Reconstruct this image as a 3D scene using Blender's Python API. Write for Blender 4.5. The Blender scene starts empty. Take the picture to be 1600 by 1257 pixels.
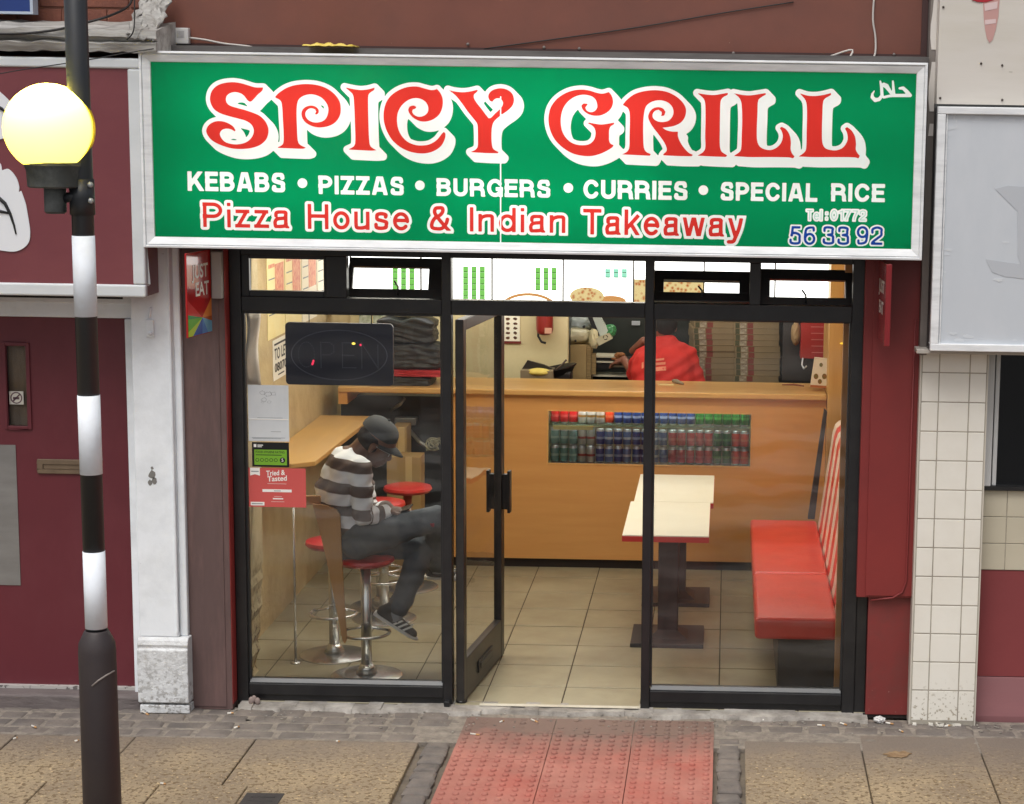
import bpy, bmesh, math, random
import numpy as np
from mathutils import Vector, Matrix
random.seed(7); rng = np.random.default_rng(7)
scene = bpy.context.scene
COL = scene.collection
R = math.radians

# ------------------------------------------------------------------ camera
FPX, CXP, CYP = 3057.0, 1097.0, 628.0            # focal length and principal point in photo pixels (1600 wide)
YAW, PITCH, ROLL = R(.66), R(8.61), R(.91)
CAM = Vector((1.08704, -9.89571, 3.15))
_f = Vector((-math.sin(YAW)*math.cos(PITCH), math.cos(YAW)*math.cos(PITCH), -math.sin(PITCH)))
_r = Vector((math.cos(YAW), math.sin(YAW), 0)); _u = _r.cross(_f)
RIGHT = _r*math.cos(ROLL) + _u*math.sin(ROLL); UP = _u*math.cos(ROLL) - _r*math.sin(ROLL); FWD = _f
cd = bpy.data.cameras.new('camera'); cam = bpy.data.objects.new('camera', cd); COL.objects.link(cam)
cd.sensor_width = 36; cd.sensor_fit = 'HORIZONTAL'; cd.lens = FPX/1600*36
cd.shift_x = (800-CXP)/1600; cd.shift_y = 0; cd.clip_start = .1; cd.clip_end = 500
cam.matrix_world = Matrix(((RIGHT.x, UP.x, -FWD.x, CAM.x), (RIGHT.y, UP.y, -FWD.y, CAM.y), (RIGHT.z, UP.z, -FWD.z, CAM.z), (0, 0, 0, 1)))
scene.camera = cam

# ------------------------------------------------------------------ world, sun, exposure
SUN_EL, SUN_AZ = R(61), R(197)
w = bpy.data.worlds.new('World'); scene.world = w; w.use_nodes = True
nt = w.node_tree; nt.nodes.clear()
sky = nt.nodes.new('ShaderNodeTexSky'); sky.sky_type = 'NISHITA'; sky.sun_disc = False
sky.sun_elevation = SUN_EL; sky.sun_rotation = SUN_AZ; sky.dust_density = 4; sky.ozone_density = 1
hs = nt.nodes.new('ShaderNodeHueSaturation'); hs.inputs['Saturation'].default_value = .28
bg = nt.nodes.new('ShaderNodeBackground'); bg.inputs['Strength'].default_value = .11
wo = nt.nodes.new('ShaderNodeOutputWorld')
nt.links.new(sky.outputs[0], hs.inputs['Color']); nt.links.new(hs.outputs[0], bg.inputs[0]); nt.links.new(bg.outputs[0], wo.inputs[0])
sd = bpy.data.lights.new('sun', 'SUN'); sd.energy = 1.25; sd.angle = R(34); sd.color = (1, .97, .93)
sun = bpy.data.objects.new('sun', sd); COL.objects.link(sun)
_sv = Vector((math.sin(SUN_AZ)*math.cos(SUN_EL), math.cos(SUN_AZ)*math.cos(SUN_EL), math.sin(SUN_EL)))
sun.rotation_euler = (-_sv).to_track_quat('-Z', 'Y').to_euler(); sun.location = (0, -6, 12)
scene.view_settings.view_transform = 'Standard'; scene.view_settings.look = 'None'
scene.view_settings.exposure = 0.32; scene.view_settings.gamma = 1
scene.render.engine = 'CYCLES'
scene.cycles.use_denoising = True
scene.cycles.max_bounces = 8; scene.cycles.diffuse_bounces = 4; scene.cycles.transparent_max_bounces = 16
scene.cycles.caustics_reflective = False; scene.cycles.caustics_refractive = False
scene.cycles.sample_clamp_indirect = 8

# ------------------------------------------------------------------ photo measurements -> points in the place
def _ray(px, py): return RIGHT*((px-CXP)/FPX) - UP*((py-CYP)/FPX) + FWD
def oY(px, py, Y=0): d = _ray(px, py); return CAM + d*((Y-CAM.y)/d.y)
def oZ(px, py, Z=0): d = _ray(px, py); return CAM + d*((Z-CAM.z)/d.z)

# ------------------------------------------------------------------ materials
def S(r, g=None, b=None):
    if g is None: g = b = r
    f = lambda c: (c/255/12.92) if c/255 <= .04045 else ((c/255+.055)/1.055)**2.4
    return (f(r), f(g), f(b), 1)
MATS = {}
def mat(name, col, rough=.6, metal=0, col2=None, nscale=5, sharp=0, bump=0, bscale=60, spec=.5, coat=0, stain=None, sscale=3, samt=.5,
        stretch=(1, 1, 1), emit=None, estr=0, chips=None, chscale=30, chlev=.62, floor_dirt=None, speck=None, spscale=40, ydirt=None):
    if name in MATS: return MATS[name]
    m = bpy.data.materials.new(name); m.use_nodes = True; n = m.node_tree; L = n.links.new
    p = n.nodes['Principled BSDF']
    p.inputs['Base Color'].default_value = col; p.inputs['Roughness'].default_value = rough; p.inputs['Metallic'].default_value = metal
    p.inputs['Specular IOR Level'].default_value = spec; p.inputs['Coat Weight'].default_value = coat
    tc = n.nodes.new('ShaderNodeTexCoord'); mp = n.nodes.new('ShaderNodeMapping'); mp.inputs['Scale'].default_value = stretch
    L(tc.outputs['Object'], mp.inputs[0])
    def noise(sc, det=6, rg=.6):
        t = n.nodes.new('ShaderNodeTexNoise'); t.inputs['Scale'].default_value = sc; t.inputs['Detail'].default_value = det
        t.inputs['Roughness'].default_value = rg; L(mp.outputs[0], t.inputs['Vector']); return t
    def ramp(src, a, b):
        r = n.nodes.new('ShaderNodeMapRange'); r.inputs['From Min'].default_value = a; r.inputs['From Max'].default_value = b; r.clamp = True
        L(src, r.inputs[0]); return r.outputs[0]
    def mix(fac, a, b):
        x = n.nodes.new('ShaderNodeMix'); x.data_type = 'RGBA'
        L(fac, x.inputs[0])
        for k, v in ((6, a), (7, b)):
            if hasattr(v, 'links'): L(v, x.inputs[k])
            else: x.inputs[k].default_value = v
        return x.outputs[2]
    cur = col
    if col2 is not None:
        t = noise(nscale); lo, hi = (.3, .7) if not sharp else (.5-.2*(1-sharp), .5+.2*(1-sharp)+.01)
        cur = mix(ramp(t.outputs['Fac'], lo, hi), cur, col2)
    if stain is not None:
        t = noise(sscale, 8, .65); f = ramp(t.outputs['Fac'], .45, .75)
        mm = n.nodes.new('ShaderNodeMath'); mm.operation = 'MULTIPLY'; mm.inputs[1].default_value = samt; L(f, mm.inputs[0])
        cur = mix(mm.outputs[0], cur, stain)
    hgt = None
    if chips is not None:
        t = noise(chscale, 5, .6); f = ramp(t.outputs['Fac'], chlev, chlev+.03)
        if floor_dirt:
            sep = n.nodes.new('ShaderNodeSeparateXYZ'); g = n.nodes.new('ShaderNodeNewGeometry'); L(g.outputs['Position'], sep.inputs[0])
            z = ramp(sep.outputs[2], floor_dirt[1], floor_dirt[0]); mm = n.nodes.new('ShaderNodeMath'); mm.operation = 'MULTIPLY'; L(f, mm.inputs[0]); L(z, mm.inputs[1]); f = mm.outputs[0]
        cur = mix(f, cur, chips); hgt = f
    if speck is not None:
        t = noise(spscale*1.37, 4, .55); cur = mix(ramp(t.outputs['Fac'], .60, .66), cur, speck)
    if ydirt is not None:   # trodden-in dirt with a ragged edge, thickest by the wall
        g = n.nodes.new('ShaderNodeNewGeometry'); sep = n.nodes.new('ShaderNodeSeparateXYZ'); L(g.outputs['Position'], sep.inputs[0])
        t = noise(3.2, 8, .7); a = n.nodes.new('ShaderNodeMath'); a.operation = 'MULTIPLY_ADD'; a.inputs[1].default_value = .75; L(t.outputs['Fac'], a.inputs[0]); L(sep.outputs[1], a.inputs[2])
        cur = mix(ramp(a.outputs[0], ydirt[0]+.375, ydirt[1]+.375), cur, ydirt[2])
    if hasattr(cur, 'links'): L(cur, p.inputs['Base Color'])
    if bump:
        t = noise(bscale, 6, .65); b = n.nodes.new('ShaderNodeBump'); b.inputs['Strength'].default_value = bump; b.inputs['Distance'].default_value = .01
        L(t.outputs['Fac'], b.inputs['Height']); L(b.outputs[0], p.inputs['Normal'])
    if emit is not None:
        p.inputs['Emission Color'].default_value = emit; p.inputs['Emission Strength'].default_value = estr
    MATS[name] = m; return m
def shader_mat(name, build):
    if name in MATS: return MATS[name]
    m = bpy.data.materials.new(name); m.use_nodes = True; n = m.node_tree; n.nodes.clear()
    out = n.nodes.new('ShaderNodeOutputMaterial'); n.links.new(build(n), out.inputs[0]); MATS[name] = m; return m
def _glass(n, tint=(.93, .94, .93, 1), haze=.02):
    tr = n.nodes.new('ShaderNodeBsdfTransparent'); tr.inputs[0].default_value = tint
    gl = n.nodes.new('ShaderNodeBsdfGlossy'); gl.inputs['Roughness'].default_value = .02
    wv = n.nodes.new('ShaderNodeTexNoise'); wv.inputs['Scale'].default_value = 1.6; wv.inputs['Detail'].default_value = 2; wc = n.nodes.new('ShaderNodeTexCoord'); n.links.new(wc.outputs['Object'], wv.inputs[0]); wb = n.nodes.new('ShaderNodeBump'); wb.inputs['Strength'].default_value = .25; wb.inputs['Distance'].default_value = .02; n.links.new(wv.outputs['Fac'], wb.inputs['Height']); n.links.new(wb.outputs[0], gl.inputs['Normal'])
    fr = n.nodes.new('ShaderNodeFresnel'); fr.inputs[0].default_value = 1.5
    mx = n.nodes.new('ShaderNodeMixShader'); n.links.new(fr.outputs[0], mx.inputs[0]); n.links.new(tr.outputs[0], mx.inputs[1]); n.links.new(gl.outputs[0], mx.inputs[2])
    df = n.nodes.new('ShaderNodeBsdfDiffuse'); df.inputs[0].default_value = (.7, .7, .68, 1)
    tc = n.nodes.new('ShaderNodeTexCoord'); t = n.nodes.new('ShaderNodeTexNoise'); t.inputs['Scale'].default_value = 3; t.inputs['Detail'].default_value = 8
    mp = n.nodes.new('ShaderNodeMapping'); mp.inputs['Scale'].default_value = (.45, 1, 2.6); n.links.new(tc.outputs['Object'], mp.inputs[0]); n.links.new(mp.outputs[0], t.inputs[0])  # thin dirt haze, stretched sideways so its pale streaks paint in soft reflections
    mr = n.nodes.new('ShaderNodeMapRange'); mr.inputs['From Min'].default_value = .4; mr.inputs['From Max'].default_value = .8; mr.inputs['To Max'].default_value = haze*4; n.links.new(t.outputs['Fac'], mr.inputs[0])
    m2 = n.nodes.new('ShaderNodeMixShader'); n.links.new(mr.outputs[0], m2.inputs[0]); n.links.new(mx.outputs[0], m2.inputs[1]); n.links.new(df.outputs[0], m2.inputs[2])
    return m2.outputs[0]
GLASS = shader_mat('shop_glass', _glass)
def trans_mat(name, col, tcol, rough=.25):
    """acrylic sheet lit from behind: half diffuse, half translucent, thin gloss"""
    def b(n):
        d = n.nodes.new('ShaderNodeBsdfDiffuse'); d.inputs[0].default_value = col
        t = n.nodes.new('ShaderNodeBsdfTranslucent'); t.inputs[0].default_value = tcol
        a = n.nodes.new('ShaderNodeMixShader'); a.inputs[0].default_value = .5; n.links.new(d.outputs[0], a.inputs[1]); n.links.new(t.outputs[0], a.inputs[2])
        g = n.nodes.new('ShaderNodeBsdfGlossy'); g.inputs['Roughness'].default_value = rough
        c = n.nodes.new('ShaderNodeMixShader'); c.inputs[0].default_value = .015; n.links.new(a.outputs[0], c.inputs[1]); n.links.new(g.outputs[0], c.inputs[2]); return c.outputs[0]
    return shader_mat(name, b)
def emis(name, col, k):
    def b(n):
        e = n.nodes.new('ShaderNodeEmission'); e.inputs[0].default_value = col; e.inputs[1].default_value = k; return e.outputs[0]
    return shader_mat(name, b)

# ------------------------------------------------------------------ mesh builder
class MB:
    def __init__(s): s.bm = bmesh.new()
    def _faces(s, vs, fs, m=0, smooth=False):
        v = [s.bm.verts.new(p) for p in vs]
        for f in fs:
            try: q = s.bm.faces.new([v[i] for i in f])
            except ValueError: continue
            q.material_index = m; q.smooth = smooth
        return s
    def box(s, x0, x1, y0, y1, z0, z1, m=0):
        return s._faces([(x0,y0,z0),(x1,y0,z0),(x1,y1,z0),(x0,y1,z0),(x0,y0,z1),(x1,y0,z1),(x1,y1,z1),(x0,y1,z1)],
            [(3,2,1,0),(4,5,6,7),(0,1,5,4),(1,2,6,5),(2,3,7,6),(3,0,4,7)], m)
    def hexa(s, b, t, m=0):   # bottom 4 and top 4 corners
        return s._faces(list(b)+list(t), [(3,2,1,0),(4,5,6,7),(0,1,5,4),(1,2,6,5),(2,3,7,6),(3,0,4,7)], m)
    def obox(s, c, ax, ay, az, m=0):   # centre and three half-axis vectors
        c, ax, ay, az = Vector(c), Vector(ax), Vector(ay), Vector(az)
        return s.hexa([c-ax-ay-az, c+ax-ay-az, c+ax+ay-az, c-ax+ay-az], [c-ax-ay+az, c+ax-ay+az, c+ax+ay+az, c-ax+ay+az], m)
    def ring(s, c, u, v, r, n): return [c+u*(r*math.cos(2*math.pi*i/n))+v*(r*math.sin(2*math.pi*i/n)) for i in range(n)]
    def sweep(s, pts, rad, n=10, m=0, cap=True, closed=False):
        P = [Vector(p) for p in pts]; k = len(P)
        rad = rad if isinstance(rad, (list, tuple)) else [rad]*k
        vs = []; fs = []; prev = None
        for i, p in enumerate(P):
            if closed: t = P[(i+1) % k]-P[i-1]
            else: t = P[min(i+1, k-1)]-P[max(i-1, 0)]
            t.normalize()
            if prev is None: u = t.orthogonal().normalized()
            else: u = (prev-t*prev.dot(t)).normalized()
            prev = u; vs += s.ring(p, u, t.cross(u), rad[i], n)
        for i in range(k if closed else k-1):
            j = (i+1) % k
            for a in range(n): b = (a+1) % n; fs.append((i*n+a, i*n+b, j*n+b, j*n+a))
        if cap and not closed: fs += [tuple(range(n-1, -1, -1)), tuple(range((k-1)*n, k*n))]
        return s._faces(vs, fs, m, True)
    def cyl(s, p0, p1, r0, r1=None, n=24, m=0): return s.sweep([p0, p1], [r0, r0 if r1 is None else r1], n, m)
    def lathe(s, prof, c, n=32, m=0):
        k = len(prof); vs = [(c[0]+p[0]*math.cos(2*math.pi*a/n), c[1]+p[0]*math.sin(2*math.pi*a/n), c[2]+p[1]) for p in prof for a in range(n)]
        v = [s.bm.verts.new(p) for p in vs]
        def add(idx, mi, sm=True):
            q = s.bm.faces.new([v[i] for i in idx]); q.material_index = mi; q.smooth = sm
        for i in range(k-1):
            mi = prof[i][2] if len(prof[i]) > 2 else m
            for a in range(n): b = (a+1) % n; add((i*n+a, i*n+b, (i+1)*n+b, (i+1)*n+a), mi)
        add(range(n-1, -1, -1), prof[0][2] if len(prof[0]) > 2 else m, False); add(range((k-1)*n, k*n), prof[-1][2] if len(prof[-1]) > 2 else m, False); return s
    def ball(s, c, r, sc=(1, 1, 1), m=0, n=16, rot=None):
        c = Vector(c); vs = []; fs = []; k = n//2
        for i in range(k+1):
            for a in range(n):
                th = math.pi*i/k; ph = 2*math.pi*a/n
                p = Vector((r*sc[0]*math.sin(th)*math.cos(ph), r*sc[1]*math.sin(th)*math.sin(ph), r*sc[2]*math.cos(th)))
                vs.append(c+(rot @ p if rot else p))
        for i in range(k):
            for a in range(n): b = (a+1) % n; fs.append((i*n+a, (i+1)*n+a, (i+1)*n+b, i*n+b))
        s._faces(vs, fs, m, True); return s
    def prism(s, pts, depth, m=0):  # pts: 3-D polygon, depth: vector
        d = Vector(depth); P = [Vector(p) for p in pts]; n = len(P)
        s._faces(P+[p+d for p in P], [tuple(range(n)), tuple(range(2*n-1, n-1, -1))]+[(i, n+i, n+(i+1) % n, (i+1) % n) for i in range(n)], m); return s
    def quad(s, pts, m=0): return s._faces(pts, [tuple(range(len(pts)))], m)
    def _pieces(s, bm, limit=40):
        """far-apart pieces of one part become parts of their own; keeps the largest in bm, returns the others"""
        bm.verts.ensure_lookup_table(); seen = [-1]*len(bm.verts); isl = []
        bm.verts.index_update()
        for v in bm.verts:
            if seen[v.index] >= 0: continue
            k = len(isl); st = [v]; seen[v.index] = k; L = []
            while st:
                a = st.pop(); L.append(a)
                for e in a.link_edges:
                    b = e.other_vert(a)
                    if seen[b.index] < 0: seen[b.index] = k; st.append(b)
            c = np.array([q.co[:] for q in L]); isl.append((c.min(0), c.max(0), L))
        n = len(isl)
        if n < 2 or n > 400: return []
        par = list(range(n))
        def f(i):
            while par[i] != i: i = par[i]
            return i
        lo = np.array([i[0] for i in isl]); hi = np.array([i[1] for i in isl]); sz = np.linalg.norm(hi-lo, axis=1)
        for i in range(n):
            gap = np.linalg.norm(np.maximum(0, np.maximum(lo[i]-hi, lo-hi[i])), axis=1)
            for j in np.nonzero(gap < .5*np.maximum(sz, sz[i]))[0]: par[f(int(j))] = f(i)
        G = {}
        for i in range(n): G.setdefault(f(i), []).append(i)
        if len(G) < 2 or len(G) > limit: return []
        grp = sorted(G.values(), key=lambda g: -sum(sz[i] for i in g)); out = []
        for g in grp[1:]:
            b2 = bmesh.new(); mp = {}; F = set()
            for i in g:
                for v in isl[i][2]: mp[v] = b2.verts.new(v.co); F.update(v.link_faces)
            for q in F: w_ = b2.faces.new([mp[v] for v in q.verts]); w_.material_index = q.material_index; w_.smooth = q.smooth
            out.append(b2)
        kill = [v for g in grp[1:] for i in g for v in isl[i][2]]; bmesh.ops.delete(bm, geom=kill, context='VERTS'); return out
    def build(s, name, mats, parent=None, bevel=0, seg=2, auto=35, smooth=False, loc=None, keep_local=False, split=True):
        bm = s.bm
        bmesh.ops.remove_doubles(bm, verts=bm.verts, dist=1e-6)
        bmesh.ops.recalc_face_normals(bm, faces=bm.faces)
        me = bpy.data.meshes.new(name)
        org = Vector((0, 0, 0))
        if parent is not None and not keep_local:
            q = parent
            while q is not None: org += q.location; q = q.parent
        elif loc is not None and not keep_local: org = Vector(loc)
        if org.length > 0: bmesh.ops.translate(bm, verts=bm.verts, vec=-org)
        rest = s._pieces(bm) if parent is not None and split else []
        bm.to_mesh(me); bm.free()
        for x in (mats if isinstance(mats, (list, tuple)) else [mats]): me.materials.append(x)
        o = bpy.data.objects.new(name, me); COL.objects.link(o)
        if parent is not None: o.parent = parent
        elif loc is not None: o.location = loc
        if smooth:
            for p in me.polygons: p.use_smooth = True
            me.set_sharp_from_angle(angle=R(auto))
        if bevel:
            b = o.modifiers.new('bevel', 'BEVEL'); b.width = bevel; b.segments = seg; b.limit_method = 'ANGLE'; b.angle_limit = R(40); b.harden_normals = False
        for b2 in rest:
            m2 = bpy.data.meshes.new(name); b2.to_mesh(m2); b2.free()
            for x in me.materials: m2.materials.append(x)
            o2 = bpy.data.objects.new(name, m2); COL.objects.link(o2); o2.parent = parent
            if smooth:
                for p in m2.polygons: p.use_smooth = True
                m2.set_sharp_from_angle(angle=R(auto))
            if bevel:
                b = o2.modifiers.new('bevel', 'BEVEL'); b.width = bevel; b.segments = seg; b.limit_method = 'ANGLE'; b.angle_limit = R(40); b.harden_normals = False
        return o
def tag(o, label=None, cat=None, group=None, kind=None):
    if label: o['label'] = label
    if cat: o['category'] = cat
    if group: o['group'] = group
    if kind: o['kind'] = kind
    return o
def thing(name, loc, label, cat, group=None):
    o = bpy.data.objects.new(name, None); COL.objects.link(o); o.location = loc; o.empty_display_size = .1
    return tag(o, label, cat, group)
def dup(root, loc, label=None, group=None):
    c = root.copy(); COL.objects.link(c); c.location = loc
    for ch in list(root.children):
        d = ch.copy(); COL.objects.link(d); d.parent = c
        for g in list(ch.children):
            e = g.copy(); COL.objects.link(e); e.parent = d
    if label: c['label'] = label
    if group: c['group'] = group
    return c
_TX = {}
def text_polys(body, bold=0.0):
    """glyph faces of the built-in font, flat, as (verts, faces)"""
    k = (body, bold)
    if k in _TX: return _TX[k]
    cu = bpy.data.curves.new('t', 'FONT'); cu.body = body; cu.size = 1; cu.offset = bold; cu.resolution_u = 6
    o = bpy.data.objects.new('t', cu); COL.objects.link(o)
    dg = bpy.context.evaluated_depsgraph_get(); me = bpy.data.meshes.new_from_object(o.evaluated_get(dg))
    v = np.array([x.co[:2] for x in me.vertices]) if me.vertices else np.zeros((0, 2)); f = [tuple(p.vertices) for p in me.polygons]
    bpy.data.objects.remove(o); bpy.data.curves.remove(cu); bpy.data.meshes.remove(me)
    _TX[k] = (v, f); return _TX[k]
CAPH = None
def cap_h():
    global CAPH
    if CAPH is None: v, _ = text_polys('H'); CAPH = float(v[:, 1].max())
    return CAPH
def text(mb, body, o, u, v, caph, width=None, bold=0.0, m=0, center=False):
    """flat lettering: origin o at the baseline's left, unit vectors u (along) and v (up)"""
    V, F = text_polys(body, bold); u, v, o = Vector(u), Vector(v), Vector(o)
    sy = caph/cap_h(); x0, x1 = V[:, 0].min(), V[:, 0].max(); sx = sy if width is None else width/(x1-x0)
    off = (x0+x1)/2 if center else x0
    mb._faces([o+u*((a-off)*sx)+v*(b*sy) for a, b in V], F, m)

# ================================================================== THE SETTING
def slab_mesh(mb, x0, x1, y0, y1, z, th=.03, gap=.006, jz=.0025, m=0):
    mb.box(x0+gap/2, x1-gap/2, y0+gap/2, y1-gap/2, z-th, z+random.uniform(-jz, jz), m)

ASPH = mat('asphalt', S(74, 74, 75), .9, col2=S(92, 91, 90), nscale=40, bump=.5, bscale=180)
MORTAR = mat('joint_mortar', S(122, 110, 96), .95, col2=S(92, 84, 74), nscale=14, bump=.5, bscale=90)
SLAB = mat('buff_slab', S(168, 148, 117), .85, col2=S(140, 124, 102), nscale=2.2, bump=1.0, bscale=42, stain=S(124, 108, 92), sscale=1.1, samt=.65, chips=S(116, 96, 70), chscale=38, chlev=.54, speck=S(194, 170, 132), spscale=34, ydirt=(-1.0, -.45, S(122, 110, 99)))
SETT = mat('grey_sett', S(122, 113, 106), .85, col2=S(92, 86, 82), nscale=7, bump=.8, bscale=40, stain=S(140, 128, 116), sscale=5, samt=.5)
MORT2 = mat('lime_mortar', S(150, 142, 132), .95, col2=S(112, 104, 96), nscale=12, bump=.8, bscale=60)
CONC = mat('rough_concrete', S(186, 180, 172), .9, col2=S(128, 122, 115), nscale=9, bump=1, bscale=45, stain=S(84, 78, 72), sscale=6, samt=.6)
TACT = mat('red_tactile', S(180, 120, 106), .8, col2=S(158, 98, 86), nscale=4, bump=.35, bscale=110, stain=S(184, 58, 42), sscale=1.7, samt=.5, ydirt=(-.82, -.34, S(118, 96, 86)))
BRICK_C = S(138, 82, 66)

road = MB().box(-60, 60, -60, -4.62, -.5, -.13).build('road', ASPH); tag(road, kind='structure')
kb = MB(); x = -14.0
while x < 14: kb.box(x+.004, x+.905, -4.62, -4.49, -.45, .0); x += .915
tag(kb.build('kerb', mat('kerb_granite', S(150, 146, 140), .8, col2=S(120, 116, 112), nscale=30, bump=.3), bevel=.012), kind='structure')
sub = MB().box(-60, 60, -4.49, .0, -.4, -.026).build('ground', MORTAR); tag(sub, kind='structure')

zb_ = MB()
for k in range(4): zb_.box(-2.4, 3.0, -5.75-1.2*k, -5.15-1.2*k, -.1305, -.1255)
tag(zb_.build('zebra_markings', mat('road_white', S(214, 214, 210), .7, col2=S(190, 190, 186), nscale=5, chips=S(110, 110, 110), chscale=20, chlev=.66)), kind='structure')
# buff slabs laid in rows, joints taken from the photo
pv = MB()
def row(y0, y1, joints, ):
    for a, b in zip(joints[:-1], joints[1:]): slab_mesh(pv, a, b, y0, y1, 0)
L_END, R_BEG = -.40, 1.215
rowsL = [(-1.215, -.545, [-6.6, -6.0, -5.4, -4.2, -3.6, -3.0, -2.41, -1.815, -1.215, L_END]),
         (-1.88, -1.215, [-6.4, -5.8, -5.2, -4.0, -3.3, -2.62, -2.03, -1.5, -1.09, L_END]),
         (-2.55, -1.88, [-6.6, -6.0, -5.4, -4.2, -3.6, -3.0, -2.4, -1.8, -1.2, L_END]),
         (-3.2, -2.55, [-6.4, -5.8, -5.2, -4.0, -3.3, -2.7, -2.1, -1.5, -.9, L_END]),
         (-3.85, -3.2, [-6.6, -6.0, -5.4, -4.2, -3.6, -3.0, -2.4, -1.8, -1.2, L_END]),
         (-4.485, -3.85, [-6.4, -5.8, -5.2, -4.0, -3.3, -2.7, -2.1, -1.5, -.9, L_END])]
for a, b, j in rowsL: row(a, b, j)
for a, b, j in [(-.735, -.305, [1.80, 2.39, 2.98, 3.57, 4.2, 4.9, 5.6, 6.4]), (-1.4, -.735, [1.80, 2.39, 2.98, 3.57, 4.2, 4.9, 5.6, 6.4]),
                (-1.4, -.43, [R_BEG, 1.80]), (-2.07, -1.4, [R_BEG, 1.5, 2.1, 2.7, 3.3, 3.9, 4.5, 5.1, 5.7, 6.4]), (-2.7, -2.07, [R_BEG, 1.80, 2.39, 2.98, 3.57, 4.2, 4.9, 6.4]),
                (-3.3, -2.7, [R_BEG, 1.5, 2.1, 2.7, 3.3, 3.9, 4.5, 5.1, 5.7, 6.4]), (-3.9, -3.3, [R_BEG, 1.80, 2.39, 2.98, 3.57, 4.2, 4.9, 6.4]), (-4.485, -3.9, [R_BEG, 1.5, 2.1, 2.7, 3.3, 3.9, 4.5, 5.1, 5.7, 6.4])]: row(a, b, j)
tag(pv.build('pavement', SLAB, bevel=.004, seg=1), kind='structure')

# setts along the shop fronts and down both sides of the tactile paving
st = MB()
def sett(cx, cy, sx, sy, m=0):
    h = random.uniform(-.005, .003); j = lambda k: random.uniform(-k, k)
    b = [(cx-sx+j(.008), cy-sy+j(.006)), (cx+sx+j(.008), cy-sy+j(.006)), (cx+sx+j(.008), cy+sy+j(.006)), (cx-sx+j(.008), cy+sy+j(.006))]
    k = .80
    st.hexa([(p[0], p[1], -.03) for p in b], [(p[0], p[1], h-.007) for p in b], m)
    st.hexa([(p[0], p[1], h-.007) for p in b], [(cx+(p[0]-cx)*k, cy+(p[1]-cy)*k, h+.004) for p in b], m)
for yy in (-.475, -.355, -.235, -.125):
    x = -6.5+random.uniform(0, .1)
    while x < 6.4:
        wd = random.uniform(.13, .23)
        c = x+wd/2
        if not (-.24 < c+wd/2 and c-wd/2 < 1.07) and not (yy < -.3 and c > 1.22 ) : sett(c, yy, wd/2-.008, .049)
        x += wd
for xx in (-.305,):
    y = -.53
    while y > -4.45: d = random.uniform(.085, .12); sett(xx, y-d/2, .058, d/2-.008); y -= d
y = -.40
while y > -4.45: d = random.uniform(.085, .12); sett(1.14, y-d/2, .054, d/2-.008); y -= d
tag(st.build('cobbles', SETT, bevel=.006, seg=2, smooth=True, auto=50), kind='structure')
jm = MB()
for i in range(60):   # smeared joint mortar lying between the setts
    px = random.uniform(-2.6, 2.8); py = random.uniform(-.5, -.08)
    if -.24 < px < 1.07: continue
    n = 9; jm.prism([(px+random.uniform(.02, .06)*math.cos(2*math.pi*k/n), py+random.uniform(.008, .022)*math.sin(2*math.pi*k/n), -.02) for k in range(n)], (0, 0, .0185))
tag(jm.build('mortar_smears', MORT2), kind='structure')
tag(MB().box(-6.5, 6.4, -.545, -.04, -.03, -.003).build('sett_bed', mat('sett_bed_mortar', S(156, 146, 134), .95, col2=S(112, 104, 96), nscale=18, bump=1, bscale=70)), kind='structure')

# red blister paving: 400 mm tiles, domes 67 mm apart
tp = MB(); T0 = -.215; P = .4
k = 0; y1 = -.145
ys = [-.145, -.39, -.79, -1.19, -1.59, -1.99, -2.39, -2.79, -3.19, -3.59, -3.99, -4.39]
xs = [-.215, .18, .58, .98, 1.065]
xs = [-.215, .25, .655, 1.065]
for a, b in zip(ys[:-1], ys[1:]):
    for c, d in zip(xs[:-1], xs[1:]):
        grime = a > -.5 and c < .5
        tp.box(c+.002, d-.002, b+.002, a-.002, -.03, .004+random.uniform(-.001, .001))
        ny = max(1, round((a-b)/.0667)); nx = max(1, round((d-c)/.0667))
        for i in range(nx):
            for j in range(ny):
                cx = c+(i+.5)*(d-c)/nx; cy = b+(j+.5)*(a-b)/ny
                if b < -2: 
                    if (i+j) % 1: continue
                worn = 1 if not (a > -.3 and c < .5) else random.choice((0, .4, .4, 1))
                if worn: tp.lathe([(.0165, .0), (.0155, .005*worn), (.011, .0085*worn), (.004, .0095*worn)], (cx+random.uniform(-.001, .001), cy, .0045), 10)
tag(tp.build('tactile_paving', TACT, smooth=True, auto=40), kind='structure')
# worn concrete step along the shop front
cs = MB(); n = 44; top = []; 
for i in range(n):
    xa = -1.42+i*(3.28/n); xb = xa+3.28/n
    d0 = .085+.02*math.sin(i*.9)+random.uniform(-.012, .012); d1 = .085+.02*math.sin((i+1)*.9)
    if -.2 < xa < .7: d0 *= .75; d1 *= .75
    z = .018+random.uniform(-.004, .004)
    cs.hexa([(xa, -d0-.03, -.03), (xb, -d1-.03, -.03), (xb, .07, -.03), (xa, .07, -.03)], [(xa, -d0, z), (xb, -d1, z), (xb, .07, z+.002), (xa, .07, z+.002)])
tag(cs.build('doorstep', CONC), kind='structure')
tag(MB().box(-.17, .674, -.012, .024, .0215, .0265).build('threshold_strip', mat('pale_threshold', S(206, 200, 184), .5, col2=S(176, 168, 150), nscale=6), bevel=.002), kind='structure')

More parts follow.
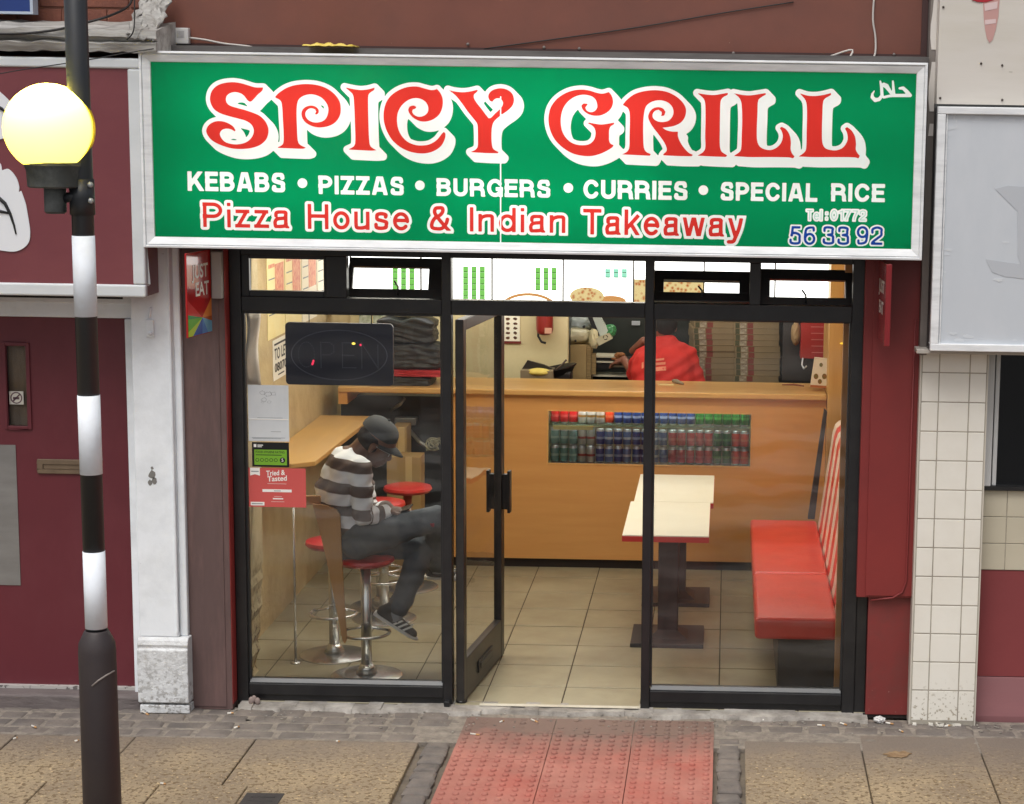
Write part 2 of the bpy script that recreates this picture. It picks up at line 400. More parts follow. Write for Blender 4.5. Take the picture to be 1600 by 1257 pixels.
# ================================================================== SHOP INTERIOR SHELL
FLT = mat('floor_tile', S(158, 150, 124), .38, col2=S(140, 132, 108), nscale=3.4, stain=S(112, 101, 80), sscale=2.2, samt=.55, bump=.05, bscale=20)
fl = MB(); gx = [-.16+.4155*k for k in range(-4, 6)]; gy = [-.055+.4135*k for k in range(0, 16)]
for a, b in zip(gx[:-1], gx[1:]):
    for c, d in zip(gy[:-1], gy[1:]):
        fl.box(a+.003, b-.003, max(c, .002)+.006, d-.006, -.02, .02+random.uniform(-.0008, .0008))
tag(fl.build('floor', FLT, bevel=.0015, seg=1), kind='structure')
tag(MB().box(-1.8, 2.0, .0, 6.4, -.05, .016).build('floor_grout', mat('grout', S(70, 62, 50), .9)), kind='structure')
WALL_T = mat('tan_wall', S(202, 182, 138), .8, col2=S(186, 166, 122), nscale=2.2, stain=S(150, 124, 86), sscale=2.5, samt=.6, bump=.7, bscale=16)
CREAMW = mat('cream_wall', S(216, 202, 156), .7, col2=S(206, 190, 142), nscale=2, stain=S(180, 160, 112), sscale=3, samt=.3)
DARKW = mat('kitchen_steel', S(64, 66, 62), .4, .6, col2=S(48, 50, 48), nscale=3)
tag(MB().box(-1.72, -1.62, .06, 4.2, 0, 2.8).build('wall_left', WALL_T), kind='structure')
tag(MB().box(1.875, 1.97, .06, 6.4, 0, 2.8).build('wall_right', mat('wood_wall', S(198, 152, 88), .5, col2=S(180, 132, 72), nscale=3, stretch=(1, 1, .15))), kind='structure')
tag(MB().box(-1.62, -.05, 4.1, 4.2, 0, 2.8).build('wall_partition', CREAMW), kind='structure')
tag(MB().box(-.15, 1.875, 6.2, 6.3, 0, 2.8).build('wall_back', DARKW), kind='structure')
tag(MB().box(-.15, -.05, 4.2, 6.2, 0, 2.8).build('wall_kitchen', DARKW), kind='structure')
tag(MB().box(-1.72, 1.97, .06, 6.4, 2.8, 2.9).build('ceiling', mat('ceiling_white', S(225, 222, 212), .8)), kind='structure')
# crumbling plaster nib just behind the left window
nb = MB(); prof = []
zs = np.linspace(0, 2.8, 57); 
for z0, z1 in zip(zs[:-1], zs[1:]):
    wob = lambda z: .0 if z > .62 else (.03*abs(math.sin(z*23))+.02*abs(math.sin(z*61+1)))*(1-z/.7)
    nb.hexa([(-1.615, .07, z0), (-1.43-wob(z0), .07, z0), (-1.43-wob(z0)*1.3, .56, z0), (-1.615, .56, z0)], [(-1.615, .07, z1), (-1.43-wob(z1), .07, z1), (-1.43-wob(z1)*1.3, .56, z1), (-1.615, .56, z1)])
tag(nb.build('wall_nib', mat('crumbling_plaster', S(206, 192, 156), .9, col2=S(178, 160, 122), nscale=5, bump=.6, bscale=30, chips=S(120, 100, 76), chscale=26, chlev=.55, floor_dirt=(.35, .8))), kind='structure')
# light wood pier where the counter meets the right wall
tag(MB().box(1.775, 1.874, 2.98, 3.74, .02, 2.79).build('pier', mat('pale_wood', S(206, 164, 98), .5, col2=S(190, 146, 82), nscale=4, stretch=(4, 4, .3))), kind='structure')

# ================================================================== SPICY GRILL FASCIA SIGN
SY = -.36
def sm(pts, o, s, corner=50, sub=5):
    """traced outline (zoom-crop coordinates) -> smooth closed outline in photo pixels, keeping sharp tips"""
    P = np.array(pts, float); n = len(P); out = []
    d0 = P-np.roll(P, 1, 0); d1 = np.roll(P, -1, 0)-P
    ang = np.degrees(np.abs(np.angle((d1[:, 0]+1j*d1[:, 1])/(d0[:, 0]+1j*d0[:, 1]+1e-9))))
    sharp = ang > corner
    T = (np.roll(P, -1, 0)-np.roll(P, 1, 0))/2
    for i in range(n):
        j = (i+1) % n; L = np.linalg.norm(P[j]-P[i])
        def tan(k, own):
            if sharp[k]: return own*.9
            t = T[k]; q = np.linalg.norm(t); return t/q*L*.95 if q > 0 else own
        own = P[j]-P[i]; a, b = tan(i, own), tan(j, own)
        for t in np.linspace(0, 1, sub, endpoint=False):
            h = (2*t**3-3*t**2+1)*P[i]+(t**3-2*t**2+t)*a+(-2*t**3+3*t**2)*P[j]+(t**3-t**2)*b
            out.append(h)
    return np.array(out)/s+np.array(o)
LET = {
'S': ((310, 120), 9.67, [(980,160),(965,205),(900,265),(850,320),(800,370),(770,375),(735,345),(690,285),(640,250),(560,230),(480,245),(430,285),(415,340),(430,395),(480,435),(570,465),(700,500),(820,540),(930,590),(1010,670),(1055,770),(1055,860),(1020,950),(930,1030),(800,1075),(650,1090),(500,1080),(350,1035),(220,970),(150,900),(118,820),(140,750),(200,695),(290,668),(380,675),(460,705),(530,755),(562,810),(548,825),(500,795),(430,782),(360,800),(325,855),(345,920),(400,980),(480,1010),(580,1020),(690,1000),(780,945),(830,860),(835,790),(800,720),(720,665),(600,630),(450,590),(330,550),(240,490),(190,410),(175,320),(200,220),(270,140),(380,95),(520,80),(640,95),(760,130),(860,158)]),
'P': ((420, 120), 8.98, [(85,285),(130,235),(230,165),(350,120),(520,100),(680,115),(820,165),(930,250),(995,350),(1010,470),(990,560),(930,640),(840,690),(720,710),(620,695),(530,650),(475,585),(458,520),(475,460),(520,420),(590,402),(650,415),(695,455),(700,495),(680,528),(645,525),(665,490),(650,455),(600,440),(550,455),(515,500),(520,560),(570,615),(650,640),(740,628),(800,585),(830,510),(835,440),(810,370),(750,300),(670,258),(580,245),(490,265),(425,310),(400,370),(390,480),(395,700),(405,880),(430,945),(525,995),(480,1008),(300,1003),(105,995),(180,960),(205,920),(208,800),(195,550),(185,400),(165,335)]),
'I': ((0, 0), 1, [(538.6,136.1),(550,138.7),(563.6,140.6),(576,139.3),(585.5,136.6),(584.5,140.3),(580,143.4),(575.9,147.7),(575.1,159),(575.9,198),(577,220.2),(578.7,228),(583.3,231.9),(588.9,234.6),(580,235.3),(560,234.4),(543,233.6),(552,229.1),(554.9,223.6),(554.7,198),(553.1,159),(551.4,147.8),(545.8,141.7)]),
'C': ((580, 120), 8.98, [(925,170),(970,225),(1003,310),(1000,420),(960,520),(880,590),(780,625),(690,622),(600,580),(545,525),(520,465),(540,415),(590,402),(635,420),(620,445),(585,455),(575,490),(605,535),(670,560),(740,545),(790,500),(800,430),(770,360),(710,315),(620,297),(520,325),(430,400),(375,500),(362,610),(380,730),(430,830),(510,910),(620,955),(720,962),(820,945),(920,885),(990,800),(1020,770),(1042,800),(1030,880),(980,970),(890,1035),(780,1070),(660,1072),(530,1045),(400,980),(290,880),(215,750),(178,620),(175,500),(205,370),(270,270),(380,190),(510,143),(640,135),(740,160),(830,183),(880,183)]),
'Y': ((690, 120), 8.98, [(90,180),(160,200),(290,215),(400,205),(500,180),(510,195),(485,220),(455,250),(455,300),(490,360),(560,450),(620,530),(660,580),(690,575),(750,515),(810,460),(850,410),(862,360),(840,320),(800,300),(750,310),(710,350),(675,330),(655,270),(680,215),(740,175),(830,160),(920,180),(990,235),(1015,320),(995,400),(930,470),(830,540),(740,620),(710,690),(700,800),(705,940),(725,1010),(800,1055),(790,1072),(600,1068),(400,1055),(470,1025),(505,980),(510,880),(508,750),(500,660),(460,600),(370,490),(270,350),(190,255)]),
'G': ((840, 120), 8.669, [(965,205),(1000,250),(1022,330),(1005,410),(950,475),(860,520),(760,525),(670,495),(610,440),(592,390),(620,360),(680,365),(665,390),(645,415),(665,455),(715,478),(770,465),(805,420),(805,360),(780,300),(720,258),(620,242),(520,262),(420,325),(350,420),(318,530),(315,640),(335,740),(380,820),(450,885),(540,920),(640,925),(710,905),(765,850),(785,770),(775,705),(740,660),(680,630),(690,618),(780,635),(860,645),(950,635),(1038,618),(1035,640),(990,670),(970,720),(968,800),(970,870),(990,905),(1030,925),(1010,955),(930,1005),(840,1045),(730,1072),(600,1068),(470,1035),(350,965),(250,870),(185,760),(150,630),(150,520),(180,410),(250,310),(350,235),(470,187),(600,172),(700,185),(800,215),(880,228)]),
'R': ((960, 120), 8.669, [(110,380),(170,310),(270,235),(400,195),(550,180),(700,200),(830,260),(920,340),(968,430),(960,530),(910,610),(820,660),(730,680),(650,688),(700,720),(780,740),(862,742),(860,800),(890,880),(950,970),(1010,1030),(1065,1055),(1050,1075),(850,1072),(655,1062),(670,1040),(705,1005),(705,955),(670,880),(600,780),(530,690),(480,610),(458,540),(480,470),(530,425),(600,410),(660,430),(692,475),(675,525),(630,530),(640,505),(640,475),(600,445),(550,460),(518,505),(525,560),(580,600),(650,612),(730,595),(780,545),(800,480),(785,410),(730,350),(650,320),(580,318),(500,340),(435,390),(408,460),(392,600),(390,800),(400,960),(430,1015),(495,1045),(480,1068),(300,1060),(100,1050),(170,1015),(200,960),(205,800),(210,600),(205,480),(180,420)]),
'I2': ((1080, 125), 8.976, [(85,182),(180,198),(310,210),(420,195),(515,178),(510,205),(450,240),(415,290),(405,450),(402,700),(402,920),(425,1000),(505,1055),(490,1078),(300,1072),(85,1060),(160,1015),(195,960),(195,800),(200,500),(195,320),(170,255)]),
'L': ((1080, 125), 8.976, [(595,182),(700,205),(820,215),(930,200),(1045,182),(1045,205),(985,240),(940,285),(930,450),(920,700),(925,850),(960,930),(1030,970),(1120,980),(1200,945),(1260,880),(1285,790),(1270,720),(1240,670),(1270,655),(1330,690),(1380,770),(1398,870),(1395,970),(1415,1030),(1450,1070),(1430,1098),(1370,1085),(1100,1080),(800,1080),(595,1065),(680,1005),(700,960),(708,800),(715,550),(705,330),(675,250)]),
'L2': ((1230, 110), 7.273, [(140,258),(230,285),(320,290),(410,278),(500,255),(495,280),(435,315),(410,350),(400,500),(395,700),(400,820),(430,880),(500,905),(570,905),(640,870),(685,790),(680,710),(655,660),(680,642),(730,680),(770,750),(782,830),(780,900),(800,940),(825,970),(810,1000),(770,988),(550,985),(300,985),(130,978),(195,930),(215,890),(220,700),(225,500),(220,380),(200,325)])}
SX0, SX1 = oY(236, 240, SY).x, oY(1431, 250, SY).x
SZ0, SZ1 = oY(800, 381, SY).z, oY(800, 103, SY).z
HG = .0036
gxs = np.arange(SX0, SX1+HG, HG); gzs = np.arange(SZ0, SZ1+HG, HG)
gxs[-1] = SX1; gzs[-1] = SZ1
NX, NZ = len(gxs), len(gzs)
def seg_sdf(segs, X, Z):
    """signed distance (negative inside, even-odd) to a set of boundary segments"""
    D = np.full(X.shape, 9.0); ins = np.zeros(X.shape, bool)
    for (ax, az, bx, bz) in segs:
        dx, dz = bx-ax, bz-az; l = dx*dx+dz*dz+1e-18
        t = np.clip(((X-ax)*dx+(Z-az)*dz)/l, 0, 1)
        D = np.minimum(D, (X-ax-t*dx)**2+(Z-az-t*dz)**2)
        c = ((az > Z) != (bz > Z)); ins ^= c & (X < dx*(Z-az)/(dz+1e-18)+ax)
    D = np.sqrt(D); return np.where(ins, -D, D)
def put(F, segs, margin=.06):
    a = np.array(segs); x0, x1 = min(a[:, 0].min(), a[:, 2].min())-margin, max(a[:, 0].max(), a[:, 2].max())+margin
    z0, z1 = min(a[:, 1].min(), a[:, 3].min())-margin, max(a[:, 1].max(), a[:, 3].max())+margin
    i0, i1 = np.searchsorted(gxs, x0), np.searchsorted(gxs, x1); j0, j1 = np.searchsorted(gzs, z0), np.searchsorted(gzs, z1)
    X, Z = np.meshgrid(gxs[i0:i1], gzs[j0:j1]); F[j0:j1, i0:i1] = np.minimum(F[j0:j1, i0:i1], seg_sdf(segs, X, Z))
def poly_segs(px):
    W = [oY(a, b, SY) for a, b in px]; return [(W[i].x, W[i].z, W[(i+1) % len(W)].x, W[(i+1) % len(W)].z) for i in range(len(W))]
# --- a plain grotesque drawn as pen strokes (cap height 1): l = butt-ended bar, s = smooth bent stroke, e = ellipse arc
def glyph(c, h):
    """strokes of one character and its width; h is half the stroke width"""
    X = .73; A = lambda cx, cy, rx, ry, t0, t1: ('s', [(cx+rx*math.cos(R(t)), cy+ry*math.sin(R(t))) for t in np.linspace(t0, t1, max(6, int(abs(t1-t0)/9)))])
    Ln = lambda *p: ('l', list(p)); Sm = lambda *p: ('c', list(p))
    def bowl(xr, ya, yb, x0): cy, ry = (ya+yb)/2, (ya-yb)/2; rx = min(ry*1.05, xr-h-x0); return [Ln(0, ya, xr-h-rx, ya), Ln(0, yb, xr-h-rx, yb), A(xr-h-rx, cy, rx, ry, 90, -90)]
    G = {
    'K': (.76, [Ln(h, 0, h, 1), Ln(h*1.2, .30, .66, 1.06), Ln(.33, .60, .72, -.06)]), 'E': (.62, [Ln(h, 0, h, 1), Ln(0, h, .62, h), Ln(0, 1-h, .61, 1-h), Ln(0, .52, .57, .52)]),
    'B': (.70, [Ln(h, 0, h, 1)]+bowl(.665, 1-h, .53, .3)+bowl(.70, .53, h, .3)), 'A': (.78, [Ln(h*.95, -.04, .39-h*.42, 1.04), Ln(.78-h*.95, -.04, .39+h*.42, 1.04), Ln(.2, .29, .58, .29)]),
    'S': (.68, [Sm((.64-h, .745), (.575-h*.6, .86), (.46, 1-h*.97), (.33, 1-h*.9), (.17+h*.2, 1-h*1.25), (.035+h, .74), (.10+h*.4, .605), (.33, .525), (.54, .455), (.655-h, .31), (.62-h*.6, .17), (.50, h*1.0), (.34, h*.9), (.17, h*1.15), (.085+h*.4, .18), (.03+h, .265))]),
    'P': (.67, [Ln(h, 0, h, 1)]+bowl(.67, 1-h, .44, .3)), 'I': (2*h, [Ln(h, 0, h, 1)]), 'Z': (.64, [Ln(0, 1-h, .63, 1-h), Ln(0, h, .64, h), Ln(h*1.15, h*.7, .63-h*1.15, 1-h*.7)]),
    'U': (.70, [Ln(h, .33, h, 1), Ln(.70-h, .33, .70-h, 1), A(.35, .34, .35-h, .34-h*.95, 180, 360)]), 'R': (.72, [Ln(h, 0, h, 1)]+bowl(.69, 1-h, .46, .3)+[Sm((.40, .46), (.55, .42), (.62-h*.1, .28), (.64-h*.2, .1), (.68-h*.2, -.04))]),
    'G': (.76, [A(.39, .5, .39-h, .5-h*.95, 38, 325), Ln(.42, .44, .76, .44), Ln(.76-h*.9, .0, .76-h*.9, .50)]), 'C': (.74, [A(.385, .5, .385-h, .5-h*.95, 36, 324)]), 'L': (.58, [Ln(h, 0, h, 1), Ln(0, h, .58, h)]),
    'T': (.64, [Ln(.32, 0, .32, 1), Ln(0, 1-h, .64, 1-h)]), 'H': (.72, [Ln(h, 0, h, 1), Ln(.72-h, 0, .72-h, 1), Ln(h, .52, .72-h, .52)]),
    'a': (.54, [Sm((.03+h, .50), (.12, .63), (.27, X-h*.9), (.42, .64), (.50-h, .52), (.50-h, .30), (.50-h, .12), (.56-h, .02)), Sm((.50-h, .43), (.36, .41), (.14, .37), (h, .26), (h+.0, .17), (.10, h*.95), (.25, h), (.42, .11), (.50-h, .26))]),
    'd': (.58, [A(.29, X/2, .29-h, X/2-h*.95, 0, 360), Ln(.58-h, 0, .58-h, 1)]), 'e': (.57, [A(.285, X/2, .285-h, X/2-h*.95, 0, 318), Ln(h, .40, .57-h*.6, .40)]), 'i': (2*h, [Ln(h, 0, h, X), Ln(h, .86, h, 1)]),
    'k': (.54, [Ln(h, 0, h, 1), Ln(h, .24, .50, .78), Ln(.22, .46, .52-h*.2, -.05)]), 'n': (.54, [Ln(h, 0, h, X), Sm((h, .42), (.11+h*.2, .58), (.29, X-h), (.45, .64), (.54-h, .50), (.54-h, .3), (.54-h, -.06))]), 'o': (.58, [A(.29, X/2, .29-h, X/2-h*.95, 0, 360)]),
    's': (.50, [Sm((.47-h, .53), (.40, X-h*1.5), (.25, X-h), (.08+h*.6, .62), (.03+h, .53), (.12, .43), (.26, .38), (.42, .32), (.49-h, .21), (.40, h*1.5), (.25, h), (.08+h*.2, .10), (h, .22))]), 'u': (.54, [Ln(.54-h, 0, .54-h, X), Sm((.54-h, .30), (.44, .14), (.26, h), (.10, .09), (h, .24), (h, .45), (h, .80))]),
    'l': (2*h, [Ln(h, 0, h, 1)]), 'w': (.78, [Ln(h*.8, .78, .215, -.05), Ln(.215, -.05, .39, .78), Ln(.39, .78, .565, -.05), Ln(.565, -.05, .78-h*.8, .78)]), 'y': (.54, [Ln(h*.8, .78, .28, -.02), Sm((.54-h*.8, .80), (.40, .35), (.27, -.03), (.20, -.18), (.04, -.20))]), 'z': (.50, [Ln(.02, X-h, .48, X-h), Ln(0, h, .5, h), Ln(h*1.2, h*.6, .49-h*1.2, X-h*.6)]),
    '&': (.72, [Sm((.70, -.01), (.52, .20), (.28, .52), (.17, .72), (.20, .88), (.32, .985-h), (.45, .90), (.46, .76), (.36, .62), (.18, .50), (h, .30), (.08, .12), (.26, h), (.44, .10), (.58, .28), (.63, .46))]),
    '0': (.58, [A(.29, .5, .29-h, .5-h*.95, 0, 360)]), '1': (.40, [Ln(.40-h, 0, .40-h, 1), Ln(.04, .78, .40-h, .86)]), '2': (.58, [Sm((h, .66), (.05+h*.4, .84), (.29, 1-h), (.50, .86), (.57-h, .70), (.50, .52), (.30, .34), (.10, .16), (.02+h*.6, h)), Ln(.02, h, .57, h)]),
    '3': (.58, [Sm((.02+h, .74), (.10, .90), (.28, 1-h), (.47, .88), (.53-h, .73), (.45, .58), (.26, .53)), Sm((.26, .53), (.48, .47), (.57-h, .29), (.49, .11), (.28, h), (.08, .12), (h, .28))]), '5': (.58, [Ln(.10+h, 1-h, .54, 1-h), Ln(.10+h, 1.0, .05+h, .44), Sm((.04+h, .50), (.15, .60), (.30, .63), (.49, .53), (.57-h, .33), (.49, .11), (.28, h), (.09, .11), (h, .26))]),
    '6': (.58, [A(.29, .325, .29-h, .325-h*.95, 0, 360), Sm((.55-h, .78), (.46, .93), (.30, 1-h), (.12, .84), (h, .52), (h, .32))]), '7': (.56, [Ln(.0, 1-h, .56, 1-h), Sm((.53-h*.4, 1-h), (.36, .62), (.22, .25), (.19, -.05))]), '9': (.58, [A(.29, .675, .29-h, .325-h*.95, 0, 360), Sm((.03+h, .22), (.12, .07), (.28, h), (.46, .16), (.58-h, .48), (.58-h, .68))]),
    ':': (2*h, [Ln(h, .05, h, .25), Ln(h, .55, h, .75)])}
    return G[c]
def crom(P, sub=5):
    P = [np.array(p, float) for p in P]; out = []
    for i in range(len(P)-1):
        p0, p1, p2, p3 = P[max(i-1, 0)], P[i], P[i+1], P[min(i+2, len(P)-1)]
        for t in np.linspace(0, 1, sub, endpoint=False): out.append(.5*((2*p1)+(p2-p0)*t+(2*p0-5*p1+4*p2-p3)*t*t+(3*p1-p0-3*p2+p3)*t**3))
    return out+[P[-1]]
DESC = set('y')
def pen_text(F, body, px0, px1, ybase, ycap, h, gap=.09):
    """set a word into field F between two photo columns, on its baseline, to its cap height"""
    a = oY(px0, ybase, SY); b = oY(px1, ybase, SY); c = oY(px0, ycap, SY); sz = c.z-a.z
    gl = [glyph(ch, h) for ch in body]; tot = sum(g[0] for g in gl)+gap*(len(gl)-1); sx = (b.x-a.x)/tot; u = 0; hw = h*sz
    for ch, (wd, st) in zip(body, gl):
        lo = -9 if ch in DESC else a.z; hi = c.z if ch not in 'aenosuwyz' else a.z+.73*sz
        i0, i1 = np.searchsorted(gxs, a.x+u*sx-.05), np.searchsorted(gxs, a.x+(u+wd)*sx+.05); j0, j1 = np.searchsorted(gzs, a.z-.09), np.searchsorted(gzs, c.z+.05)
        Xg, Zg = np.meshgrid(gxs[i0:i1], gzs[j0:j1]); D = np.full(Xg.shape, 9.0)
        W = lambda p: (a.x+(u+p[0])*sx, a.z+p[1]*sz)
        for k, p in st:
            if k == 'l':
                (x0, z0), (x1, z1) = W(p[:2]), W(p[2:]); dx, dz = x1-x0, z1-z0; L = math.hypot(dx, dz); dx, dz = dx/L, dz/L
                s_ = (Xg-x0)*dx+(Zg-z0)*dz; n_ = np.abs(-(Xg-x0)*dz+(Zg-z0)*dx); qx = np.abs(s_-L/2)-L/2; qz = n_-hw
                D = np.minimum(D, np.hypot(np.maximum(qx, 0), np.maximum(qz, 0))+np.minimum(np.maximum(qx, qz), 0))
            else:
                Q = [W(q) for q in (crom(p) if k == 'c' else p)]; d = np.full(Xg.shape, 9.0)
                for (x0, z0), (x1, z1) in zip(Q[:-1], Q[1:]):
                    dx, dz = x1-x0, z1-z0; t = np.clip(((Xg-x0)*dx+(Zg-z0)*dz)/(dx*dx+dz*dz+1e-12), 0, 1); d = np.minimum(d, np.hypot(Xg-x0-t*dx, Zg-z0-t*dz))
                D = np.maximum(np.minimum(D, d-hw), -9) if True else D
        D = np.maximum(D, np.maximum(lo-Zg, Zg-hi)); F[j0:j1, i0:i1] = np.minimum(F[j0:j1, i0:i1], D); u += wd+gap
big = lambda: np.full((NZ, NX), 1.0)
Fred, Fwh, Fr2, Fbl, Fpale, Fk = big(), big(), big(), big(), big(), big()
for k, (o, s, pts) in LET.items(): put(Fred, poly_segs(sm(pts, o, s)), .07)
dil = Fred-.0200; acc = dil.copy()
for q in range(1, 9):
    sh = np.full_like(dil, 1.0); sh[:-q, q:] = dil[q:, :-q]; acc = np.minimum(acc, sh)
Fwh = np.minimum(Fwh, acc)
# strap line, heavy white capitals with round bullets
for wd, a, b, yb, yc in [('KEBABS', 293, 446.5, 298, 267.5), ('PIZZAS', 497.5, 632, 303, 274), ('BURGERS', 682, 861, 306, 278), ('CURRIES', 911, 1075, 310, 280.5), ('SPECIAL', 1125, 1277, 313, 284), ('RICE', 1298, 1382.5, 314.5, 286)]:
    pen_text(Fwh, wd, a, b, yb, yc, .110, .075)
for a, b in [(472.5, 286), (656, 289.5), (888, 293.5), (1099, 297)]:
    put(Fwh, poly_segs([(a+7.6*math.cos(t), b+7.6*math.sin(t)) for t in np.linspace(0, 2*math.pi, 28, endpoint=False)]))
for wd, a, b, yb, yc in [('Pizza', 317, 452, 354.5, 316), ('House', 480.5, 640, 357.5, 318.5), ('&', 672, 703, 360, 321), ('Indian', 733.5, 884, 361.5, 323.5), ('Takeaway', 911, 1161, 366, 326)]:
    pen_text(Fr2, wd, a, b, yb, yc, .073, .13)
Fwh = np.minimum(Fwh, Fr2-.0135)
for wd, a, b in [('56', 1233, 1274), ('33', 1285, 1327), ('92', 1338, 1379)]: pen_text(Fbl, wd, a, b, 382, 353, .066, .13)
Fwh = np.minimum(Fwh, Fbl-.0075)
for wd, a, b in [('Tel', 1260, 1284), (':', 1290, 1293), ('01772', 1298, 1353)]: pen_text(Fpale, wd, a, b, 344, 327.5, .07, .12)
Fwh = np.minimum(Fwh, Fpale-.006); Fpale = Fpale+.0015
def stroke(F, pts):   # variable width pen stroke in photo pixels
    for (x0, y0, w0), (x1, y1, w1) in zip(pts[:-1], pts[1:]):
        a, b = oY(x0, y0, SY), oY(x1, y1, SY); X, Z = np.meshgrid(gxs, gzs); r0, r1 = w0*.00155, w1*.00155
        i0, i1 = np.searchsorted(gxs, min(a.x, b.x)-.06), np.searchsorted(gxs, max(a.x, b.x)+.06)
        X, Z = X[:, i0:i1], Z[:, i0:i1]; dx, dz = b.x-a.x, b.z-a.z
        t = np.clip(((X-a.x)*dx+(Z-a.z)*dz)/(dx*dx+dz*dz+1e-12), 0, 1)
        F[:, i0:i1] = np.minimum(F[:, i0:i1], np.hypot(X-a.x-t*dx, Z-a.z-t*dz)-(r0+(r1-r0)*t))
hal = lambda L: [(1230+x/7.273, 110+y/7.273, w_/7.273*2.4) for x, y, w_ in L]
for L in ([(1278,203,11),(1318,200,16),(1358,240,18),(1398,282,16)], [(1398,284,15),(1300,284,15),(1212,284,15)], [(1212,280,15),(1208,220,13),(1201,122,9)],
          [(1098,162,20),(1128,178,22),(1165,232,16),(1190,268,14)], [(1212,284,14),(1160,290,12),(1098,305,12)], [(1058,122,8),(1072,190,14),(1078,285,15),(1045,328,16),(1000,336,19),(966,305,16),(968,268,11),(990,232,5)]):
    stroke(Fwh, hal(L))
seam = big(); put(seam, poly_segs([(781.2, 150), (783.2, 150), (783.2, 392), (781.2, 392)]), .02)
fills = [Fred, Fr2, Fbl, Fpale]
ink = np.minimum.reduce(fills)
Fs = seam; lay = {'red': np.maximum(np.minimum(Fred, Fr2), -Fs), 'blue': np.maximum(Fbl, -Fs), 'pale': np.maximum(Fpale, -Fs)}
Wt = np.minimum(np.maximum(Fwh, -ink), Fs); 
lay['white'] = Wt; lay['green'] = np.maximum(-np.minimum(Fwh, ink), -Fs)
def region(F, y):
    """the part of the sheet where F<0, as flat polygons (cells clipped along the outline, whole cells merged in runs)"""
    mb = MB(); bm = mb.bm; neg = F < 0; full = neg[:-1, :-1] & neg[1:, :-1] & neg[:-1, 1:] & neg[1:, 1:]; anyn = neg[:-1, :-1] | neg[1:, :-1] | neg[:-1, 1:] | neg[1:, 1:]
    cache = {}
    def vert(x, z):
        k = (round(x, 6), round(z, 6))
        if k not in cache: cache[k] = bm.verts.new((x, y, z))
        return cache[k]
    for j in range(NZ-1):
        i = 0; fr = full[j]
        while i < NX-1:
            if fr[i]:
                e = i
                while e < NX-1 and fr[e]: e += 1
                bm.faces.new([vert(gxs[i], gzs[j]), vert(gxs[e], gzs[j]), vert(gxs[e], gzs[j+1]), vert(gxs[i], gzs[j+1])]); i = e
            else: i += 1
    for j, i in np.argwhere(anyn & ~full):
        c = [(gxs[i], gzs[j], F[j, i]), (gxs[i+1], gzs[j], F[j, i+1]), (gxs[i+1], gzs[j+1], F[j+1, i+1]), (gxs[i], gzs[j+1], F[j+1, i])]; out = []
        for a, b in zip(c, c[1:]+c[:1]):
            if a[2] < 0: out.append(vert(a[0], a[1]))
            if (a[2] < 0) != (b[2] < 0):
                t = a[2]/(a[2]-b[2]); out.append(vert(a[0]+(b[0]-a[0])*t, a[1]+(b[1]-a[1])*t))
        o2 = [v for q, v in enumerate(out) if v is not out[q-1]]
        if len(set(o2)) == len(o2) and len(o2) >= 3:
            try: bm.faces.new(o2)
            except ValueError: pass
    return mb
sign = thing('shop_sign', (.15, -.16, SZ0), 'long green backlit fascia sign reading SPICY GRILL above the takeaway', 'shop sign')
GREEN = trans_mat('green_acrylic', S(0, 112, 68), (.0, .30, .105, 1)); WHITEA = trans_mat('white_acrylic', S(235, 235, 235), (.9, .9, .88, 1))
REDA = trans_mat('red_acrylic', S(205, 40, 38), (.72, .045, .032, 1)); BLUEA = trans_mat('blue_acrylic', S(20, 60, 150), (.01, .07, .42, 1)); PALEA = trans_mat('pale_acrylic', S(190, 215, 205), (.45, .7, .6, 1))
region(lay['green'], SY).build('face_panel', GREEN, sign)
region(lay['white'], SY).build('white_lettering', WHITEA, sign)
region(lay['red'], SY).build('red_lettering', REDA, sign)
region(lay['blue'], SY).build('phone_number', BLUEA, sign)
region(lay['pale'], SY).build('dialling_code', PALEA, sign)
ALU = mat('brushed_aluminium', S(240, 241, 242), .32, .0, col2=S(226, 228, 230), nscale=6, stretch=(1, 1, 6), bump=.03, stain=S(120, 122, 122), sscale=4, samt=.3)
INW = mat('sign_box_inside', S(240, 240, 238), .8)
ox0, ox1, oz0, oz1 = SX0-.042, SX1+.042, SZ0-.045, SZ1+.045
yf = SY-.020
def rail(p, q, inw, nm='frame'):   # one mitred length of frame extrusion: outer lip, groove, bevel down to the face
    p, q, inw = Vector(p), Vector(q), Vector(inw).normalized(); al = (q-p).normalized(); prf = [(0, .03), (0, -.004), (.010, -.006), (.013, -.002), (.0135, .006), (.016, .006), (.0165, -.001), (.050, .012), (.052, .0195), (.052, .03)]
    m_ = MB(); vs = []; n = len(prf)
    for base, sg in ((p, 1), (q, -1)):
        for d, y in prf: vs.append(base+inw*d+al*(sg*d)+Vector((0, yf+y-base.y, 0)))
    m_._faces(vs, [(i, n+i, n+(i+1) % n, (i+1) % n) for i in range(n)]+[tuple(range(n)), tuple(range(2*n-1, n-1, -1))]); m_.build(nm, ALU, sign, bevel=.0015, seg=2)
cs4 = [(ox0, yf, oz0), (ox1, yf, oz0), (ox1, yf, oz1), (ox0, yf, oz1)]
for i, iv in enumerate(((0, 0, 1), (-1, 0, 0), (0, 0, -1), (1, 0, 0))): rail(cs4[i], cs4[(i+1) % 4], iv)
bx = MB(); bx.box(ox0+.003, ox1-.003, SY+.011, -.16, oz1-.02, oz1-.003); bx.box(ox0+.003, ox1-.003, SY+.01, -.16, oz0+.003, oz0+.02)
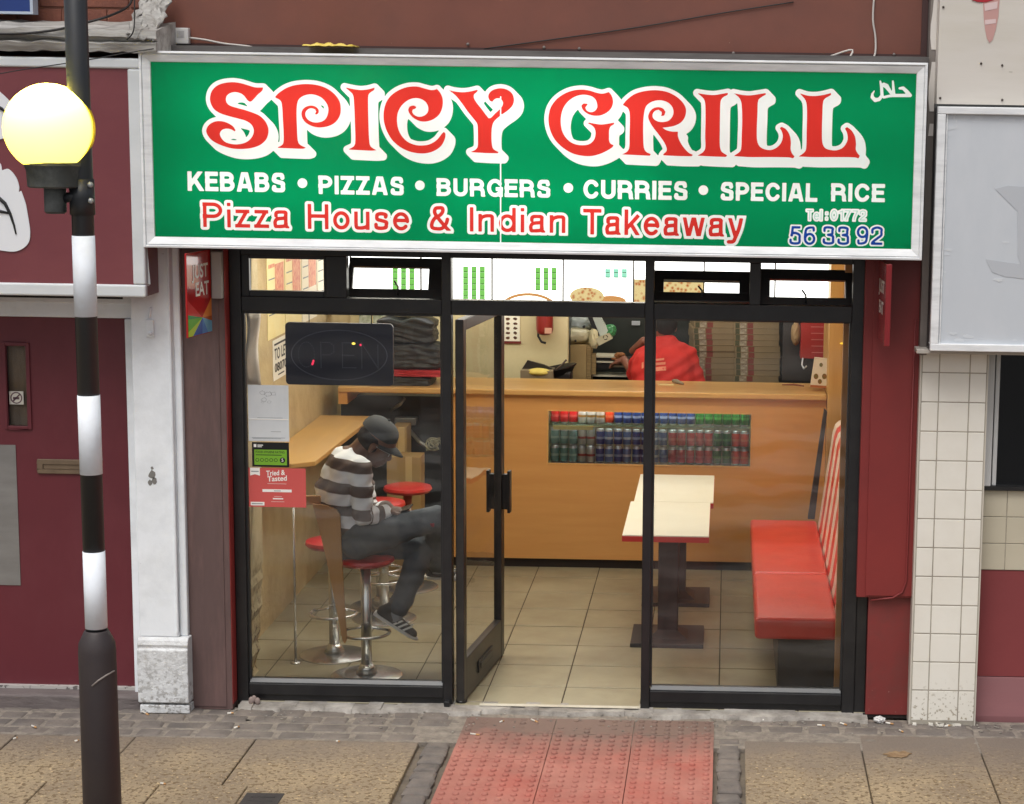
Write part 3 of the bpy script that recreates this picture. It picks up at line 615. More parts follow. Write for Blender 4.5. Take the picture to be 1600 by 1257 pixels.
bx.box(ox0+.003, ox0+.02, SY+.01, -.16, oz0+.02, oz1-.02); bx.box(ox1-.02, ox1-.003, SY+.01, -.16, oz0+.02, oz1-.02); bx.box(ox0+.003, ox1-.003, -.16, -.15, oz0+.003, oz1-.003)
bx.build('box', INW, sign)
for k, st_ in enumerate((7.0, 7.6, 4.4)):   # three tubes along, two rows; the right-hand pair has aged
    for zz in (SZ0+.24, SZ0+.66):
        xa = SX0+.12+k*1.24; tb = MB(); tb.cyl((xa, -.2, zz), (xa+1.12, -.2, zz), .014, n=10); tb.build('fluorescent_tube', emis('fluorescent_tube_%d' % k, (1, 1, .98, 1), st_), sign)

# ================================================================== SHOPFRONT (black aluminium)
BLK = mat('black_aluminium', S(30, 30, 32), .38, col2=S(24, 24, 26), nscale=5, spec=.5, stain=S(70, 68, 66), sscale=7, samt=.22)
BLKT = mat('sill_bevel', S(74, 76, 78), .35, col2=S(54, 56, 58), nscale=9, stain=S(110, 106, 100), sscale=9, samt=.4)
XL0, XL1, XM0, XM1, XR0, XR1, XJ0, XJ1 = -1.443, -1.384, -.36, -.312, .675, .721, 1.728, 1.792
ZS, ZH0, ZH1, ZT, ZTT = .137, 2.076, 2.153, 2.366, 2.46
front = thing('shopfront', (.17, .03, .02), 'black aluminium shopfront with two big panes, open glass door and small top vents', 'shopfront')
f = MB()
f.box(XL0, XL1, 0, .08, .0, ZTT); f.box(XM0, XM1, 0, .08, .0, ZTT); f.box(XR0, XR1, 0, .08, .0, ZTT)
f.box(XJ0, XJ1+.0, 0, .08, 0, ZTT)
f.box(XJ1, 1.85, .012, .08, 0, .66)
f.box(XL1, XM0, .004, .076, ZH0+.002, ZH1); f.box(XM1, XR0, .004, .076, ZH0, ZH1); f.box(XR1, XJ0, .004, .076, ZH0-.006, ZH1)
f.box(XL1, XJ0, .006, .074, ZT, ZTT)
VM = [(-.952, -.845), (1.205, 1.262)]
for a, b in VM: f.box(a, b, .008, .072, ZH1, ZT)
f.box(XL1, XM0, .006, .07, .055, ZS-.022); f.box(XR1, XJ0, .006, .07, .055, ZS-.022)
f.box(XL1, XM0, .022, .06, .0, .055); f.box(XR1, XJ0, .022, .06, .0, .055)
f.box(-.351, -.321, -.042, -.001, .0, .05)
f.build('frame', BLK, front, bevel=.004)
sl = MB()
for a, b in ((XL1, XM0), (XR1, XJ0)):
    sl.prism([(a+.004, .012, ZS-.021), (a+.004, .012, ZS-.016), (a+.004, .03, ZS+.002), (a+.004, .06, ZS+.002), (a+.004, .06, ZS-.021)], (b-a-.008, 0, 0))
sl.build('sill', BLKT, front, bevel=.002)
kr = MB(); 
for a, b in ((XL1+.03, XM0-.2), (XR1+.1, XJ0-.02)): kr.box(a, b, .018, .0215, .004, .03)
kr.build('bottom_trim', mat('grimy_black', S(40, 36, 34), .8, col2=S(24, 22, 22), nscale=20, bump=.5), front)
for a, b in ((XL1, XM0), (XR1, XJ0)):
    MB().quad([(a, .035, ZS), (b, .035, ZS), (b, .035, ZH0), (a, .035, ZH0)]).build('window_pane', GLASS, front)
    bd = MB()
    for c, d, e, g in ((a, a+.011, ZS, ZH0), (b-.011, b, ZS, ZH0), (a+.011, b-.011, ZH0-.011, ZH0)): bd.box(c, d, .02, .05, e, g)
    bd.build('glazing_bead', mat('glazing_rubber', S(34, 34, 35), .5), front)
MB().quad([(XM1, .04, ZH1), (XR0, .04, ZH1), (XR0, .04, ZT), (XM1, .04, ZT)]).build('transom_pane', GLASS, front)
# left fixed light
fx = MB(); a, b = XL1, -.952
fx.box(a, a+.04, .018, .06, ZH1, ZT); fx.box(b-.012, b, .018, .06, ZH1, ZT); fx.box(a+.04, b-.012, .018, .06, ZH1, ZH1+.03); fx.box(a+.04, b-.012, .018, .06, ZT-.02, ZT)
fx.build('fixed_light', BLK, front, bevel=.003)
def vent(x0, x1, B, T, f0, f1, gx0, gx1):
    """a sash leaning inwards behind the fixed frame; B, T: (depth, photo row) of its lower and upper edge, f0, f1: glass start and end along its height"""
    pm = ((x0+x1)/2); col = 543+(pm+.837)/(1.721+.837)*(1330-543)
    zb, zt = oY(col, B[1], B[0]).z, oY(col, T[1], T[0]).z; a_, b_ = Vector((0, B[0], zb)), Vector((0, T[0], zt)); up_ = b_-a_; nn = Vector((0, up_.z, -up_.y)).normalized()
    P = lambda x, d, t: Vector((x, 0, 0))+a_+up_*t+nn*d
    mb = MB()
    for (a, b, e, g) in ((x0, x1, 0, f0), (x0, x1, f1, 1), (x0, gx0, f0, f1), (gx1, x1, f0, f1)):
        mb.hexa([P(a, -.015, e), P(b, -.015, e), P(b, .015, e), P(a, .015, e)], [P(a, -.015, g), P(b, -.015, g), P(b, .015, g), P(a, .015, g)])
    o = mb.build('vent_sash', BLK, front, bevel=.003)
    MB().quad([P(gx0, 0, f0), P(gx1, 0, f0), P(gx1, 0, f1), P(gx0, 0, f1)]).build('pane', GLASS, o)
    st_ = MB(); xm = (x0+x1)/2; st_.sweep([P(xm, -.02, f0*.5), P(xm, -.022, f0+.04), P(xm-.02, -.03, f0+.16)], .005, 6); st_.build('stay', BLK, o)
def gxat(px, py, Y): return oY(px, py, Y).x
vent(-.86, -.34, (.10, 474), (.20, 404), .30, .80, gxat(551, 440, .14), gxat(670, 440, .15))
vent(.70, 1.225, (.10, 472.5), (.20, 425), .28, .70, gxat(1037, 450, .14), gxat(1155, 450, .15))
vent(1.245, 1.745, (.10, 486), (.19, 422), .31, .75, gxat(1203, 452, .14), gxat(1321, 452, .15))
# door, opened inwards about its left stile
HX, HY = -.275, .03
ld = Vector((-.172, .93, 0))-Vector((HX, HY, 0)); DL = .93; du = ld.normalized(); dn = Vector((du.y, -du.x, 0))
door = MB()
def dbox(mb, s0, s1, n0, n1, z0, z1, m=0):
    o = Vector((HX, HY, 0)); Q = lambda s, n, z: o+du*s+dn*n+Vector((0, 0, z))
    mb.hexa([Q(s0, n0, z0), Q(s1, n0, z0), Q(s1, n1, z0), Q(s0, n1, z0)], [Q(s0, n0, z1), Q(s1, n0, z1), Q(s1, n1, z1), Q(s0, n1, z1)], m)
dbox(door, 0, .06, -.022, .022, .03, 2.05); dbox(door, DL-.075, DL, -.022, .022, .03, 2.05)
dbox(door, .06, DL-.075, -.021, .021, .03, .25); dbox(door, .06, DL-.075, -.021, .021, 1.99, 2.05)
do = door.build('door', mat('door_aluminium', S(30, 30, 31), .35, col2=S(44, 42, 40), nscale=4, stain=S(96, 88, 78), sscale=5, samt=.25), front, bevel=.004)
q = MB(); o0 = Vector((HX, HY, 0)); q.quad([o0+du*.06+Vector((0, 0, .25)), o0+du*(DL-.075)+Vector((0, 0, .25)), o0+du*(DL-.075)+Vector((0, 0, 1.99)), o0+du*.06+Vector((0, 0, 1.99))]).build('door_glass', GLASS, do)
hd = MB(); hz0, hz1 = .865, 1.105
for sgn in (1, -1):
    n0, n1 = sorted((sgn*.0225, sgn*.062)); dbox(hd, DL-.062, DL-.022, n0, n1, hz0+.02, hz1-.02); n0, n1 = sorted((sgn*.052, sgn*.068)); dbox(hd, DL-.066, DL-.018, n0, n1, hz0, hz1)
hd.build('handle', mat('handle_black', S(16, 16, 17), .4), do, bevel=.003, split=False)
lt = MB(); dbox(lt, .3, .62, .021, .029, .10, .165); dbox(lt, .33, .59, .029, .034, .118, .148, 1)
lt.build('letter_flap', [BLK, mat('flap_grey', S(70, 70, 68), .4, .4)], do, bevel=.002)
ph = MB(); dbox(ph, .06, DL-.08, -.0245, -.021, .055, .225); ph.build('kick_plate', mat('kick_grey', S(60, 57, 54), .45, .4, col2=S(44, 42, 40), nscale=6), do)
pv_ = MB(); pv_.cyl((HX+.03*du.x, HY+.03*du.y, .018), (HX+.03*du.x, HY+.03*du.y, .032), .03); pv_.build('pivot', BLK, do)

# stickers on the left pane
def flat(name, px, Y, mats, th=.0012):  # rectangle in the plane y=Y from its photo corners: tl, tr, br, bl
    P = [oY(a, b, Y) for a, b in px]; return MB().prism(P, (0, th, 0)), P
YP = .0325
def sticker(name, tl, br, label, cat, colour, draw=None, Y=YP):
    a, b = oY(tl[0], tl[1], Y), oY(br[0], br[1], Y)
    t = MB().box(a.x, b.x, Y, Y+.001, b.z, a.z).build(name, colour, loc=((a.x+b.x)/2, Y, b.z)); tag(t, label, cat)
    if draw: draw(t, a, b, Y-.0006)
    return t
UX, UZ = Vector((1, 0, 0)), Vector((0, 0, 1))
PAPER = mat('white_paper', S(214, 218, 220), .8, col2=S(200, 205, 208), nscale=6)
INK = mat('grey_ink', S(128, 134, 138), .8); BLKINK = mat('black_ink', S(18, 18, 20), .6); WHI = mat('white_print', S(238, 236, 230), .7)
def d_paper(t, a, b, y):
    m = MB(); w_, h_ = b.x-a.x, a.z-b.z
    for u, v, rr in ((.35, .86, .05), (.5, .84, .06), (.63, .85, .045), (.40, .74, .05), (.52, .70, .035), (.36, .70, .03)):
        n = 14; c = Vector((a.x+u*w_, y, b.z+v*h_))
        for k in range(n):
            t0, t1 = 2*math.pi*k/n, 2*math.pi*(k+.7)/n; r0 = rr*w_*random.uniform(.75, 1.15)
            m.quad([c+Vector((math.cos(t0)*r0*1.5, 0, math.sin(t0)*r0)), c+Vector((math.cos(t1)*r0*1.5, 0, math.sin(t1)*r0)), c+Vector((math.cos(t1)*r0*1.25, 0, math.sin(t1)*r0*.8)), c+Vector((math.cos(t0)*r0*1.25, 0, math.sin(t0)*r0*.8))])
    for v, u0, u1 in ((.415, .22, .85), (.17, .55, .8), (.06, .08, .9), (.045, .1, .8)): m.quad([(a.x+u0*w_, y, b.z+v*h_), (a.x+u1*w_, y, b.z+v*h_), (a.x+u1*w_, y, b.z+(v+.007)*h_), (a.x+u0*w_, y, b.z+(v+.007)*h_)])
    m.build('drawing', INK, t)
    m = MB(); m.box(a.x+.003, b.x-.003, y-.0012, y+.0004, b.z+.385*h_, b.z+.40*h_); m.build('fold', WHI, t)
sticker('paper_notice', (387, 601), (452, 690), 'plain white paper sheet with faint grey sketch taped inside left window', 'notice', PAPER, d_paper)
def d_hyg(t, a, b, y):
    w_, h_ = b.x-a.x, a.z-b.z; X = lambda u: a.x+u*w_; Z = lambda v: b.z+v*h_
    g = MB().box(X(.06), X(.94), y, y+.0005, Z(.08), Z(.70)).build('green_panel', mat('rating_green', S(118, 172, 44), .5), t)
    m = MB()
    text(m, 'FOOD HYGIENE RATING', (X(.1), y-.0004, Z(.56)), UX, UZ, .09*h_, .78*w_, .01)
    m.box(X(.1), X(.8), y-.0004, y-.0002, Z(.47), Z(.50))
    for k in range(5):
        m.lathe([(.001, 0), (.052*w_, 0)], (0, 0, 0), 4) if False else None
        c = Vector((X(.14+.125*k), y-.0004, Z(.28))); n = 20
        for q in range(n):
            t0, t1 = 2*math.pi*q/n, 2*math.pi*(q+1)/n
            m.quad([c+Vector((math.cos(t0)*.05*w_, 0, math.sin(t0)*.05*w_)), c+Vector((math.cos(t1)*.05*w_, 0, math.sin(t1)*.05*w_)), c+Vector((math.cos(t1)*.036*w_, 0, math.sin(t1)*.036*w_)), c+Vector((math.cos(t0)*.036*w_, 0, math.sin(t0)*.036*w_))])
    c = Vector((X(.82), y-.0004, Z(.28))); m.quad([c+Vector((math.cos(q)*.075*w_, 0, math.sin(q)*.075*w_)) for q in np.linspace(0, 2*math.pi, 28, endpoint=False)])
    m.build('rating_print', BLKINK, t)
    m = MB(); text(m, '5', (X(.82), y-.001, Z(.22)), UX, UZ, .13*h_, None, .0, center=True); m.box(X(.05), X(.12), y-.0002, y, Z(.8), Z(.92)); m.box(X(.15), X(.3), y-.0002, y, Z(.86), Z(.9)); m.box(X(.15), X(.27), y-.0002, y, Z(.8), Z(.83))
    m.build('white_print', WHI, t)
sticker('hygiene_sticker', (393.5, 690.5), (452, 730), 'black and green food hygiene rating sticker on the left window', 'sticker', mat('sticker_black', S(14, 15, 17), .4), d_hyg)
CORAL = mat('coral_print', S(204, 88, 84), .55, col2=S(196, 80, 76), nscale=3)
def d_tried(t, a, b, y):
    w_, h_ = b.x-a.x, a.z-b.z; X = lambda u: a.x+u*w_; Z = lambda v: b.z+v*h_; sl_ = Vector((1, 0, .07)).normalized()
    m = MB(); text(m, 'Tried &', (X(.31), y, Z(.80)), sl_, UZ, .125*h_, .33*w_, .02); text(m, 'Tasted', (X(.33), y, Z(.655)), sl_, UZ, .125*h_, .34*w_, .02)
    for u0, u1, v0, v1 in ((.33, .66, .595, .602), (.44, .58, .27, .276), (.42, .60, .20, .23), (.39, .62, .135, .141), (.24, .75, .385, .455), (.03, .27, .035, .125)): m.box(X(u0), X(u1), y, y+.0004, Z(v0), Z(v1))
    m.quad([(X(.03), y, Z(1)), (X(.03), y, Z(.80)), (X(.115), y, Z(.835)), (X(.2), y, Z(.80)), (X(.2), y, Z(1))])
    m.build('white_print', WHI, t)
    m = MB(); m.box(X(.05), X(.18), y-.0008, y-.0004, Z(.90), Z(.92)); m.box(X(.05), X(.24), y-.0008, y-.0004, Z(.07), Z(.09)); m.box(X(.44), X(.56), y-.0008, y-.0004, Z(.41), Z(.425)); m.build('small_print', INK, t)
sticker('red_poster', (388, 730.5), (478.5, 793), 'coral red poster reading Tried & Tasted low in the left window', 'poster', CORAL, d_tried)
# OPEN sign hung behind the left pane
a, b = oY(446, 503, .11), oY(615, 603, .11); op = MB(); rr = .02
pts = []
for cx, cz, t0 in ((b.x-rr, a.z-rr, 0), (a.x+rr, a.z-rr, 90), (a.x+rr, b.z+rr, 180), (b.x-rr, b.z+rr, 270)):
    for k in range(5): t_ = R(t0+k*22.5); pts.append((cx+rr*math.cos(t_), .1, cz+rr*math.sin(t_)))
op.prism(pts, (0, .025, 0))
opn = op.build('open_sign', mat('led_board', S(20, 24, 52), .4, col2=S(16, 19, 42), nscale=4), loc=((a.x+b.x)/2, .11, b.z)); tag(opn, 'unlit dark blue LED board reading OPEN in an oval, hung in window', 'open sign')
dots = MB(); w_, h_ = b.x-a.x, a.z-b.z; cx, cz = (a.x+b.x)/2, (a.z+b.z)/2-.004
def dot(x, z, mb=dots): mb.quad([(x+.0026*math.cos(q), .0988, z+.0026*math.sin(q)) for q in np.linspace(0, 2*math.pi, 6, endpoint=False)])
for k in range(150): t_ = 2*math.pi*k/150; dot(cx+.445*w_*math.cos(t_), cz+.40*h_*math.sin(t_))
def dl(pts):
    for (x0, z0), (x1, z1) in zip(pts[:-1], pts[1:]):
        n = max(1, int(math.hypot((x1-x0)*w_, (z1-z0)*h_)/.0095))
        for k in range(n): dot(cx+(x0+(x1-x0)*k/n)*w_, cz+(z0+(z1-z0)*k/n)*h_)
dl([(-.38+.075+.075*math.cos(t), .2*math.sin(t)) for t in np.linspace(0, 2*math.pi, 25)]); dl([(-.17, -.2), (-.17, .2), (-.09, .2), (-.05, .15), (-.05, .05), (-.09, 0), (-.17, 0)])
dl([(.17, .2), (.03, .2), (.03, -.2), (.17, -.2)]); dl([(.03, 0), (.15, 0)]); dl([(.21, -.2), (.21, .2), (.36, -.2), (.36, .2)])
dots.build('led_dots', mat('led_dot', S(120, 122, 140), .4), opn)
lm = MB(); 
for (u, v) in ((.135, .19),): lm.ball((cx+u*w_, .097, cz+v*h_), .006, (1.6, .5, 1))
lm.build('yellow_leds', emis('led_yellow', (1, .75, .1, 1), 1.6), opn)
lm = MB()
for (u, v) in ((.2, .17), (-.24, -.10), (-.245, -.13), (-.25, -.15)): lm.ball((cx+u*w_, .097, cz+v*h_), .0055, (1, .5, 1.2))
lm.build('red_leds', emis('led_red', (1, .05, .12, 1), .9), opn)
ch = MB()
for u in (-.28, .30): ch.sweep([(cx+u*w_, .11, a.z-.004), (cx+u*w_, .11, 2.08)], .0025, 6)
ch.build('hanging_wire', BLK, opn)

# ================================================================== SURROUNDS: piers, neighbours, fascias
upper = thing('shop_building', (.15, 0, 2.4), 'terraced building above the takeaway with brown painted wall boards', 'building')
BRN = mat('brown_paint', S(122, 72, 58), .6, col2=S(108, 62, 50), nscale=1.6, stain=S(92, 60, 52), sscale=2.2, samt=.5, bump=.05, bscale=50, chips=S(168, 140, 116), chscale=40, chlev=.74)
u_ = MB(); u_.box(-1.80, 2.045, -.02, .12, 3.36, 5.2); u_.build('wall_boards', BRN, upper)
ub = MB(); ub.box(-1.80, 2.06, -.149, -.0205, 3.372, 3.404); ub.box(-1.80, 2.06, -.149, -.0205, 2.42, 2.46)
ub.box(-1.755, 2.045, -.148, -.02, 2.46, 3.371); ub.build('fascia_board', mat('dark_ledge', S(62, 58, 58), .7, col2=S(88, 84, 82), nscale=8, stretch=(.4, 3, 3), stain=S(120, 116, 112), sscale=5, samt=.3), upper)
rb = MB(); rb.box(-1.80, 2.045, -.028, -.02, 3.405, 3.418); rb.box(2.03, 2.06, -.035, -.02, 3.36, 5.2); rb.build('trim', mat('dark_brown_trim', S(66, 42, 40), .6), upper)
bk = MB(); bk.box(-1.45, 1.80, .081, .12, 2.455, 3.4); bk.build('bulkhead', BLK, upper)
sc = MB()
for px, py in ((731, 72), (850, 77), (905, 79), (1146, 86), (993, 92), (1397, 88)): p_ = oY(px, py-3, -.03); sc.ball(p_, .008, (1, .6, 1))
sc.build('screw_head', mat('dull_screw', S(120, 112, 108), .5, .3), upper)

# brown pier left of the window
pier = thing('brown_pilaster', (-1.54, -.045, 0), 'dull brown painted timber pier between white pilaster and left window', 'pilaster')
pm = MB(); pm.box(-1.66, -1.446, -.088, .06, .0, 2.6); pm.box(-1.66, -1.476, -.0925, -.088, .015, 2.6, 0)
pm.build('boarding', mat('dull_brown', S(96, 76, 74), .6, col2=S(82, 64, 62), nscale=2.5, stretch=(3, 3, .5), stain=S(134, 104, 100), sscale=2.4, samt=.65, bump=.14, bscale=30, chips=S(56, 40, 38), chscale=14, chlev=.745), pier, bevel=.003)
MB().box(-1.4455, -1.4435, -.086, -.001, .03, 2.45).build('red_edge', mat('scuffed_red', S(150, 52, 50), .5), pier)
# red pier right of the window
RED = mat('red_paint', S(132, 46, 44), .45, col2=S(120, 40, 40), nscale=1.8, stain=S(92, 40, 40), sscale=1.5, samt=.35, bump=.06, bscale=30)
REDL = mat('red_paint_low', S(128, 50, 48), .5, col2=S(112, 44, 42), nscale=3, stain=S(84, 58, 54), sscale=4, samt=.6, chips=S(150, 120, 112), chscale=60, chlev=.68, floor_dirt=(.05, .3))
rp = thing('red_pilaster', (1.93, -.03, 0), 'deep red painted pier between right window and tiled pillar', 'pilaster')
m = MB(); m.box(1.786, 2.08, -.052, .0, .655, 2.46); m.box(1.83, 2.075, -.06, -.052, .665, 2.46); m.build('upper_board', RED, rp, bevel=.003)
m = MB(); m.box(1.851, 2.10, -.024, .06, .02, .655); m.build('lower_board', REDL, rp, bevel=.003)
m = MB(); m.box(1.84, 2.10, -.018, .05, .0, .02); m.build('rotten_foot', mat('rotten_wood', S(40, 32, 30), .9, bump=.6), rp)
m = MB(); m.sweep([oY(1361, 938, -.045), oY(1375, 936, -.045), oY(1395, 934, -.067), oY(1410, 925, -.067), oY(1416, 908, -.067), oY(1420, 800, -.067), oY(1430, 500, -.067)], .005, 8); tag(m.build('cable', mat('red_cable', S(124, 44, 44), .5), loc=(1.95, -.06, .65)), 'thin red painted cable curving up the red pier', 'cable')
# white pilaster
WP = mat('white_gloss', S(240, 244, 248), .5, col2=S(230, 235, 240), nscale=2, stain=S(160, 164, 166), sscale=3, samt=.4, bump=.18, bscale=18, chips=S(158, 156, 152), chscale=19, chlev=.725)
WPB = mat('flaking_white', S(224, 226, 227), .7, col2=S(208, 210, 212), nscale=4, bump=1.0, bscale=30, chips=S(140, 137, 133), chscale=38, chlev=.53, floor_dirt=(-.15, .46), stain=S(176, 174, 170), sscale=9, samt=.5)
wp = thing('white_pilaster', (-1.77, -.12, 0), 'white painted moulded pilaster with flaking square base beside maroon door', 'pilaster')
m = MB(); m.box(-1.905, -1.70, -.15, .06, .40, 2.62); m.box(-1.70, -1.661, -.125, .06, .40, 2.62); m.box(-1.715, -1.70, -.16, -.125, .42, 2.62)
m.build('shaft', WP, wp, bevel=.008)
m = MB()
prf = [(-.150, .40), (-.168, .385), (-.176, .365), (-.170, .345), (-.182, .338), (-.182, .06), (-.165, .052), (.06, .052), (.06, .40)]
m.prism([(-1.912, y, z) for y, z in prf], (.262, 0, 0)); m.box(-1.905, -1.648, -.176, .06, .0, .045)
m.build('base', WPB, wp, bevel=.006, seg=3)
m = MB(); m.sweep([oY(236, 480, -.157), oY(233, 497, -.157)], .006); p_ = oY(234, 510, -.16); m.box(p_.x-.02, p_.x+.02, -.165, -.151, p_.z-.055, p_.z+.035); m.ball((p_.x+.004, -.166, p_.z-.035), .011)
m.build('painted_latch', WP, wp, bevel=.004)
m = MB(); p_ = oY(238, 748, -.152)
for k, (u, v, r_) in enumerate(((0, .02, .02), (.008, -.008, .016), (-.012, -.02, .012), (.0, .055, .008))): m.prism([(p_.x+u+r_*random.uniform(.6, 1.1)*math.cos(q), -.1515, p_.z+v+1.3*r_*random.uniform(.6, 1.1)*math.sin(q)) for q in np.linspace(0, 2*math.pi, 11, endpoint=False)], (0, .002, 0))
m.build('chip', mat('paint_chip', S(120, 118, 114), .9), wp)
# maroon door with its frame
MAR = mat('maroon_gloss', S(102, 35, 45), .5, col2=S(86, 30, 39), nscale=1.1, stain=S(116, 54, 62), sscale=2.4, samt=.5, bump=.06, bscale=16, chips=S(150, 104, 104), chscale=21, chlev=.735, stretch=(1, 1, .6))
dr = thing('maroon_door', (-2.4, 0, .1), 'maroon painted door with slot window, letterbox and steel push plate', 'door')
m = MB(); zD0, zD1 = .09, 2.03; sl0, sl1 = oY(7, 538, 0), oY(47, 667, 0)
m.box(-2.92, sl0.x, .0, .04, zD0, zD1); m.box(sl1.x, -1.965, .0, .04, zD0, zD1); m.box(sl0.x, sl1.x, .0, .04, zD0, sl1.z); m.box(sl0.x, sl1.x, .0, .04, sl0.z, zD1)
m.build('leaf', MAR, dr)
m = MB(); e = .012
for a, b, c, d in ((sl0.x-e, sl0.x+.006, sl1.z-e, sl0.z+e), (sl1.x-.006, sl1.x+e, sl1.z-e, sl0.z+e), (sl0.x+.006, sl1.x-.006, sl0.z-.006, sl0.z+e), (sl0.x+.006, sl1.x-.006, sl1.z-e, sl1.z+.006)): m.box(a, b, -.01, .0, c, d)
m.build('slot_frame', MAR, dr, bevel=.003)
MB().box(sl0.x, sl1.x, .045, .06, sl1.z, sl0.z).build('curtain', mat('net_curtain', S(150, 124, 98), .9, col2=S(118, 96, 76), nscale=8, stretch=(3, 1, .6), bump=.5, bscale=12), dr)
MB().quad([(sl0.x, .02, sl1.z), (sl1.x, .02, sl1.z), (sl1.x, .02, sl0.z), (sl0.x, .02, sl0.z)]).build('slot_glass', GLASS, dr)
a, b = oY(14, 611, .016), oY(37, 632, .016); ns = MB().box(a.x, b.x, .0165, .018, b.z, a.z).build('no_smoking_sticker', mat('sticker_white', S(205, 200, 190), .6), loc=((a.x+b.x)/2, .017, b.z)); tag(ns, 'small white no smoking sticker in the maroon door slot window', 'sticker')
m = MB(); c = Vector(((a.x+b.x)/2, .0158, (a.z+b.z)/2)); r_ = (b.x-a.x)*.42
for q in range(24):
    t0, t1 = 2*math.pi*q/24, 2*math.pi*(q+1)/24
    m.quad([c+Vector((math.cos(t)*k, 0, math.sin(t)*k)) for t, k in ((t0, r_), (t1, r_), (t1, r_*.8), (t0, r_*.8))])
m.obox(c, (r_*.8*.7, 0, r_*.8*.7), (0, .0003, 0), (-.004*.7, 0, .004*.7)); m.box(c.x-r_*.55, c.x+r_*.5, .0155, .0162, c.z-.008, c.z+.004)
m.build('symbol', mat('sticker_mark', S(96, 70, 78), .6), ns)
a, b = oY(58, 717, -.008), oY(140, 741, -.008); m = MB(); lb = (a.x, b.x, b.z, a.z); t_ = .022
m.box(a.x, b.x, -.012, .0, a.z-t_, a.z); m.box(a.x, b.x, -.012, .0, b.z, b.z+t_); m.box(a.x, a.x+t_*1.3, -.012, .0, b.z+t_, a.z-t_); m.box(b.x-t_*1.3, b.x, -.012, .0, b.z+t_, a.z-t_); m.box(a.x+t_*1.3, b.x-t_*1.3, -.006, .0, b.z+t_, a.z-t_)
m.build('letterbox', mat('tarnished_brass', S(126, 108, 88), .5, .3, col2=S(104, 88, 72), nscale=9), dr, bevel=.003)
a, b = oY(24, 695, -.004), oY(33, 915, -.004); m = MB(); m.box(-2.9, oY(28, 800, -.004).x, -.004, .0, oY(25, 914, 0).z, oY(20, 695, 0).z)
m.build('push_plate', mat('steel_plate', S(150, 148, 146), .45, .5, col2=S(132, 130, 128), nscale=3, stretch=(1, 1, 4)), dr)
df = thing('white_door_frame', (-2.4, -.05, .05), 'white painted frame and lintel round the maroon door', 'door frame')
m = MB(); m.box(-2.95, -1.906, -.035, .06, 2.034, 2.11); m.box(-2.95, -1.906, -.055, .06, 2.11, 2.2); m.box(-1.968, -1.906, -.05, .06, .0, 2.033); m.build('frame', WP, df, bevel=.006)
m = MB(); m.box(-2.95, -1.97, -.06, -.054, 2.135, 2.16); m.build('vent_slot', mat('slot_dark', S(40, 38, 38), .8), df)
m = MB(); m.box(-2.95, -1.968, -.03, .06, .075, .09); m.build('threshold', mat('grey_white_paint', S(176, 172, 168), .7, chips=S(100, 96, 94), chscale=30, chlev=.58), df)
tag(MB().box(-3.2, -1.913, -.135, .06, -.03, .074).build('stone_step', mat('worn_stone', S(116, 106, 104), .85, col2=S(88, 80, 80), nscale=4, stretch=(.6, 2, 2), bump=.8, bscale=25, stain=S(150, 142, 138), sscale=5, samt=.4), bevel=.012, seg=3, loc=(-2.5, -.03, 0)), 'worn grey stone step below the maroon door', 'step')
# left shop's maroon fascia
lf = thing('maroon_fascia', (-2.4, -.15, 2.2), 'maroon fascia box with white frame and white leaf shaped emblem', 'shop sign')
FY = -.385; fxr = oY(222, 250, FY).x; fz0, fz1 = oY(225, 465, FY).z, oY(150, 90, FY).z
m = MB(); m.box(-3.6, fxr-.004, FY+.012, -.06, fz0+.004, fz1-.004); m.build('box', mat('maroon_sheet', S(116, 56, 62), .45, col2=S(108, 50, 57), nscale=.9, stain=S(134, 72, 74), sscale=1.8, samt=.6, coat=.2, chips=S(160, 120, 120), chscale=13, chlev=.735, stretch=(.7, 1, 1.2)), lf)
m = MB(); t_ = .062; m.box(-3.6, fxr, FY, FY+.04, fz0, fz0+.062); m.box(fxr-t_, fxr, FY+.0015, FY+.04, fz0+.062, fz1-.05); m.box(-3.6, fxr, FY, FY+.04, fz1-.05, fz1)
m.build('frame', mat('white_frame', S(214, 217, 219), .5, col2=S(200, 204, 206), nscale=6, chips=S(90, 88, 86), chscale=34, chlev=.73, stretch=(.5, 1, 1)), lf, bevel=.01, seg=3)
m = MB(); E1 = [(-30, 130), (-8, 138), (5, 148), (18, 162), (26, 180), (20, 205), (5, 216), (-30, 224)]
E2 = [(-20, 250), (0, 255), (3, 266), (13, 264), (25, 277), (30, 292), (29, 300), (33, 298), (40, 318), (44, 340), (47, 362), (45, 378), (36, 388), (22, 393), (0, 391), (-40, 385), (-40, 250)]
for E_ in (E1, E2): m.prism([oY(x, y, FY+.006) for x, y in sm(E_, (0, 0), 1, 70, 4)], (0, .004, 0))
m.build('emblem', mat('emblem_white', S(226, 228, 232), .5), lf)
m = MB()
for L_ in ([(-12, 300), (8, 318), (16, 334), (22, 352), (25, 366)], [(-10, 329), (0, 330), (14, 333)], [(-6, 166), (3, 170), (8, 175)]): m.sweep([oY(x, y, FY+.0045) for x, y in L_], [.009*(1-i/len(L_))+.002 for i in range(len(L_))], 6)
m.build('emblem_veins', BLKINK, lf)
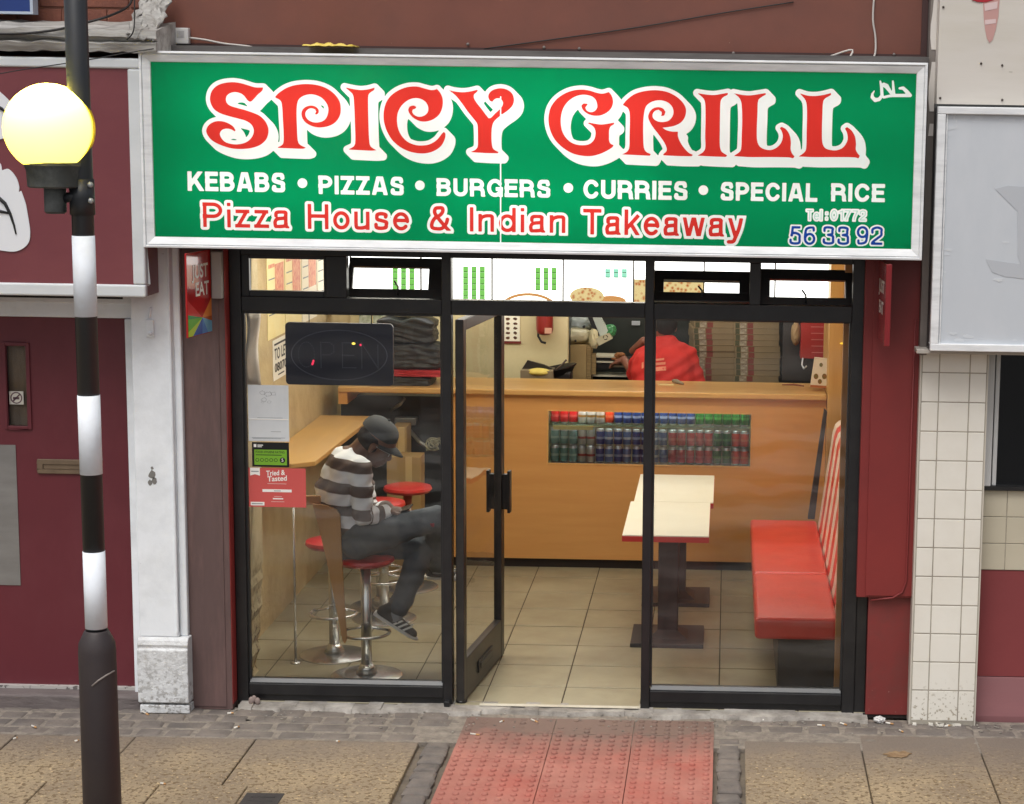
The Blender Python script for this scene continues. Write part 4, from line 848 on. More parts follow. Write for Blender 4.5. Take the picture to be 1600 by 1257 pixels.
# brick wall and lead cornice of the left building
lb_ = thing('left_building', (-2.6, 0, 3.3), 'left neighbour red brick wall with old lead covered cornice', 'building')
BRK = mat('red_brick', S(132, 80, 64), .85, col2=S(112, 66, 54), nscale=9, bump=.5, bscale=70, stain=S(92, 62, 54), sscale=6, samt=.5)
m = MB(); z = 3.36; k = 0
while z < 5.2:
    x = -3.8+(.11 if k % 2 else 0)
    while x < -1.82: x2 = min(x+.215, -1.80); m.box(x, x2, -.06+random.uniform(-.004, .004), .04, z, z+.065); x += .225
    z += .075; k += 1
m.build('brickwork', BRK, lb_, bevel=.003, seg=1)
MB().box(-3.8, -1.80, -.048, .1, 2.3, 5.2).build('mortar_bed', mat('brick_mortar', S(150, 104, 88), .95, bump=.4), lb_)
LEAD = mat('weathered_lead', S(186, 184, 180), .6, col2=S(136, 132, 126), nscale=3, stretch=(.5, 4, 4), bump=.6, bscale=14, stain=S(96, 90, 82), sscale=6, samt=.5)
zq = lambda py, Y: oY(120, py, Y).z
m = MB(); prf = [(-.30, zq(81, -.30)), (-.40, zq(80, -.40)), (-.415, zq(66, -.415)), (-.37, zq(63, -.37)), (-.41, zq(57, -.41)), (-.40, zq(45, -.40)), (-.30, zq(39, -.30)), (-.07, zq(33, -.07)), (-.06, zq(80, -.06)-.02)]
xs_ = np.linspace(-3.8, oY(246, 60, -.38).x, 40); vs = []; fs = []
for i, x in enumerate(xs_):
    for (y, z) in prf: vs.append((x, y+random.uniform(-.008, .008), z+random.uniform(-.006, .006)))
n = len(prf)
for i in range(len(xs_)-1):
    for a in range(n): b = (a+1) % n; fs.append((i*n+a, i*n+b, (i+1)*n+b, (i+1)*n+a))
fs.append(tuple(range((len(xs_)-1)*n, len(xs_)*n)))
m._faces(vs, fs); m.build('cornice', LEAD, lb_, smooth=True, auto=30)
m = MB(); vs = []; fs = []; A = np.linspace(0, 1, 12)
for i, t in enumerate(A):   # crumpled lead flashing dressed over the cornice end
    for j, s_ in enumerate(A):
        x = oY(205+45*s_, 0, -.3).x; y = -.08-.33*t+random.uniform(-.02, .02); z = zq(-14+(66+8*s_)*t, y)+random.uniform(-.014, .014); vs.append((x+random.uniform(-.012, .012), y, z))
for i in range(11):
    for j in range(11): fs.append((i*12+j, i*12+j+1, (i+1)*12+j+1, (i+1)*12+j))
m._faces(vs, fs); fo = m.build('flashing', LEAD, lb_, smooth=True, auto=60); sm_ = fo.modifiers.new('thick', 'SOLIDIFY'); sm_.thickness = .006
a, b = oY(0, 0, -.20), oY(52, 22, -.20); bs = thing('blue_sign', (-2.9, -.15, b.z), 'corner of a blue wall sign with pale edge at top left', 'sign')
m = MB(); m.box(-3.4, b.x-.014, -.2, -.13, b.z+.012, 4.3); m.build('panel', mat('blue_enamel', S(34, 62, 128), .35, col2=S(30, 52, 112), nscale=2), bs)
m = MB(); m.box(b.x-.014, b.x, -.203, -.13, b.z, 4.3); m.box(-3.4, b.x-.014, -.203, -.13, b.z, b.z+.012); m.build('edge', mat('pale_edge', S(176, 186, 200), .5), bs)
# cables
def cable(name, pts, Y, r, m_, label):
    P = [oY(x, y, Y if not isinstance(Y, (list, tuple)) else Y[i]) for i, (x, y) in enumerate(pts)]
    Q = []
    for i in range(len(P)-1):
        p0, p1, p2, p3 = P[max(i-1, 0)], P[i], P[i+1], P[min(i+2, len(P)-1)]
        for t in (0, .25, .5, .75): Q.append(.5*((2*p1)+(p2-p0)*t+(2*p0-5*p1+4*p2-p3)*t*t+(3*p1-p0-3*p2+p3)*t**3))
    Q.append(P[-1]); mb = MB().sweep(Q, r, 8); o = mb.build(name, m_, loc=tuple(Q[0])); tag(o, label, 'cable'); return o
CW = mat('white_cable', S(190, 184, 178), .6); CB = mat('black_cable', S(30, 28, 28), .6)
cable('cable', [(-10, 53), (40, 52), (90, 46), (135, 35), (170, 25), (200, 10), (208, -8)], [-.41, -.42, -.42, -.41, -.36, -.2, -.12], .006, CB, 'thick black cable drooping along the left lead cornice')
cable('cable', [(210, -5), (210, 35), (207, 52), (198, 62)], [-.22, -.40, -.42, -.42], .0035, CB, 'short thin black wire hanging down over the lead flashing')
cable('cable', [(-6, 116), (40, 108), (95, 100), (140, 93), (190, 84), (240, 76)], -.44, .0025, CB, 'thin black wire slanting across the top of maroon fascia')
cable('cable', [(296, 59), (320, 62), (350, 68), (385, 72), (420, 79), (470, 84), (520, 86)], [-.045, -.04, -.05, -.06, -.1, -.12, -.13], .005, CW, 'grey white cable running right from the white junction box')
cable('cable', [(250, 78), (258, 68), (272, 60)], [-.16, -.1, -.045], .006, CW, 'short white cable entering junction box from the left')
cable('cable', [(757, 76), (860, 62), (1000, 42), (1130, 20), (1240, 3)], -.027, .003, CB, 'thin dark wire slanting across the brown wall above the sign')
cable('cable', [(1366, -8), (1364, 30), (1368, 60), (1366, 88), (1350, 92), (1318, 90), (1283, 95), (1300, 87), (1332, 78), (1322, 98)], [-.03, -.03, -.03, -.05, -.1, -.12, -.13, -.1, -.07, -.14], .005, CW, 'loose white cable looping down the brown wall at right')
a, b = oY(270, 43, -.06), oY(295, 69, -.06); jb = thing('junction_box', ((a.x+b.x)/2, -.03, b.z), 'small white plastic junction box above the sign at left', 'junction box')
MB().box(a.x, b.x, -.065, -.021, b.z, a.z).build('casing', mat('box_white', S(200, 198, 196), .5), jb, bevel=.006, seg=3)
MB().box(a.x+.02, b.x-.02, -.0665, -.0652, b.z+.03, a.z-.015).build('label', mat('box_label', S(176, 174, 172), .6, col2=S(150, 148, 148), nscale=40), jb)
# yellow rag on the ledge
m = MB(); vs = []; fs = []; na, nb2 = 16, 7
for i in range(na):
    for j in range(nb2):
        p_ = oY(484+77*i/(na-1), 88, -.13); env = math.sin(math.pi*(i+.6)/(na+.2))**.5
        vs.append((p_.x, -.30+.19*j/(nb2-1), 3.408+(.016*env*(math.sin(i*1.7+j)*.4+.6)*(1 if 0 < j < nb2-1 else .1))+random.uniform(0, .004)))
for i in range(na-1):
    for j in range(nb2-1): fs.append((i*nb2+j, (i+1)*nb2+j, (i+1)*nb2+j+1, i*nb2+j+1))
m._faces(vs, fs); rg = m.build('yellow_rag', mat('yellow_plastic', S(214, 182, 52), .5, col2=S(236, 214, 120), nscale=20), smooth=True, auto=60, loc=(-.6, -.2, 3.40)); q_ = rg.modifiers.new('t', 'SOLIDIFY'); q_.thickness = .004; tag(rg, 'crumpled yellow plastic strip lying on top of green sign', 'rag')

# right neighbour: tiled pillar, trims, blank sign, window
TIL = mat('cream_tile', S(232, 229, 220), .25, col2=S(225, 221, 211), nscale=2.5, coat=.2, chips=S(166, 156, 138), chscale=46, chlev=.57, floor_dirt=(.04, .26), bump=.04, stain=S(206, 198, 180), sscale=3, samt=.3)
TILG = mat('tile_grout', S(164, 157, 144), .9, stain=S(84, 80, 74), sscale=7, samt=.6)
tpil = thing('tiled_pillar', (2.24, -.03, 0), 'cream square tiled pillar between red pier and right shop window', 'pillar')
m = MB(); px0, px1 = 2.073, 2.41; cols = [px0+.006, 2.167, 2.321, px1-.004]; rows_ = [.022, .168, .318]+[.318+.1505*k for k in range(1, 12)]
rows_ = [1.84-.1505*k for k in range(-3, 13)][::-1]; rows_[0] = .022
for i, (a, b) in enumerate(zip(cols[:-1], cols[1:])):
    for c, d in zip(rows_[:-1], rows_[1:]): m.box(a+.0024, b-.0024, -.116, -.1, c+.0024, d-.0024)
m.build('tiling', TIL, tpil, bevel=.0025, seg=2)
MB().box(px0, px1, -.1148, .05, .0, rows_[-1]).build('grout_bed', TILG, tpil)
m = MB(); m.box(px1-.002, px1+.004, -.1165, -.02, .0, 2.2); m.box(px0-.004, px0+.0045, -.1165, .04, .0, 2.2); m.build('edge_trim', mat('tile_edge', S(196, 190, 178), .4), tpil)
m = MB()
for k in range(9): x = random.uniform(px0, px1); m.obox((x, -.135+random.uniform(-.01, .01), .008), (random.uniform(.008, .022), random.uniform(-.004, .004), 0), (0, .008, 0), (0, 0, .006))
m.build('broken_tile', TIL, tpil)
rs = thing('blank_sign', (2.9, -.2, 1.98), 'blank pale grey fascia sign in metal frame at right', 'shop sign')
RY = -.30; a, b = oY(1460, 166, RY), oY(1445, 548, RY); rx0 = (oY(1467, 166, RY).x+oY(1452, 548, RY).x)/2; rz0, rz1 = b.z, a.z
m = MB(); m.box(rx0+.02, 4.6, RY+.022, RY+.03, rz0+.03, rz1-.03); m.build('face', mat('stripped_panel', S(196, 201, 207), .55, col2=S(188, 193, 200), nscale=1.3, stain=S(214, 216, 220), sscale=2.4, samt=.5, chips=S(226, 226, 226), chscale=9, chlev=.70, stretch=(1, 1, .5)), rs)
m = MB(); t_ = .04
m.box(rx0, 4.6, RY, RY+.05, rz0, rz0+.036); m.box(rx0, 4.6, RY, RY+.05, rz1-.036, rz1); m.box(rx0, rx0+t_, RY+.0015, RY+.05, rz0+.036, rz1-.036); m.box(rx0+t_+.004, rx0+t_+.012, RY+.012, RY+.021, rz0+.036, rz1-.036)
m.build('frame', ALU, rs, bevel=.005)
m = MB(); m.box(rx0-.001, 4.6, RY+.05, -.117, rz0+.006, rz1-.006); m.build('casing', mat('sign_casing', S(58, 58, 60), .6), rs)
m = MB(); m.box(rx0-.06, 4.6, RY+.06, -.1, rz0-.022, rz0-.001); m.build('tray', mat('pale_trim', S(176, 170, 162), .6), rs, bevel=.003)
m = MB()
for kk, P_ in enumerate(([(1555, 295), (1575, 290), (1600, 292), (1640, 300), (1640, 470), (1605, 440), (1590, 400), (1590, 330)], [(1540, 405), (1575, 410), (1640, 418), (1640, 440), (1570, 432), (1550, 425)])): m.prism([oY(x, y, RY+.0195+kk*.0006) for x, y in P_], (0, .0012, 0))
m.build('ghost_marks', mat('ghost_grey', S(182, 186, 192), .6), rs)
m = MB(); RNG = random.Random(3)
for k in range(26):
    u = RNG.random(); side = RNG.choice('ttlrb'); x = rx0+.05+RNG.random()*(.5 if side != 'l' else .03); z = rz1-.045-RNG.random()*.03 if side == 't' else (rz0+.04+RNG.random()*.05 if side == 'b' else rz1-.05-RNG.random()*.8)
    r_ = RNG.uniform(.006, .022); m.prism([(x+r_*RNG.uniform(.5, 1.2)*math.cos(q)*1.6, RY+.0204+k*.00003, z+r_*RNG.uniform(.4, 1)*math.sin(q)*.7) for q in np.linspace(0, 2*math.pi, 8, endpoint=False)], (0, .0012, 0))
m.build('glue_residue', mat('glue_white', S(202, 206, 211), .7), rs)
cb = thing('cream_board', (2.9, -.15, 3.2), 'weathered cream hoarding board over the blank sign with part of red logo', 'hoarding')
cx0 = oY(1466, 80, -.24).x
m = MB(); m.box(cx0, 4.6, -.24, -.12, rz1+.012, 5.2); m.build('board', mat('cream_paint', S(212, 206, 198), .6, col2=S(204, 198, 190), nscale=1.5, stain=S(186, 176, 154), sscale=1.2, samt=.5, bump=.12, bscale=9, stretch=(.4, 1, 2), chips=S(150, 144, 130), chscale=16, chlev=.72), cb)
m = MB(); D_ = [(1536, -20), (1536, 0), (1537, 25), (1539, 45), (1542, 60), (1546, 67), (1551, 62), (1556, 46), (1560, 25), (1562, 0), (1562, -20)]
m.prism([oY(x, y, -.2425) for x, y in D_], (0, .002, 0)); m.build('faded_shape', mat('faded_pink', S(192, 148, 142), .6), cb)
m = MB()
for P_ in ([(1538, 6), (1559, 2), (1558, 13), (1539, 17)], [(1539, 31), (1556, 29.5), (1556, 36), (1539, 38.5)]): m.prism([oY(x, y, -.2437) for x, y in P_], (0, .001, 0))
m.build('pale_strips', mat('faded_white', S(216, 192, 190), .6), cb)
m = MB(); m.prism([oY(x, y, -.2445) for x, y in [(1515, -10), (1519, 0), (1528, 3), (1540, 3.5), (1552, 0), (1558, -10)]], (0, .002, 0)); m.build('red_shape', mat('logo_red', S(168, 30, 44), .5), cb)
m = MB()
for x, y in ((1474, 11), (1533, 99), (1566, 102), (1469, 153), (1566, 156)): m.ball(oY(x, y, -.241), .006)
m.build('nail_head', mat('rust_dark', S(70, 60, 54), .7), cb)
tr = thing('peeling_corner_post', (2.06, -.1, 2), 'narrow grey post with peeling white paint between the two shop signs', 'post')
m = MB(); xa = oX0 = oY(1452, 200, -.12).x; m.box(2.062, 2.098, -.13, .0, 1.93, 5.2); m.build('post', mat('grey_post', S(132, 124, 118), .7, col2=S(108, 102, 98), nscale=4, stain=S(92, 78, 74), sscale=5, samt=.5), tr)
m = MB(); z = 3.2
for k in range(16): zz = 3.02+k*.06; wv = .012*math.sin(k*1.3); m.hexa([(2.070+wv*.5, -.133, zz), (2.094, -.133, zz), (2.094, -.129, zz), (2.070+wv*.5, -.129, zz)], [(2.070+.012*math.sin((k+1)*1.3)*.5, -.133, zz+.06), (2.094, -.133, zz+.06), (2.094, -.129, zz+.06), (2.070+.012*math.sin((k+1)*1.3)*.5, -.129, zz+.06)]) if k % 5 != 1 else None
m.build('peeling_paint', mat('peel_white', S(212, 206, 200), .7), tr)
rw = thing('right_shopfront', (3, 0, 0), 'right neighbour shop with dark window, cream tiles and red base', 'shopfront')
gz = oY(1540, 758, .03).z
m = MB(); xg = oY(1562, 600, .03).x; m.box(xg, 4.6, .06, .08, gz, 2.2); m.build('window_glass', mat('dark_window', S(16, 17, 19), .12, spec=.6), rw)
m = MB(); m.box(2.416, xg-.03, .0, .08, gz, 2.2); m.box(xg-.022, xg, .02, .08, gz, 2.2); m.build('window_frame', mat('white_upvc', S(206, 206, 206), .45), rw, bevel=.004)
m = MB(); m.box(xg-.03, xg-.022, .03, .08, gz, 2.2); m.box(2.416, 4.6, .0, .09, gz-.02, gz); m.build('seal', BLK, rw)
m = MB(); ztt = gz-.024; zb = oY(1540, 890, .03).z; ntl = 3; hh = (ztt-zb)/ntl; x = 2.445+.105
xs_ = [2.414, 2.555]+[2.555+.152*k for k in range(1, 14)]
for a, b in zip(xs_[:-1], xs_[1:]):
    for k in range(ntl): m.box(a+.002, b-.002, .026, .05, zb+k*hh+.002, zb+(k+1)*hh-.002)
m.build('tiles', mat('cream_tile_clean', S(200, 192, 172), .3, col2=S(190, 182, 162), nscale=2), rw, bevel=.002)
MB().box(2.412, 4.6, .03, .09, zb, ztt).build('tile_bed', TILG, rw)
zc = oY(1530, 1056, .03).z
MB().box(2.412, 4.6, .032, .09, zc, zb-.002).build('red_base', mat('red_render', S(132, 58, 60), .6, col2=S(122, 52, 55), nscale=2, bump=.08, bscale=20), rw)
m = MB(); m.prism([(2.414, .03, zc-.004), (2.414, -.012, .02), (2.414, -.012, -.02), (2.414, .09, -.02), (2.414, .09, zc-.004)], (2.2, 0, 0)); m.build('plinth', mat('faded_plinth', S(140, 92, 94), .7, col2=S(122, 78, 82), nscale=3, stretch=(.6, 1, 2), stain=S(160, 116, 116), sscale=3, samt=.4, chips=S(40, 34, 34), chscale=18, chlev=.76), rw, bevel=.004)
# projecting signs
je = thing('projecting_sign', (-1.53, -.1, 1.95), 'red projecting sign reading JUST EAT with rainbow lower corner, on brown pier', 'sign')
A_, B_ = oY(294, 533, -.40), oY(331.5, 514, -.115); T_ = oY(294, 396, -.40); T2 = oY(329, 390, -.115)
A_ = Vector((A_.x, -.40, A_.z)); jz0, jz1 = (A_.z+B_.z)/2, T_.z
J0 = Vector((A_.x, -.40, 0)); J1 = Vector((B_.x, -.115, 0)); ju = (J1-J0); jl = ju.length; ju.normalize(); jn = Vector((ju.y, -ju.x, 0))
JP = lambda s, z, d=0: J0+ju*(s*jl)+jn*d+Vector((0, 0, z))
JRED = mat('sign_red', S(176, 34, 34), .18, col2=S(168, 30, 30), nscale=2, coat=.6)
m = MB(); m.prism([JP(0, jz0), JP(1, jz0), JP(1, jz1), JP(0, jz1)], -jn*.010); m.build('panel', JRED, je, bevel=.003)
def jpoly(name, pts, m_, d=.0012):
    mb = MB(); mb.prism([JP(s, jz0+z*(jz1-jz0), d) for s, z in pts], -jn*.001); return mb.build(name, m_, je)
c_ = (.6, .205)
for nm, col, pts in (('pink_facet', S(196, 66, 66), [(.02, .44), c_, (.02, .27)]), ('orange_facet', S(206, 120, 52), [c_, (.99, .42), (.99, .20)]), ('dark_orange_facet', S(168, 82, 34), [c_, (.99, .20), (.99, .14)]),
                     ('teal_facet', S(48, 140, 80), [(.02, .27), c_, (.02, .22)]), ('green_facet', S(92, 170, 50), [(.02, .22), c_, (.02, .07)]), ('lime_facet', S(170, 196, 60), [(.02, .07), c_, (.2, .01), (.02, .01)]),
                     ('blue_facet', S(44, 84, 160), [(.2, .01), c_, (.58, .01)]), ('mid_blue_facet', S(72, 128, 196), [(.58, .01), c_, (.82, .01)]), ('sky_facet', S(110, 170, 200), [(.82, .01), c_, (.99, .14), (.99, .01)])):
    jpoly(nm, pts, mat(nm, col, .25))
m = MB(); o_ = JP(.2, jz0+.69*(jz1-jz0), .0014); text(m, 'JUST', o_, ju, UZ, .155*(jz1-jz0), .66*jl, .02); o_ = JP(.34, jz0+.475*(jz1-jz0), .0014); text(m, 'EAT', o_, ju, UZ, .155*(jz1-jz0), .55*jl, .02)
m.build('lettering', mat('sign_white', S(232, 228, 222), .3), je)
m = MB(); m.box(J1.x+.006, J1.x+.055, -.13, -.089, jz0+.17, jz1-.01); m.build('bracket', mat('grey_bracket', S(160, 156, 152), .5), je, bevel=.003)
je2 = thing('projecting_sign', (1.93, -.1, 1.9), 'thin red projecting sign seen nearly edge on, on the red pier', 'sign')
P0, P1 = oY(1377, 541, -.40), oY(1381, 541, -.06); z0_, z1_ = P0.z, oY(1385, 413, -.40).z
K0 = Vector((oY(1383.5, 470, -.40).x, -.40, 0)); K1 = Vector((oY(1372, 470, -.07).x, -.07, 0)); ku = (K1-K0); kl = ku.length; ku.normalize(); kn = Vector((ku.y, -ku.x, 0))
KP = lambda s, z, d=0: K0+ku*(s*kl)+kn*d+Vector((0, 0, z))
m = MB(); m.prism([KP(0, z0_), KP(1, z0_), KP(1, z1_), KP(0, z1_)], kn*.028); m.build('panel', mat('dark_sign_red', S(128, 36, 40), .2, coat=.4), je2, bevel=.003)
m = MB(); text(m, 'JUST', KP(.9, z0_+.62*(z1_-z0_), -.001), -ku, UZ, .15*(z1_-z0_), .7*kl, .02); text(m, 'EAT', KP(.8, z0_+.36*(z1_-z0_), -.001), -ku, UZ, .15*(z1_-z0_), .55*kl, .02); m.build('lettering', mat('sign_white', S(232, 228, 222), .3), je2)

# ================================================================== BEACON POLE
BY = -3.3; pb, pt = oY(159.8, 1257, BY), oY(118, 0, BY); ax = (pt-pb).normalized()
bx_ = (oY(145, 840, BY).x); base = Vector((oY(161.5, 1257, BY).x+.0, BY, 0)); 
bc = thing('belisha_beacon', (pb.x+.03, BY, 0), 'black and white banded crossing beacon post with lit amber globe', 'beacon')
def axp(z): t = (z-pb.z)/(pt.z-pb.z); p_ = pb+(pt-pb)*t; return Vector((p_.x, BY, z))
zat = lambda py: oY(140, py, BY).z
POLE = mat('pole_black', S(42, 44, 48), .4, col2=S(34, 36, 40), nscale=3, stain=S(60, 58, 56), sscale=4, samt=.3); BASE = mat('base_black', S(54, 46, 48), .55, col2=S(46, 40, 42), nscale=3, stain=S(84, 70, 64), sscale=3, samt=.35, bump=.08, bscale=30)
zs = zat(984)
m = MB(); m.sweep([axp(0), axp(zs-.075), axp(zs-.045), axp(zs-.005), axp(zs)], [.068, .064, .062, .043, .040], 32); m.box(axp(.9).x+.05, axp(.9).x+.068, BY-.03, BY+.03, .72, 1.0) if False else None
m.build('base', BASE, bc)
m = MB(); m.sweep([axp(zs), axp(zat(325))], .0365, 28); m.sweep([axp(zat(325)), axp(zat(300)), axp(4.4)], [.0365, .0375, .0375], 28); m.build('pole', POLE, bc)
def band(y0, y1): mb = MB(); z0, z1 = zat(y1), zat(y0); mb.sweep([axp(z0), axp(z1)], .0378, 28); return mb
WB = mat('band_white', S(244, 248, 253), .7, col2=S(236, 241, 248), nscale=3, stain=S(180, 170, 160), sscale=9, samt=.25)
for y0, y1 in ((368, 494), (617, 740), (860.5, 980)): band(y0, y1).build('white_band', WB, bc)
gc = oY(77, 200, BY-.02); gr = .1485
m = MB(); m.ball(gc, gr, n=48)
def _globe(n):
    t = n.nodes.new('ShaderNodeBsdfTranslucent'); t.inputs[0].default_value = (.97, .88, .17, 1); d = n.nodes.new('ShaderNodeBsdfDiffuse'); d.inputs[0].default_value = (.85, .66, .12, 1)
    a = n.nodes.new('ShaderNodeMixShader'); a.inputs[0].default_value = .7; n.links.new(d.outputs[0], a.inputs[1]); n.links.new(t.outputs[0], a.inputs[2])
    g = n.nodes.new('ShaderNodeBsdfGlossy'); g.inputs['Roughness'].default_value = .2; c = n.nodes.new('ShaderNodeMixShader'); c.inputs[0].default_value = .03; n.links.new(a.outputs[0], c.inputs[1]); n.links.new(g.outputs[0], c.inputs[2]); return c.outputs[0]
m.build('globe', shader_mat('amber_globe', _globe), bc)
bl = bpy.data.lights.new('beacon_lamp', 'POINT'); bl.energy = 9; bl.color = (1, .9, .62); bl.shadow_soft_size = .03
blo = bpy.data.objects.new('beacon_lamp', bl); COL.objects.link(blo); blo.location = gc+Vector((-.005, -.03, .09))
HSG = mat('lamp_housing', S(74, 76, 74), .5, .2, col2=S(50, 52, 50), nscale=6, stain=S(160, 160, 156), sscale=9, samt=.3)
gb = gc.z-gr
m = MB(); m.lathe([(.085, .03), (.0955, .03), (.098, .02), (.09, .0), (.088, -.05), (.083, -.055), (.05, -.056), (.036, -.058), (.036, -.135), (.03, -.142), (.01, -.142)], (gc.x+.012, gc.y, gb-.012+.018), 36)
m.build('housing', HSG, bc, smooth=True)
arm0 = Vector((gc.x+.04, gc.y, gb-.085)); arm1 = axp(gb-.05)
m = MB(); m.sweep([arm0, arm0+Vector((.05, 0, .012)), arm1], .017, 14); m.cyl(axp(gb-.14), axp(gb-.02), .0415, n=28); m.build('bracket', POLE, bc)
m = MB()
for py in (288, 313): p_ = axp(zat(py)); m.ball(p_+Vector((.036, -.022, 0)), .010)
m.build('bolt', mat('bolt_grey', S(170, 172, 172), .4, .4), bc)
m = MB(); zz = zat(1050); m.sweep([axp(zz-.03)+Vector((.0, -.066, 0)), axp(zz-.012)+Vector((.02, -.063, 0)), axp(zz)+Vector((.045, -.047, .004)), axp(zz+.004)+Vector((.064, -.018, .008))], .0035, 6); m.build('cable_tie', mat('tie_grey', S(130, 120, 114), .6), bc)

# ================================================================== INSIDE THE TAKEAWAY
# ceiling lights (lit, just out of sight above the transom)
for k, (x, y) in enumerate(((-.70, .95), (.85, 1.9), (.2, 4.9))):
    t = thing('ceiling_light', (x, y, 2.74), 'lit white ceiling panel light %s' % ('over the wall bar side', 'over the red bench side', 'over the kitchen')[k], 'ceiling light')
    m = MB(); m.box(x-.62, x+.62, y-.16, y+.16, 2.74, 2.80); m.build('housing', INW, t)
    m = MB(); m.box(x-.6, x+.6, y-.14, y+.14, 2.728, 2.7399); m.build('diffuser', emis(('ceiling_diffuser', 'ceiling_diffuser_right', 'kitchen_diffuser')[k], (1, .955, .83, 1), (24, 17, 11)[k]), t)
CY = 3.10; CT = 1.25
# counter
OAK = mat('orange_laminate', S(212, 158, 94), .35, col2=S(202, 147, 84), nscale=2.5, stretch=(.5, .5, 5), stain=S(198, 136, 72), sscale=2, samt=.3)
OAKT = mat('worktop_oak', S(214, 172, 108), .3, col2=S(198, 152, 88), nscale=5, stretch=(.6, 5, 5))
ctr = thing('counter', (.5, 3.2, .02), 'orange laminate serving counter with pale wood top and built in drinks fridge', 'counter')
wa, wb = oY(857, 642, CY), oY(1172, 729, CY); wx0, wx1, wz0, wz1 = wa.x, wb.x, wb.z, wa.z
cx0, cx1 = oY(701, 700, CY).x, 1.772
m = MB(); m.box(cx0, wx0, CY, CY+.02, .085, CT-.04); m.box(wx1, cx1, CY, CY+.02, .085, CT-.04); m.box(wx0, wx1, CY, CY+.02, .085, wz0); m.box(wx0, wx1, CY, CY+.02, wz1, CT-.04)
m.box(cx0, cx0+.02, CY+.02, 3.6, .085, CT-.04)
m.build('front_panel', OAK, ctr)
m = MB(); e = .008
for a, b, c, d in ((wx0-e, wx1+e, wz1, wz1+e), (wx0-e, wx1+e, wz0-e, wz0), (wx0-e, wx0, wz0, wz1), (wx1, wx1+e, wz0, wz1)): m.box(a, b, CY-.004, CY, c, d)
m.build('window_trim', OAKT, ctr)
MB().box(cx0+.02, cx1, CY+.03, CY+.05, .02, .085).build('skirting', mat('dark_skirting', S(40, 30, 26), .7), ctr)
m = MB(); x0_ = oY(528, 606, CY-.04).x; m.box(x0_, cx1, CY-.045, 3.62, CT-.038, CT); m.build('worktop', OAKT, ctr, bevel=.008, seg=3)
m = MB(); m.box(x0_+.0, x0_+.06, CY-.03, 3.6, CT-.12, CT-.038); m.box(x0_, cx0, CY+.3, CY+.33, CT-.09, CT-.038); m.build('bearer', OAK, ctr)
# fridge
fr = thing('display_fridge', (.5, 3.3, .7), 'drinks display fridge set into the counter front', 'fridge')
m = MB(); m.box(wx0-.02, wx1+.02, CY+.021, CY+.44, wz0-.03, wz0-.004); m.box(wx0-.02, wx1+.02, CY+.42, CY+.44, wz0-.004, CT-.05); m.box(wx0-.02, wx0-.004, CY+.021, CY+.42, wz0-.004, CT-.05); m.box(wx1+.004, wx1+.02, CY+.021, CY+.42, wz0-.004, CT-.05)
m.build('liner', mat('fridge_liner', S(206, 214, 210), .4), fr)
sz = wz1-.095
m = MB(); m.box(wx0-.003, wx1+.003, CY+.03, CY+.40, sz-.008, sz)
def _shelf(n):
    t = n.nodes.new('ShaderNodeBsdfTransparent'); t.inputs[0].default_value = (.86, .95, .92, 1); d = n.nodes.new('ShaderNodeBsdfDiffuse'); d.inputs[0].default_value = (.45, .62, .54, 1)
    x = n.nodes.new('ShaderNodeMixShader'); x.inputs[0].default_value = .08; n.links.new(t.outputs[0], x.inputs[1]); n.links.new(d.outputs[0], x.inputs[2]); return x.outputs[0]
m.build('glass_shelf', shader_mat('green_glass', _shelf), fr)
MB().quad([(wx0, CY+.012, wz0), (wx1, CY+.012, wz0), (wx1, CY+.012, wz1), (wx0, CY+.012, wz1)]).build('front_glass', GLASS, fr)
m = MB(); m.box(wx0+.03, wx0+.30, CY+.026, CY+.03, sz-.035, sz-.006); m.build('price_strip', mat('strip_cream', S(240, 226, 150), .6), fr)
ft = MB(); ft.cyl((wx0+.04, CY+.04, wz1+.035), (wx1-.04, CY+.04, wz1+.035), .011, n=10); ft.build('strip_light', emis('fridge_tube', (.92, 1, .98, 1), 13), fr)
# drink cans
SIL = mat('can_aluminium', S(198, 200, 202), .3, .8)
CR, CH = .0300, .118
def can_proto(colour, band, name='drink_can'):
    mb = MB(); h = CH
    mb.lathe([(.022, 0, 1), (CR-.004, .006, 1), (CR, .012, 0), (CR, .046, 2), (CR, .062, 0), (CR, h-.019, 1), (CR-.005, h-.005, 1), (CR-.005, h, 1), (CR-.009, h-.004, 1)], (0, 0, 0), 18)
    return mb.build(name, [colour, SIL, band], keep_local=True)
CANC = {'teal': (S(120, 158, 152), S(170, 198, 190)), 'silver': (S(190, 186, 176), S(160, 60, 56)), 'navy': (S(30, 66, 134), S(140, 164, 206)), 'blue': (S(84, 116, 168), S(190, 206, 222)),
        'red': (S(200, 26, 34), S(216, 90, 88)), 'green': (S(24, 116, 44), S(70, 160, 70)), 'orange': (S(226, 78, 44), S(232, 120, 80)), 'white': (S(196, 200, 198), S(150, 120, 60))}
PROTO = {}
def can(x, y, z, kind, label, group):
    if kind not in PROTO:
        a, b = CANC[kind]; o = can_proto(mat('can_'+kind, a, .3, .25), mat('can_band_'+kind, b, .35)); PROTO[kind] = o
    else:
        o = PROTO[kind].copy(); COL.objects.link(o)
    o.location = (x, y, z); o.rotation_euler = (0, 0, random.uniform(0, 6)); tag(o, label, 'drink can', group)
nC = 17; pit = (wx1-wx0-.02)/nC
kinds = ['teal']*3+['silver']*2+['navy', 'blue', 'navy', 'blue', 'navy', 'navy', 'blue', 'navy']+['red']*5+['green']*2+['orange']*2
nC = len(kinds)
topk = ['red']*3+['white']*3+['orange']+['navy']*9+['green']*6
pit = (wx1-wx0-.016)/nC
